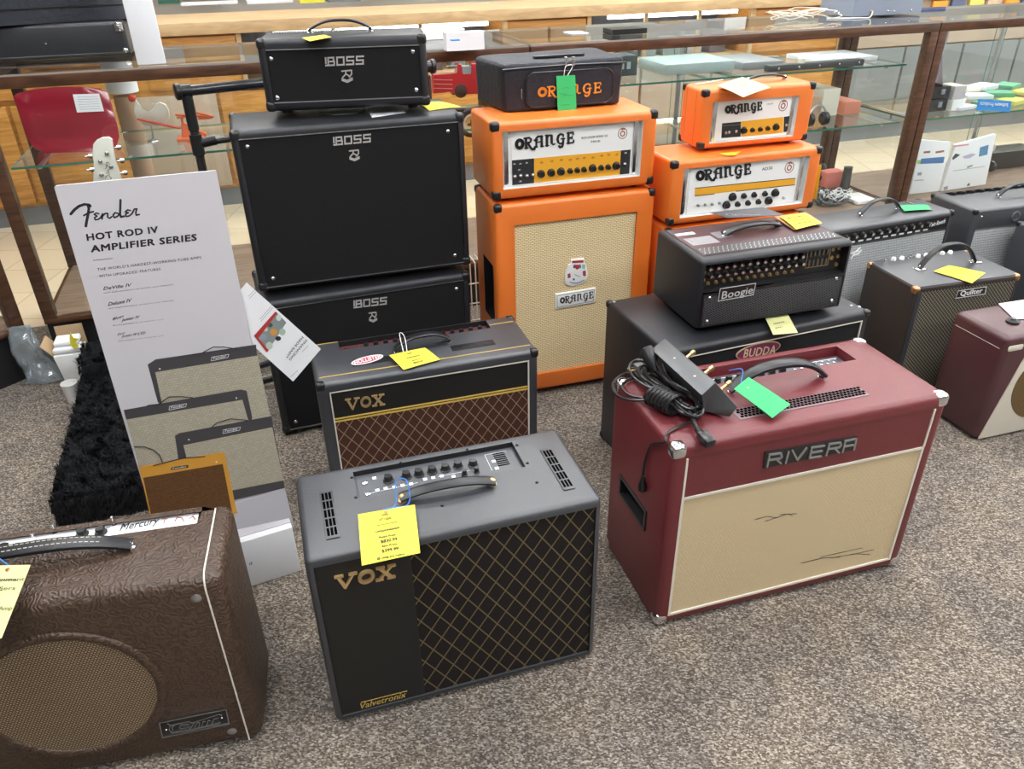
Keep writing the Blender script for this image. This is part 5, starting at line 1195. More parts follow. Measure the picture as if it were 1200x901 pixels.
tagwriting(t, Q, [(.55, .92, .2), (.5, .8, .32), (.6, .85, .58), (.5, .62, .78)], 'ink', 6)
pl = Plane(Q[0], Q[1]-Q[0], Q[0]-Q[3]); bm = B(); 
W_ = (Q[1]-Q[0]).length; H_ = (Q[3]-Q[0]).length
for s_, u0, u1, v in (('Consignment', .30, .94, .22), ('Amplifiers', .30, .84, .34), ('Carr Amp', .45, .84, .60), ('$1849', .3, .60, .82)): text_on(bm, pl, s_, (u0*W_, -v*H_), (u1*W_, -v*H_), (u0*W_+.002, -v*H_+.008), .0016, 0)
obj('writing', bm, M['ink'], t)

# ================================================================ display sign
sg = thing('display_sign', 'tall white cardboard sign with printed amplifiers and black script heading', 'sign', (-.86, 1.46, 0), .30)
BRc = Vector((-.573, 1.560, .112)); TRc = Vector((-.606, 1.617, 1.03)); TLc = atz(63, 218, 1.03); U = (TRc-TLc).normalized(); up = (TRc-BRc); W_ = (TRc-TLc).length
up = (up - U*up.dot(U)); H_ = up.length; up.normalize(); TL2 = TLc; SP = Plane(TLc-up*H_, U, up)
if SP.N.dot(EYEP-SP.P0) < 0: SP.N = -SP.N
bm = B(); prism(bm, rrect(0, W_, 0, H_, .004, 2), SP, -.006, 0); obj('board', bm, M['signwhite'], sg)
x_ = lambda L: [SP.px(*p) for p in L]
def art(nm, L, c, n0, parent=None, t=.0003):
    bm = B(); prism(bm, x_(L), SP, n0-.0002, n0+t); return obj(nm, bm, c if not isinstance(c, str) else M[c], parent or sg, smooth=False)
bm = B()
zf = lambda L: [SP.px(50+x/4.8, 190+y/4.8) for x, y in L]
strokes(bm, SP, [{'w': .0052, 'p': zf([(158, 292), (178, 268), (205, 247), (235, 237), (262, 240), (268, 247)])}, {'w': .0050, 'p': zf([(255, 240), (260, 262), (256, 290), (248, 330), (243, 360)])}, {'w': .0035, 'p': zf([(232, 300), (258, 285), (285, 278)])},
   {'w': .0030, 'p': zf([(316, 290), (302, 286), (290, 294), (306, 303), (292, 312), (296, 324), (312, 322), (326, 312)])}, {'w': .0032, 'p': zf([(326, 312), (338, 290), (334, 320)])}, {'w': .0030, 'p': zf([(337, 304), (352, 288), (366, 288), (366, 310), (376, 316), (390, 306)])},
   {'w': .0032, 'p': zf([(424, 288), (408, 284), (396, 298), (404, 312), (422, 304), (432, 290)])}, {'w': .0042, 'p': zf([(438, 212), (437, 250), (435, 290), (440, 308), (458, 304)])}, {'w': .0030, 'p': zf([(494, 272), (478, 268), (464, 280), (482, 284), (466, 293), (470, 306), (488, 302), (502, 290)])},
   {'w': .0032, 'p': zf([(502, 290), (516, 264), (530, 262), (524, 280), (526, 298), (544, 294)])}], .003, 0, .0005)
obj('script_heading', bm, M['ink'], sg, smooth=False)
bm = B(); z5 = lambda x, y: (50+x/4.8, 190+y/4.8)
text_px(bm, SP, 'HOT ROD IV', z5(250, 443), z5(652, 397), z5(243, 405), .0005, .05, 1.1); text_px(bm, SP, 'AMPLIFIER SERIES', z5(272, 508), z5(868, 440), z5(268, 470), .0005, .05, 1.1)
obj('heading_print', bm, M['ink'], sg, smooth=False)
bm = B(); z7 = lambda x, y: (95+x/7.273, 300+y/7.273)
strokes(bm, SP, [[SP.px(*z5(283, 553)), SP.px(*z5(395, 541))]], .0008, 0, .0004)
text_px(bm, SP, "THE WORLD'S HARDEST-WORKING TUBE AMPS", z7(140, 126), z7(1025, 22), z7(136, 102), .0005, .0, 1.1); text_px(bm, SP, 'WITH UPGRADED FEATURES', z7(155, 183), z7(680, 120), z7(150, 160), .0005, .0, 1.1)
for (s_, x0, y0, x1, y1, hh, d_, dx) in (('DeVille IV', 190, 290, 425, 258, 30, 'HOT ROD DEVILLE IV, 60 WATTS, 2x12" SPEAKERS', 790), ('Deluxe IV', 232, 425, 425, 390, 34, 'HOT ROD DELUXE IV, 40 WATTS, 1x12" SPEAKER', 790), ('Blues', 268, 548, 360, 520, 26, '', 0), ('Junior IV', 345, 556, 495, 528, 26, 'BLUES JUNIOR IV, 15 WATTS, 1x12"', 705), ('Pro', 310, 682, 370, 662, 24, '', 0), ('Junior IV LTD', 345, 694, 545, 664, 24, 'PRO JUNIOR IV LTD, 15 WATTS, 1x10"', 705)):
    text_px(bm, SP, s_, z7(x0, y0), z7(x1, y1), z7(x0+8, y0-hh), .0005, .012)
    if d_: sx = {'DeVille IV': (195, 320), 'Deluxe IV': (232, 452)}.get(s_, (275, 596) if y0 < 600 else (318, 730)); text_px(bm, SP, d_, z7(*sx), z7(dx, sx[1]-(dx-sx[0])*.125), z7(sx[0]-1, sx[1]-9), .0005, .0)
obj('body_print', bm, M['ink'], sg, smooth=False)
pc = weave('printed_cloth', (.46, .42, .33), (.40, .365, .28), (.31, .28, .215), .008, .006); pk = plain('printed_black', (.055, .05, .055), .6); po = flat('printed_tweed', (.62, .30, .04)); pb = weave('printed_brown', (.15, .07, .025), (.12, .055, .02), (.08, .035, .012), .007, .006); pg_ = flat('printed_grey', (.50, .49, .52))
z8 = lambda L: [(130+x/5, 380+y/5) for x, y in L]
def pamp(nm, body, cloth, cm, bmz, n0): 
    a = art(nm, z8(body), bmz, n0); 
    b = art('printed_cloth', z8(cloth), cm, n0+.0005, a); return a
e1 = SP.px(305, 500)[0]
pamp('printed_combo', [(215, 235), (262, 205), (850, 118), (855, 180), (935, 540), (300, 470), (275, 455)], [(260, 280), (858, 182), (945, 590), (320, 560)], pc, pk, .0006)
pamp('printed_combo', [(75, 500), (760, 380), (795, 388), (828, 545), (800, 700), (210, 900), (180, 870)], [(92, 556), (770, 440), (800, 545), (950, 900), (200, 960)], pc, pk, .0016)
pamp('printed_combo', [(375, 650), (400, 635), (940, 535), (1018, 955), (440, 1090)], [(425, 705), (945, 600), (1010, 910), (500, 1010)], pc, pk, .0026)
art('printed_floor', [(240, 600), (333.5, 571), (345, 617), (285, 631), (200, 640), (200, 608)], pg_, .0030)
pamp('printed_tweed_combo', [(165, 828), (640, 745), (665, 745), (735, 1080), (742, 1100), (700, 1110), (250, 1200)], [(190, 893), (655, 812), (715, 1120), (255, 1200)], pb, po, .0042)
for L in (([(475, 175), (530, 165), (600, 128), (660, 128), (740, 140)]), ([(215, 470), (280, 462), (340, 420), (410, 418), (480, 425)]), ([(590, 598), (620, 572), (700, 548), (800, 556)]), ([(140, 712), (200, 712), (250, 730), (285, 760), (302, 802)]), ([(250, 822), (300, 808), (420, 778), (550, 768)])):
    bm = B(); strokes(bm, SP, [x_(z8(L))], .0022, .005, .0054); obj('printed_handle', bm, M['ink'], sg, smooth=False)
bm = B()
for cx, cy in ((638, 192), (391, 480), (706, 617)):
    P4 = x_(z8([(cx-50, cy+18), (cx+47, cy-2), (cx+53, cy-20), (cx-47, cy-4)])); strokes(bm, SP, [P4+[P4[0]]], .0009, .0042, .0046); text_px(bm, SP, 'Fender', z8([(cx-38, cy+10)])[0], z8([(cx+38, cy-4)])[0], z8([(cx-37, cy-4)])[0], .0044, .01)
for x, y in ((287, 256), (735, 427), (457, 670), (618, 800)):
    c = SP.px(*z8([(x, y)])[0]); prism(bm, ell(c[0], c[1], .0018, .0018, 8), SP, .0046, .0052)
obj('printed_badges', bm, M['paper'], sg, smooth=False)
art('printed_badge_field', z8([(352, 848), (455, 832), (453, 818), (356, 832)]), 'ink', .0048)
bm = B(); text_px(bm, SP, 'Fender', z8([(362, 843)])[0], z8([(447, 829)])[0], z8([(362, 833)])[0], .0054, .02); obj('printed_script', bm, M['paper'], sg, smooth=False)
# folded foot
a0, a1 = atz(300, 686, 0), atz(353, 669, 0); Uf = (a1-a0).normalized(); FL = a1-Uf*.30; Fp = Plane(FL, Uf, ZZ); 
if Fp.N.dot(EYEP-FL) < 0: Fp.N = -Fp.N
fh = Fp.px(345, 617)[1]
bm = B(); pbox(bm, Fp, 0, .30, 0.001, fh, -.055, 0, .002); obj('foot_box', bm, M['paper'], sg)
bm = B(); pbox(bm, Plane(FL, Uf, ZZ, Fp.N), 0, .30, fh, fh+.003, -.075, -.02, 0); obj('foot_flap', bm, M['signwhite'], sg)
bm = B(); text_px(bm, Fp, 'ck', (292, 662), (296, 661), (292, 658), .0006, .02); obj('foot_print', bm, M['ink'], sg)
# brochure hanging off the sign's back edge
bp = Plane(SP.P0-SP.N*.012, SP.U, SP.V, SP.N)
c4 = [bp.px(289, 331), bp.px(376, 409), bp.px(343.5, 447), bp.px(257, 369)]
br = thing('brochure', 'white financing brochure with a red edged picture, tucked behind the sign at a slant', 'brochure', bp.at(*c4[2]), .3)
bm = B(); prism(bm, c4, bp, -.0004, .0004); obj('sheet', bm, M['paper'], br, smooth=False)
zb_ = lambda L: [bp.px(285+x/7.21, 325+y/7.21) for x, y in L]
bm = B(); prism(bm, zb_([(275, 288), (365, 380), (200, 632), (90, 495)]), bp, .0004, .0007); pic = obj('picture', bm, flat('pic_grey', (.22, .25, .26)), br, smooth=False)
for nm, c, L in (('red_border', (.42, .03, .03), [(272, 288), (290, 300), (125, 515), (90, 492)]), ('red_border', (.42, .03, .03), [(92, 492), (118, 500), (215, 615), (198, 634)]), ('blob', (.62, .28, .05), ring_pts(258, 462, 32, 30, 10)[:-1]), ('blob', (.02, .02, .03), ring_pts(295, 515, 25, 20, 10)[:-1]), ('blob', (.36, .50, .38), ring_pts(330, 460, 28, 30, 10)[:-1]), ('blob', (.25, .30, .34), ring_pts(165, 505, 38, 28, 10)[:-1]), ('blob', (.45, .55, .45), ring_pts(220, 575, 30, 32, 10)[:-1]), ('blob', (.60, .50, .38), ring_pts(190, 440, 20, 16, 10)[:-1]), ('blob', (.03, .10, .06), ring_pts(228, 402, 22, 20, 10)[:-1]), ('blob', (.55, .65, .6), ring_pts(300, 340, 22, 28, 10)[:-1])):
    bm = B(); prism(bm, zb_(L), bp, .0006, .0010 if nm == 'blob' else .0012); obj('picture_'+('figure' if nm == 'blob' else nm), bm, flat('pic_%.2f_%.2f' % (c[0], c[1]), c), br, smooth=False)
bm = B(); q_ = lambda x, y: (285+x/7.21, 325+y/7.21)
text_px(bm, bp, 'FINANCING', q_(528, 520), q_(385, 690), q_(543, 535) , .0008, .02); text_px(bm, bp, 'MADE EASY*', q_(496, 495), q_(355, 670), q_(512, 508), .0008, .02)
strokes(bm, bp, [zb_([(400, 840), (460, 785)]), zb_([(140, 355), (240, 240)]), zb_([(150, 370), (250, 255)]), zb_([(45, 160), (115, 85)]), zb_([(50, 180), (130, 100)]), zb_([(495, 630), (550, 575)])], .0007, .0004, .0007)
obj('print', bm, flat('print_grey', (.12, .12, .14)), br, smooth=False)

# ================================================================ fur platform
fp0 = Vector((-1.300, 1.715, 0)); fyaw = math.radians(18.8); FU = Vector((math.cos(fyaw), math.sin(fyaw), 0)); FV = Vector((-FU.y, FU.x, 0)); FPl = Plane(fp0, FU, FV, ZZ)
pf = thing('fur_platform', 'low platform covered in black shaggy fur behind the white sign', 'platform', fp0, fyaw)
bm = B(); pbox(bm, FPl, .008, .33, .008, .80, 0, .092, .01, 3); obj('platform_block', bm, M['fur'], pf)
bm = B(); pbox(bm, FPl, .008, .33, .74, .90, 0, .150, .01, 3); obj('raised_end', bm, M['fur'], pf)
rr_ = random.Random(9); vs_, fs_ = [], []
def blade(p, nrm, ln, dirv):
    s = dirv.cross(nrm); s = (s.normalized() if s.length > 1e-4 else Vector((1, 0, 0)))*.0016; a = len(vs_)
    m_ = p+nrm*ln*.5+dirv*ln*.2; e_ = p+nrm*ln*.75+dirv*ln*.7
    vs_.extend([p-s, p+s, m_+s*.8, m_-s*.8, e_]); fs_.extend([(a, a+1, a+2, a+3), (a+3, a+2, a+4)])
from mathutils import noise
for i in range(30000):
    r0 = rr_.random()
    if r0 < .72: u, v = rr_.uniform(0, .33), rr_.uniform(0, .90); z = .092 if v < .74 else .150; p = FPl.at(u, v, z-.002); nrm = ZZ*1.25
    elif r0 < .86: v = rr_.uniform(0, .90); p = FPl.at(.008, v, rr_.uniform(.005, .092 if v < .74 else .15)); nrm = -FU
    else: u = rr_.uniform(0, .33); p = FPl.at(u, .008, rr_.uniform(.005, .092)) if rr_.random() < .6 else FPl.at(u, .74, rr_.uniform(.09, .15)); nrm = -FV
    a = 2*PI*noise.noise(p*22)*1.6+rr_.uniform(-.7, .7); d = (FU*math.cos(a)+FV*math.sin(a))
    if r0 >= .72: d = (d*.3-ZZ*.8).normalized()
    blade(p, nrm, rr_.uniform(.012, .024), d)
me = bpy.data.meshes.new('fur_pile'); inv = wm(pf).inverted(); me.from_pydata([tuple(inv @ v) for v in vs_], [], fs_); me.materials.append(M['fur']); o = bpy.data.objects.new('fur_pile', me); C.objects.link(o); o.parent = pf; o['kind'] = 'stuff'

# ================================================================ rack stand behind the black stack
sd = thing('rack_stand', 'black tubular rack stand behind the black cabinet stack', 'stand', atz(292, 432, .0), SA)
bm = B(); top0 = atz(213, 107, 1.03); top1 = atz(508, 77.5, 1.03); dv = (top1-top0).normalized(); M['tube'] = plain('black_tube', (.02, .022, .026), .22, coat=.5)
tube(bm, [top0-dv*.005, top1], .0165, 16); obj('top_bar', bm, M['tube'], sd)
for p, s_ in ((top0-dv*.022, 1), (top1+dv*.004, -1)):
    bm = B(); lathe(bm, p, dv*s_, [(.020, 0), (.026, .004), (.026, .016), (.021, .02), (.021, .05)], 16); obj('end_cap', bm, M['plastic'], sd)
foot = atz(292, 430, .03); pt_ = top0+dv*.012; bm = B(); tube(bm, [pt_-ZZ*.01, pt_-ZZ*.12], .0175, 14); obj('tee_joint', bm, M['plastic'], sd)
bm = B(); tube(bm, [pt_-ZZ*.05, Vector((pt_.x, pt_.y, .03))], .0145, 14); obj('upright', bm, M['tube'], sd)
bm = B(); tube(bm, [pt_-ZZ*.135, pt_-ZZ*.20], .020, 14); tube(bm, [pt_-ZZ*.165, pt_-ZZ*.160+dv*.06], .017, 14); obj('clamp', bm, M['plastic'], sd)
bm = B(); tube(bm, [pt_-ZZ*.165+dv*.05, pt_-ZZ*.160+dv*.40], .010, 12); obj('cross_bar', bm, M['tube'], sd)
bm = B(); p2 = Vector((pt_.x, pt_.y, .03)); tube(bm, [p2-SV*.02, p2-SV*.18+ZZ*.0], .014, 12); tube(bm, [p2-SV*.16, p2-SV*.16+dv*.35], .012, 12); tube(bm, [p2-SV*.03, p2-SV*.03+dv*.35], .012, 12); obj('base_frame', bm, M['tube'], sd)
q2 = Vector((top1.x, top1.y, 0))-dv*.03; bm = B(); tube(bm, [q2+ZZ*.02, q2+ZZ*1.0], .0145, 12); obj('upright', bm, M['tube'], sd)
bm = B(); 
for p in (p2, p2-SV*.17, q2+ZZ*.03): lathe(bm, Vector((p.x, p.y, 0)), ZZ, [(.018, 0), (.02, .006), (.016, .022)], 12)
obj('rubber_feet', bm, M['rubber'], sd)

# ================================================================ guitar standing behind the sign
def guitar():
    base = S(.36, -.20, 0); hd = Vector(atv(124, 162, -.10)); 
    r = thing('electric_guitar', 'electric guitar with a cream headstock showing above the white sign', 'guitar', base, SA)
    pl = Plane(S(0, -.10, 0), SU, ZZ, -SV); h = lambda L, ox=0, oy=140, sc=6: [pl.px(ox+x/sc, oy+y/sc) for x, y in L]
    hs = plain('cream_lacquer', (.72, .74, .64), .3)
    bm = B(); prism(bm, h([(655, 440), (660, 300), (652, 230), (655, 175), (680, 145), (720, 127), (765, 125), (788, 140), (795, 200), (810, 280), (835, 350), (860, 440), (845, 480), (700, 480)]), pl, -.012, .003, .002); head = obj('headstock', bm, hs, r)
    for x, y in ((752, 238), (705, 293), (783, 330), (715, 388)):
        u, v = pl.px(x/6, 140+y/6); bm = B(); lathe(bm, pl.at(u, v, .003), pl.N, [(.007, 0), (.007, .003), (.004, .004), (.004, .010), (.005, .012)], 12); obj('tuning_post', bm, M['chrome'], head)
    for x, y in ((630, 260), (642, 355), (825, 200), (850, 292), (872, 378)):
        u, v = pl.px(x/6, 140+y/6); bm = B(); lathe(bm, pl.at(u-.006, v, -.004), pl.U, [(.003, -.008), (.003, .002), (.0085, .004), (.0085, .015), (.005, .018)], 10); obj('tuning_key', bm, M['chrome'], head)
    bm = B(); strokes(bm, pl, [h([(742, 345), (755, 320), (765, 300), (748, 300), (745, 318), (762, 330)]), h([(770, 310), (790, 330), (775, 345), (755, 360)]), h([(745, 380), (765, 365), (770, 385), (748, 398), (742, 412)]), h([(770, 395), (785, 410), (775, 420)])], .0016, .003, .0036); obj('script', bm, M['ink'], head)
    c = pl.px(128, 215); bm = B(); u0 = c[0]; pbox(bm, pl, u0-.021, u0+.025, .52, c[1]+.0, -.02, .002, .004); obj('neck', bm, plain('maple', (.55, .35, .15), .35), r)
    u0 += .003
    out = [(u0+x, .30+y) for x, y in ((-.03, .24), (-.08, .27), (-.13, .23), (-.11, .14), (-.12, .06), (-.16, -.02), (-.155, -.12), (-.09, -.19), (0, -.21), (.09, -.19), (.155, -.12), (.16, -.02), (.12, .06), (.11, .13), (.13, .20), (.09, .25), (.04, .22))]
    out = [(p.x, p.y) for p in catmull([Vector((a, b, 0)) for a, b in out+[out[0]]], 4)][:-1]
    bm = B(); prism(bm, out, pl, -.04, .004, .006); obj('guitar_body', bm, hs, r)
    bm = B(); pbox(bm, pl, u0-.07, u0+.07, 0, .12, -.06, -.045); obj('stand_leg', bm, M['tube'], r)
guitar()
# ================================================================ things on the carpet by the cases
def crumple(bm, amp, freq, seed=0):
    for v in bm.verts:
        q = v.co*freq+Vector((seed, seed*2, 0)); v.co += Vector((noise.noise(q), noise.noise(q+Vector((5, 0, 0))), noise.noise(q+Vector((0, 7, 0)))))*amp
# clear plastic bag leaning on the case base
m, nt, p = _new('clear_polythene'); nt.nodes.remove(p); t_ = nd(nt, 'ShaderNodeBsdfTransparent'); t_.inputs[0].default_value = (.80, .86, .90, 1); g_ = nd(nt, 'ShaderNodeBsdfGlossy'); g_.inputs['Roughness'].default_value = .12; d_ = nd(nt, 'ShaderNodeBsdfDiffuse'); d_.inputs[0].default_value = (.45, .52, .56, 1)
a1_ = nd(nt, 'ShaderNodeMixShader'); a1_.inputs[0].default_value = .38; lnk(nt, t_.outputs[0], a1_.inputs[1]); lnk(nt, d_.outputs[0], a1_.inputs[2]); a2_ = nd(nt, 'ShaderNodeMixShader'); a2_.inputs[0].default_value = .22; lnk(nt, a1_.outputs[0], a2_.inputs[1]); lnk(nt, g_.outputs[0], a2_.inputs[2]); lnk(nt, a2_.outputs[0], nt.nodes['Material Output'].inputs[0]); MATS['poly'] = m; M['poly'] = m
bm = B()
prof = [((54, 447, .004), 22, 10), ((54, 437, .02), 17, 12), ((50, 425, .05), 17, 16), ((43, 410, .095), 16, 18), ((34, 395, .150), 15, 16), ((27, 384, .195), 13, 12), ((25, 378, .225), 10, 5)]
rings = []
for (x, y, z), hw, th in prof:
    c = S(-.17, -.09, z) + (SU*((x-45)*.0009)); c = atz(x, y, z) if z > .01 else atz(x, y, .004)
    c = S((c-SO).dot(SU), -.085+ (0 if z > .02 else -.02), z) ; rings.append([bm.verts.new(c+SU*(hw*.0034*math.cos(2*PI*i/28))+SV*(th*.0022*math.sin(2*PI*i/28))) for i in range(28)])
for A_, B_ in zip(rings, rings[1:]):
    for i in range(28): bm.faces.new((A_[i], A_[(i+1) % 28], B_[(i+1) % 28], B_[i]))
bm.faces.new(rings[0][::-1]); bm.faces.new(rings[-1]); bmesh.ops.subdivide_edges(bm, edges=[e for e in bm.edges if len(e.link_faces) == 2 and all(len(f.verts) == 4 for f in e.link_faces)], cuts=2, use_grid_fill=True)
crumple(bm, .012, 24)
for v in bm.verts: v.co.z = max(v.co.z, .001)
o = obj('plastic_bag', bm, M['poly']); tag(o, 'clear crumpled plastic bag leaning on the display case base at the left', 'bag')
# cardboard box with folded white bags
q0 = atz(92, 452, 0)
q0 = S(-.01, -.165, 0)
bx = thing('cardboard_bin', 'small white bin with folded white cloths and a cardboard flap by the case base', 'bin', q0, SA)
st_ = Plane(q0, SU, SV, ZZ)
bm = B(); hexa(bm, [st_.at(*p) for p in ((0, 0, 0), (.075, 0, 0), (.075, .09, 0), (0, .09, 0), (-.012, -.004, .125), (.085, -.004, .125), (.085, .10, .125), (-.012, .10, .125))], .003); obj('bin', bm, M['white'], bx)
bm = B(); pbox(bm, st_, -.012, .085, 0, .06, .126, .148, .008, 3); crumple(bm, .003, 40); obj('folded_cloth', bm, M['paper'], bx)
bm = B(); pbox(bm, st_, -.006, .080, .02, .09, .149, .168, .008, 3); crumple(bm, .003, 40, 2); obj('folded_cloth', bm, M['paper'], bx)
bm = B(); hexa(bm, [st_.at(*p) for p in ((-.012, .0, .125), (-.010, .0, .125), (-.010, .1, .125), (-.012, .1, .125), (-.045, .0, .17), (-.042, .0, .171), (-.042, .1, .171), (-.045, .1, .17))]); obj('flap', bm, M['card'], bx)
bm = B(); pbox(bm, st_, -.005, .09, .098, .102, .12, .20); obj('back_flap', bm, M['card'], bx)
bm = B(); prism(bm, [(.068, .145), (.083, .155), (.078, .175), (.092, .185), (.075, .19), (.070, .215), (.062, .19), (.058, .165)], Plane(q0-SV*.004, SU, ZZ), 0, .004); o = obj('yellow_ribbon', bm, M['yellow'], bx)
o = solo('paper_cup', 'white paper cup on the carpet beside the black fur', 'cup', lambda bm: lathe(bm, Vector(atz(88, 470, 0)), ZZ, [(.020, 0), (.022, .002), (.028, .075), (.029, .077), (.026, .077), (.020, .004)], 20), 'white')
# ================================================================ things on the display cases
CT = 1.0725
CP = Plane(S(0, 0, CT), SU, SV, ZZ)
def hardcase():
    r = thing('instrument_case', 'long black instrument case with metal latch lying on the left display case', 'case', CP.at(-.55, .20), SA)
    bm = B(); pbox(bm, CP, -1.0, .432, .335, .60, .002, .120, .014, 3); obj('shell', bm, M['black_tolex'], r)
    bm = B(); pbox(bm, CP, -1.0, .433, .333, .602, .004, .018, .004); obj('edge_band', bm, M['plastic'], r)
    F = Plane(CP.at(0, .335, 0), SU, ZZ, -SV); u, v = F.px(139, 31); bm = B(); pbox(bm, F, u-.014, u+.014, v-.016, v+.014, 0, .008, .002); pbox(bm, F, u-.007, u+.007, v-.010, v+.006, .008, .012, .001); obj('latch', bm, M['chrome'], r)
    for x, y in ((147, 59), (54, 51)):
        u, v = F.px(x, y); bm = B(); lathe(bm, F.at(u, v, 0), F.N, [(.010 if x > 100 else .005, 0), (.008 if x > 100 else .004, .004), (.003, .006)], 12); obj('stud', bm, M['chrome'], r)
hardcase()
def softcase():
    r = thing('guitar_case', 'black shaped guitar case lying on top of the long black case', 'case', CP.at(-.3, .36, .17), SA)
    z = 1.0725+.122; P = Plane(SO+ZZ*z, SU, SV, ZZ)
    pts = catmull([Vector((a, b, 0)) for a, b in ((-1.0, .20), (-.5, .24), (-.2, .27), (.0, .30), (.14, .345), (.26, .375), (.38, .38), (.44, .42), (.46, .52), (.44, .62), (.36, .68), (.2, .66), (.0, .60), (-.2, .66), (-.5, .68), (-1.0, .66))], 4)
    bm = B(); prism(bm, [(p.x, p.y) for p in pts], P, 0, .10, .012); obj('shell', bm, M['nylon'], r)
    bm = B(); tube(bm, [P.at(p.x, p.y, .05) for p in pts], .004, 6); obj('zip', bm, M['plastic'], r)
softcase()
a = CP.px(163, 78)[0]
solo('foam_board', 'tall white board box standing on the left display case beside the black cases', 'box', lambda bm: pbox(bm, CP, .478, .570, .05, .068, .001, .40, .002), 'paper')
solo('carton', 'cardboard box at the far left behind the black cases', 'box', lambda bm: sbox(bm, -.9, -.40, 1.99, 2.4, 1.051, 1.12, .004), 'card')
def greybox():
    r = thing('effects_unit', 'grey metal electronics box with knobs and a white lead on the right display case', 'electronics', CP.at(3.64, .28), SA)
    g = plain('grey_enamel', (.24, .27, .34), .4); bm = B(); pbox(bm, CP, 3.645, 4.05, .30, .55, .006, .16, .004); obj('housing', bm, g, r)
    F = Plane(CP.at(0, .30, 0), SU, ZZ, -SV)
    for x, y, rr in ((1021, 14, .008), (1040, 13, .004), (1047, 13, .004), (1067, 12, .005)):
        u, v = F.px(x, y); bm = B(); lathe(bm, F.at(u, v), F.N, [(rr, 0), (rr*.9, .006), (rr*.3, .008)], 12); obj('socket', bm, M['chrome'] if rr < .008 else M['brass'], r)
    u, v = F.px(1042, -2); bm = B(); pbox(bm, F, u-.03, u+.03, v-.006, v+.016, 0, .003); obj('display', bm, M['smooth_black'], r)
    bm = B(); u, v = F.px(1021, 14); tube(bm, catmull([F.at(u, v, .01), F.at(u-.03, v-.02, .03), F.at(u-.09, .004, .03), F.at(u-.16, .003, .0), F.at(u-.22, .003, -.04)], 6), .0025, 6); obj('lead', bm, M['paper'], r)
greybox()
bm = B(); r_ = random.Random(4)
for k_ in range(9):
    c = CP.at(3.36+r_.uniform(-.10, .16), .36+r_.uniform(-.08, .10), .006); pts = []
    for i in range(17): a = 2*PI*i/16; pts.append(c+SU*(r_.uniform(.05, .10)*math.cos(a))+SV*(.06*math.sin(a))+ZZ*(.004+.03*abs(math.sin(a*.5+k_))))
    tube(bm, catmull(pts, 3), .0022, 5)
o = obj('cable_pile', bm, M['cream']); tag(o, 'tangle of thin cream cables on the display case beside the grey electronics box', 'cable')
def casepaper(px_, py_, w_, d_, label, mat, th=.003, z=CT, name='paper_sheet', cat='paper', rot=0.0):
    c = atz(px_, py_, z+.001); pl = Plane(c, Matrix.Rotation(rot, 3, 'Z') @ SU, Matrix.Rotation(rot, 3, 'Z') @ SV, ZZ)
    return solo(name, label, cat, lambda bm: pbox(bm, pl, -w_/2, w_/2, 0, d_, 0, th), mat)
casepaper(680, 40, .08, .10, 'white printed notice on the case top behind the carry bag', 'paper')
casepaper(546, 59, .145, .05, 'white box on the case top right of the small black head', 'paper', .062, name='white_box', cat='box')
casepaper(515, 46, .22, .10, 'white paper stack on the case top behind the small black head', 'paper', .035, name='paper_stack', cat='paper')
casepaper(534, 48, .03, .02, 'small blue card on the white box beside the small black head', 'blue', .004, CT+.064, 'blue_card', 'card')
casepaper(738, 40, .16, .10, 'black flat charger on the case top behind the carry bag', 'plastic', .02, name='flat_charger', cat='charger')
# ================================================================ things inside the cases
SH = .7655; DK = .2125
def redboard():
    r = thing('lacquered_board', 'red lacquered wooden board with a white label standing in the left display case', 'board', S(.02, .30, SH), SA)
    lean = math.radians(14); P = Plane(S(0, .28, SH+.003), SU, (ZZ*math.cos(lean)+SV*math.sin(lean)).normalized(), None); 
    if P.N.dot(EYEP-P.P0) < 0: P.N = -P.N
    q = lambda x, y: P.px(x/6.008, 80+y/6.008)
    out = [q(x, y) for x, y in ((95, 200), (125, 175), (240, 148), (400, 132), (560, 130), (700, 142))]+[P.px(*p) for p in ((126, 108), (131, 122), (138, 148), (140, 160))]+[P.px(137, 171), P.px(128, 179)]+[q(x, y) for x, y in ((600, 590), (330, 600), (250, 570), (215, 530), (190, 480))]
    bm = B(); prism(bm, out, P, 0, .006, .002); m_ = plain('red_lacquer', (.30, .012, .030), .16, var=.35, vs_=5, coat=.6); obj('red_face', bm, m_, r)
    bm = B(); prism(bm, [(a*1.0, b) for a, b in out], P, -.012, -.0005); 
    for v in bm.verts: pass
    obj('ply_edge', bm, M['lightoak'], r)
    bm = B(); prism(bm, [q(x, y) for x, y in ((515, 185), (700, 180), (735, 303), (545, 312))], P, .006, .0066); lb = obj('label', bm, M['paper'], r)
    bm = B()
    for i in range(6): strokes(bm, P, [[q(545+i*4, 205+i*17), q(690+i*4, 200+i*17)]], .0010, .0066, .0069)
    obj('label_print', bm, flat('print_grey', (.12, .12, .14)), lb)
redboard()
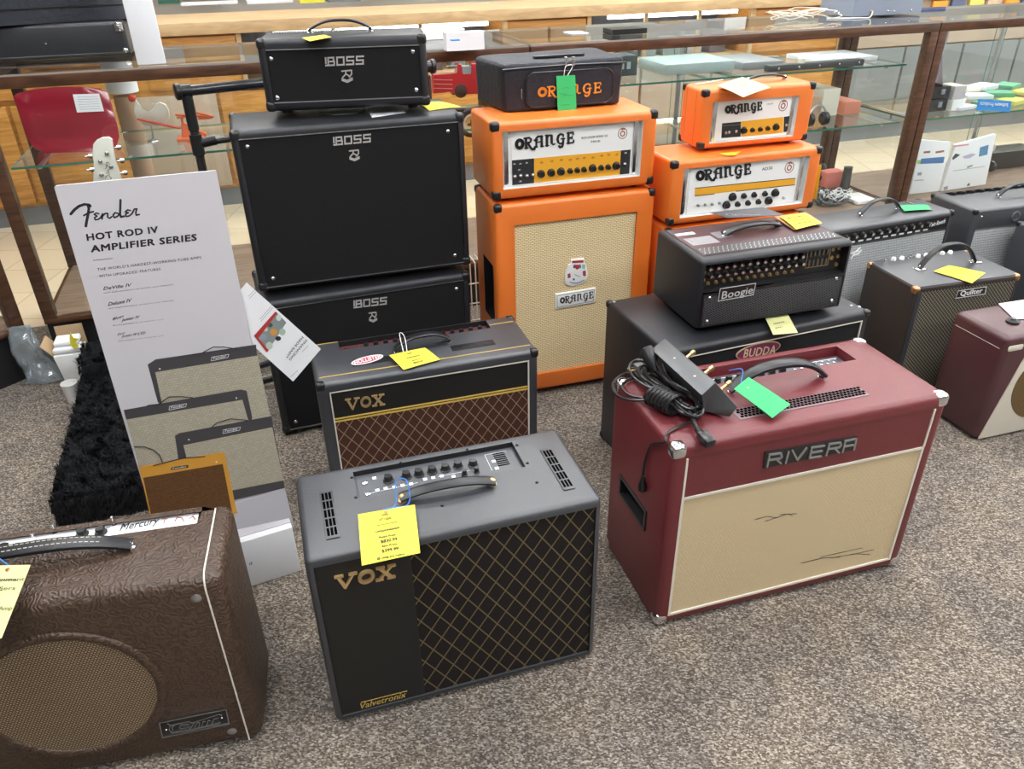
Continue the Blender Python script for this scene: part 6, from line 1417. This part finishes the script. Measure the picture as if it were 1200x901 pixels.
def minis():
    r = thing('miniature_guitar', 'small cream guitar shaped ornament on the glass shelf beside the red board', 'ornament', S(.46, .30, SH), SA)
    P = Plane(S(0, .30, 0), SU, ZZ, -SV); q = lambda x, y: P.px(100+x/5.217, 70+y/5.217)
    pts = [q(x, y) for x, y in ((300, 235), (325, 270), (350, 305), (385, 325), (415, 300), (425, 272), (455, 260), (490, 275), (510, 310), (515, 350), (495, 390), (440, 408), (360, 400), (320, 370), (298, 320))]
    bm = B(); prism(bm, pts, P, -.015, .0, .004); obj('body', bm, M['cream'], r)
    bm = B(); tube(bm, [P.at(*q(400, 400), -.006), P.at(*q(410, 440), -.006), P.at(*q(415, 490), -.006)], .004, 8); u, v = q(415, 490); lathe(bm, Vector(P.at(u, SH, -.006)), ZZ, [(.02, 0), (.018, .004), (.004, .008), (.004, max(.02, v-SH))], 14); obj('stand', bm, M['steel'], r)
    bm = B(); rd = flat('strap_red', (.62, .06, .03)); tube(bm, [P.at(*q(320, 358), .012), P.at(*q(440, 385), .014), P.at(*q(580, 415), .012)], .005, 6); obj('neck', bm, rd, r)
    bm = B(); u, v = q(285, 235); lathe(bm, P.at(u, v, -.01), P.N, [(.012, 0), (.014, .01), (.008, .018)], 10); obj('red_knob', bm, rd, r)
    r = thing('toy_chair', 'small orange red folded ornament on the glass shelf behind the rack stand', 'ornament', S(.62, .28, SH), SA); P = Plane(S(0, .28, 0), SU, ZZ, -SV); orr = flat('ornament_orange', (.70, .14, .04))
    bm = B()
    for L in (((550, 335), (780, 350)), ((560, 355), (640, 345)), ((670, 320), (785, 348)), ((690, 360), (770, 355)), ((590, 345), (598, 480)), ((600, 480), (640, 500)), ((590, 400), (600, 380))): tube(bm, [P.at(*q(*L[0])), P.at(*q(*L[1]))], .005, 6)
    pts = [q(x, y) for x, y in ((585, 380), (640, 400), (740, 450), (750, 480), (700, 490), (640, 512), (600, 480))]; prism(bm, pts, P, -.01, .01); obj('frame', bm, orr, r)
    bm = B(); u, v = q(650, 505); pbox(bm, P, u-.05, u+.05, SH+.0, SH+.012, -.03, .03, .003); obj('base', bm, orr, r)
minis()
# rolled tan cloth with white top standing in the aisle
def roll():
    a = atv(143, 99, .9); r = thing('rolled_cloth', 'tan ribbed roll with a white top behind the left display case', 'roll', S((a-SO).dot(SU), .85, 0), SA); c = S((atv(150, 130, .85)-SO).dot(SU), .85, 0)
    bm = B(); prof = [(.045, 0)]
    for i in range(60): prof.append((.045+.002*(i % 2), .02+i*.0142))
    lathe(bm, c, ZZ, prof, 20); obj('roll', bm, plain('tan_cloth', (.42, .27, .19), .8), r)
    bm = B(); lathe(bm, c, ZZ, [(.046, .872), (.065, .875), (.062, 1.05), (.04, 1.07)], 20); obj('white_top', bm, M['paper'], r)
roll()
def truck():
    r = thing('toy_truck', 'red toy truck with chrome bars in the display case between the black and orange stacks', 'toy', S(1.68, .30, .77), SA); P = Plane(S(0, .30, 0), SU, ZZ, -SV); q = lambda x, y: P.px(500+x/12, 60+y/12); rd = plain('toy_red', (.50, .02, .04), .2, coat=.7)
    bm = B(); prism(bm, [q(x, y) for x, y in ((100, 330), (430, 320), (440, 180), (490, 180), (500, 330), (630, 330), (640, 180), (700, 170), (710, 330), (750, 470), (750, 600), (370, 620), (360, 560), (100, 600))], P, -.05, .0, .003); obj('cab_body', bm, rd, r)
    bm = B(); prism(bm, [q(x, y) for x, y in ((500, 215), (630, 215), (630, 320), (505, 320))], P, -.045, -.002); obj('window', bm, plain('toy_glass', (.25, .33, .34), .15), r)
    for y in (400, 460, 520): 
        bm = B(); a_, b_ = q(105, y), q(360, y+5); strokes(bm, P, [[a_, b_]], .003, 0, .002); obj('side_stripe', bm, plain('toy_pink', (.55, .25, .22), .4), r)
    u, v = q(480, 560); 
    for nn_ in (0, .01): pass
    bm = B(); lathe(bm, P.at(u, v, -.02), P.N, [(.026, 0), (.028, .004), (.028, .022), (.020, .026), (.008, .027)], 20); obj('wheel', bm, M['rubber'], r)
    bm = B(); tube(bm, [P.at(*q(270, 225), .0), P.at(*q(430, 215), .0)], .006, 10); obj('chrome_bar', bm, M['chrome'], r)
    bm = B(); pbox(bm, P, q(100, 0)[0], q(760, 0)[0], .7665, .795, -.05, .0, .002); obj('chassis', bm, M['smooth_black'], r)
    w_ = thing('tyre', 'black tyre with a white rim between the black stack and the orange head', 'tyre', atz(552, 150, .90), SA); c = atv(551, 140, -.06)
truck()
for o in list(C.objects):
    if o.name.startswith('tyre'): bpy.data.objects.remove(o)
def tyre():
    c = atv(553, 144, .12); r = thing('display_ring', 'black ring with a white rim in the case left of the orange head', 'ring', Vector((c.x, c.y, SH)), SA)
    bm = B(); N_ = 28; R_, r_ = .047, .013; V = [[bm.verts.new(c+SU*((R_+r_*math.cos(b))*math.cos(a))+ZZ*((R_+r_*math.cos(b))*math.sin(a))+SV*(r_*math.sin(b))) for b in [2*PI*j/10 for j in range(10)]] for a in [2*PI*i/N_ for i in range(N_)]]
    for i in range(N_):
        for j in range(10): bm.faces.new((V[i][j], V[(i+1) % N_][j], V[(i+1) % N_][(j+1) % 10], V[i][(j+1) % 10]))
    obj('ring', bm, M['rubber'], r); bm = B(); strokes(bm, Plane(c-SV*.008, SU, ZZ, -SV), [ring_pts(0, 0, .036, .036, 24)], .008, 0, .003); obj('rim', bm, M['cream'], r)
    bm = B(); lathe(bm, Vector((c.x, c.y, SH)), ZZ, [(.02, 0), (.02, .004), (.006, .006), (.006, max(.02, c.z-.06-SH))], 10); obj('stand', bm, M['smooth_black'], r)
tyre()
# plain wares on shelves and deck of the cases
def ware(name, label, cat, u0, u1, v0, v1, z0, z1, mat, bev=.003, group=None): return solo(name, label, cat, lambda bm: sbox(bm, u0, u1, v0, v1, z0, z1, bev), mat, group)
teal = plain('pale_teal', (.35, .46, .45), .35); tin = plain('case_grey', (.28, .30, .31), .4)
z1 = .8835
ware('amp_box', 'black printed box on the upper glass shelf, just right of the carry bag', 'box', 2.32, 2.66, .20, .42, z1-.119, z1-.04, 'smooth_black') if False else None
bxp = Plane(S(2.35, .30, 0), SU, ZZ, -SV)
b1 = thing('pedal_carton', 'black printed carton on the upper glass shelf right of the carry bag', 'box', S(2.3, .30, z1), SA)
bm = B(); sbox(bm, 2.20, 2.52, .30, .42, z1, z1+.085, .002); obj('carton', bm, plain('carton_slate', (.05, .07, .08), .4), b1)
bm = B(); text_on(bm, Plane(S(0, .30, 0), SU, ZZ, -SV), 'GO', (2.21, z1+.03), (2.28, z1+.03), (2.21, z1+.065), .0006, .03); obj('lettering', bm, M['paper'], b1)
bm = B()
for i in range(5): sbox(bm, 2.34+i*.032, 2.358+i*.032, .2985, .30, z1+.03, z1+.06)
obj('printed_squares', bm, teal, b1)
ware('storage_case', 'pale teal storage case on the upper glass shelf behind the small orange head', 'case', 2.62, 2.98, .22, .5, z1, z1+.05, teal, .012)
ware('storage_case', 'grey flat case on the upper glass shelf above the small orange head', 'case', 3.02, 3.24, .22, .5, z1, z1+.035, tin, .008)
ware('cloth_bundle', 'cream cloth bundle hanging at the front of the upper glass shelf', 'cloth', 3.27, 3.30, .14, .17, z1, z1+.05, 'cream', .01)
rk = thing('rack_unit', 'long dark rack unit with silver screws on the middle glass shelf', 'electronics', S(3.0, .3, z1), SA)
bm = B(); sbox(bm, 3.02, 3.62, .16, .20, z1+.0, z1+.03, .002) if False else sbox(bm, 3.10, 3.62, .13, .17, z1, z1+.028, .002); obj('chassis', bm, M['gunmetal'], rk)
for i in range(5): bm = B(); lathe(bm, S(3.15+i*.11, .13, z1+.014), -SV, [(.006, 0), (.005, .003), (.002, .004)], 10); obj('screw', bm, M['chrome'], rk)
z2_ = .6235
for i, (u, w_, h_, mt, nm) in enumerate(((3.40, .14, .10, plain('tan_box', (.45, .28, .18), .6), 'tan'), (3.56, .10, .13, 'cream', 'cream'), (3.70, .10, .06, flat('salmon', (.62, .22, .14)), 'salmon'))):
    ware('shelf_box', '%s box on the lower glass shelf beside the walnut post' % nm, 'box', u, u+w_, .30, .48, z2_, z2_+h_, mt)
ware('shelf_tray', 'white tray on the upper glass shelf beside the walnut post', 'tray', 3.45, 3.80, .25, .5, z1, z1+.02, 'paper')
def headphones():
    c = S(3.40, .12, z2_+.0); r = thing('headphones', 'black and grey headphones on the lower glass shelf right of the orange heads', 'headphones', c, SA)
    bm = B(); tube(bm, [c+SU*(.055*math.cos(a))+ZZ*(.012+.085*math.sin(a)) for a in [PI*i/18 for i in range(19)]], .006, 8); obj('headband', bm, M['steel'], r)
    for s_ in (-1, 1): bm = B(); lathe(bm, c+SU*(.055*s_)+ZZ*.034, SU*-s_, [(.020, 0), (.032, .004), (.032, .022), (.022, .03)], 16); obj('ear_cup', bm, M['plastic'], r)
headphones()
bm = B(); r_ = random.Random(8)
for k_ in range(16):
    c = S(3.60+r_.uniform(-.06, .08), .17+r_.uniform(-.05, .08), DK+.006); R_ = r_.uniform(.035, .07); pts = [c+SU*(R_*math.cos(2*PI*i/14+k_))+SV*(R_*.8*math.sin(2*PI*i/14+k_))+ZZ*(.004+.05*r_.random()*abs(math.sin(PI*i/14))) for i in range(15)]; tube(bm, catmull(pts, 3), .0035, 5)
o = obj('cable_pile', bm, M['gunmetal']); tag(o, 'tangled pile of dark cables on the deck of the middle display case', 'cable')
bm = B()
for k_ in range(7):
    c = S(3.64+r_.uniform(-.05, .06), .14+r_.uniform(-.04, .05), DK+.03); R_ = r_.uniform(.03, .06); pts = [c+SU*(R_*math.cos(2*PI*i/14+k_))+SV*(R_*.8*math.sin(2*PI*i/14+k_))+ZZ*(.03*r_.random()) for i in range(15)]; tube(bm, catmull(pts, 3), .0022, 5)
o = obj('cable_pile', bm, M['paper']); tag(o, 'thin white cables tangled over the dark cable pile in the middle display case', 'cable')
ware('pink_pouch', 'pink paper pouch on the deck of the middle display case', 'pouch', 3.74, 3.86, .38, .46, DK+.001, DK+.09, flat('pink', (.72, .22, .18)), .01)
bm = B(); lathe(bm, S(3.80, .30, DK+.001), ZZ, [(.03, 0), (.026, .004), (.022, .13), (.024, .135), (.020, .135)], 14); o = obj('grey_tube', bm, M['gunmetal']); tag(o, 'grey tube standing on the deck of the middle display case', 'tube')
bm = B(); bmesh.ops.create_icosphere(bm, subdivisions=3, radius=.07); crumple(bm, .03, 18)
for v in bm.verts: v.co.z = max(v.co.z*.8+.05, 0)
bmesh.ops.translate(bm, verts=bm.verts, vec=S(3.74, .24, DK+.001)) if False else bmesh.ops.translate(bm, verts=bm.verts, vec=S(3.765, .49, DK+.001))
o = obj('dark_cloth', bm, plain('dark_green_cloth', (.05, .06, .055), .8)); tag(o, 'crumpled dark cloth at the back of the middle display case', 'cloth')
ware('white_case', 'white flat box on the deck beside the dark cables', 'box', 3.71, 3.83, .08, .22, DK+.001, DK+.02, 'white', .004)
# leaflets and wares in the right case
lp = Plane(S(0, .10, 0), SU, ZZ, -SV)
def leaflet(cor, label, deco):
    P4 = [lp.px(*c) for c in cor]; mv = min(p[1] for p in P4); 
    r = thing('product_leaflet', label, 'leaflet', lp.at(P4[0][0], mv), SA); bm = B(); prism(bm, P4, lp, -.02, 0, .001); obj('card_box', bm, M['paper'], r)
    for nm, c, L in deco: bm = B(); prism(bm, [lp.px(*p) for p in L], lp, 0, .0006); obj(nm, bm, flat('deco_%.2f_%.2f_%.2f' % c, c), r)
    return r
zl = lambda *L: [(1070+x/6.44, 130+y/6.44) for x, y in L]
leaflet([(1066, 227.5), (1100, 224), (1115, 166.5), (1080, 164)], 'white product box with a blue band in the right display case, left of the two', [('blue_band', (.06, .18, .42), zl((62, 360), (238, 345), (228, 392), (52, 400))), ('print', (.25, .10, .08), zl((80, 305), (130, 300), (128, 316), (80, 320))), ('print', (.35, .12, .08), zl((170, 305), (235, 295), (232, 310), (170, 320))), ('green_spot', (.35, .55, .10), zl((32, 372), (58, 370), (56, 400), (30, 400))), ('print', (.25, .28, .35), zl((35, 465), (65, 462), (62, 485), (33, 487))), ('print', (.45, .47, .5), zl((10, 520), (80, 515), (80, 525), (10, 530)))])
leaflet([(1103, 224), (1155, 216), (1167.5, 157), (1120, 170)], 'white product box with printed drawings in the right display case, right of the two', [('pink_title', (.65, .25, .30), zl((310, 262), (420, 248), (420, 258), (308, 272))), ('print', (.04, .05, .05), zl((295, 355), (320, 320), (355, 330), (330, 350), (300, 370))), ('print', (.45, .43, .60), zl((370, 345), (440, 320), (475, 325), (430, 355), (390, 360))), ('blue_picture', (.10, .25, .45), zl((505, 275), (570, 255), (560, 330), (495, 345))), ('print', (.25, .27, .33), zl((405, 420), (450, 405), (450, 415), (410, 432))), ('print', (.10, .12, .2), zl((405, 560), (425, 540), (430, 560), (410, 568))), ('print', (.3, .3, .36), zl((230, 575), (262, 565), (262, 590), (232, 598))), ('print', (.4, .42, .46), zl((300, 450), (540, 415), (540, 420), (300, 455)))])
z3_ = .6235
for i, (vz) in enumerate((z3_, z3_+.062)):
    r = thing('cassette_box', 'small black box with a metal tab, %s of two stacked in the right case' % ('lower' if i == 0 else 'upper'), 'box', S(4.12, .16, vz), SA)
    bm = B(); sbox(bm, 4.10, 4.235, .18, .30, vz+.001, vz+.060, .003); obj('box', bm, M['smooth_black'], r); bm = B(); sbox(bm, 4.175, 4.20, .176, .18, vz+.022, vz+.048, .001); obj('tab', bm, M['steel'], r)
ware('white_box', 'small white box with brown print beside the two black boxes in the right case', 'box', 4.25, 4.33, .16, .28, z3_+.001, z3_+.055, 'white')
ware('white_box', 'clear white box on the small white box in the right case', 'box', 4.25, 4.33, .17, .28, z3_+.056, z3_+.12, plain('milky', (.6, .56, .55), .3))
lp2 = Plane(S(0, .055, 0), SU, ZZ, -SV)
P4 = [lp2.px(*c) for c in ((1143.5, 129), (1183, 131), (1185, 118.5), (1147, 116))]; r = thing('shelf_sign', 'bright blue sign seen upside down on the shelf of the right display case', 'sign', lp2.at(P4[0][0], z3_), SA)
bm = B(); prism(bm, P4, lp2, 0, .003); obj('sign_panel', bm, flat('sign_blue', (.02, .25, .68)), r); bm = B(); text_px(bm, lp2, 'Software Products', (1181, 121), (1148, 119.5), (1180.5, 125.5), .0036, .02); obj('lettering', bm, M['paper'], r)
cols = [((.7, .7, .72), 'white'), ((.10, .35, .2), 'green'), ((.62, .62, .15), 'yellow'), ((.55, .15, .06), 'red'), ((.35, .45, .52), 'blue grey'), ((.12, .12, .14), 'black'), ((.68, .64, .55), 'cream')]
r_ = random.Random(21)
for i in range(16):
    c, nm = cols[i % 7]; u = 4.36+(i % 6)*.17+r_.uniform(-.02, .02); lay = i//6; v = .20+lay*.10
    an = r_.uniform(-.5, .5); pl = Plane(S(u, v, z3_+.002+lay*.022), SU*math.cos(an)+SV*math.sin(an), SV*math.cos(an)-SU*math.sin(an), ZZ)
    solo('paper_packet', '%s paper packet in the heap, %s row and %s from its left' % (nm, ['front', 'middle', 'back'][lay], ORD[i % 6]), 'packet', lambda bm: pbox(bm, pl, -.07, .07, -.05, .05, 0, .016+.004*(i % 3), .002), flat('packet_'+nm, c), 'paper packets on the shelf, %s' % nm)
bm = B(); c = S(4.70, .30, DK+.012); tube(bm, [c+SU*(.075*math.cos(a))+ZZ*(.07+.07*math.sin(a))+SV*.02*math.cos(a) for a in [2*PI*i/24 for i in range(25)]], .009, 8); r = thing('coiled_hose', 'grey hoop shaped headset on the deck of the right display case', 'headset', c, SA); obj('hoop', bm, M['steel'], r)
bm = B(); lathe(bm, c+SU*.06+ZZ*.04-SV*.02, SU, [(.02, 0), (.03, .006), (.03, .02), (.02, .026)], 14); obj('cup', bm, M['plastic'], r)
ware('dark_box', 'long black box on the deck at the back of the right display case', 'box', 4.72, 5.2, .36, .5, DK+.001, DK+.10, 'smooth_black'); ware('paper_roll', 'cream crumpled paper on the black box in the right case', 'paper', 4.76, 4.88, .37, .47, DK+.102, DK+.15, 'cream', .015)
solo('chrome_rod', 'silver rod standing inside the right display case near the walnut post', 'rod', lambda bm: cyl(bm, S(4.36, .45, z3_+.001), S(4.42, .47, 1.03), .012, seg=12), 'steel')
solo('paper_cone', 'black and pink paper cone on the black boxes in the right case', 'cone', lambda bm: cyl(bm, S(4.15, .22, z3_+.124), S(4.19, .26, z3_+.26), .05, .012, 10), plain('cone_paper', (.10, .08, .10), .5))
# packages on the rear counter seen over the right case
for i in range(9):
    c, nm = [((.75, .30, .03), 'orange'), ((.10, .12, .2), 'navy'), ((.68, .55, .12), 'yellow'), ((.55, .40, .28), 'tan')][i % 4]; u = 5.75+i*.17
    solo('string_packet', '%s string packet, %s from the left hanging on the rear counter front' % (nm, ORD[i]), 'packet', lambda bm: sbox(bm, u, u+.13, 1.985, 2.008, .84, .975, .002), flat('pk_'+nm, c), 'string packets on the rear counter, %s' % nm)
# brass wire rack between the two stacks
def wire_rack():
    c = S(1.58, -.16, 0); r = thing('wire_rack', 'cream wire rack on the carpet between the black and orange stacks', 'rack', c, SA)
    for i in range(5):
        bm = B(); a = c+SU*(i*.022); tube(bm, catmull([a+ZZ*.012, a+ZZ*.24, a+ZZ*.27+SV*.02, a+ZZ*.27+SV*.10], 5), .0028, 6); obj('wire', bm, M['goldline'] if False else M['cream'], r)
    for z in (.09, .18, .012):
        bm = B(); tube(bm, [c+ZZ*z-SU*.01, c+ZZ*z+SU*.10], .003, 6); obj('cross_wire', bm, M['cream'], r)
wire_rack()
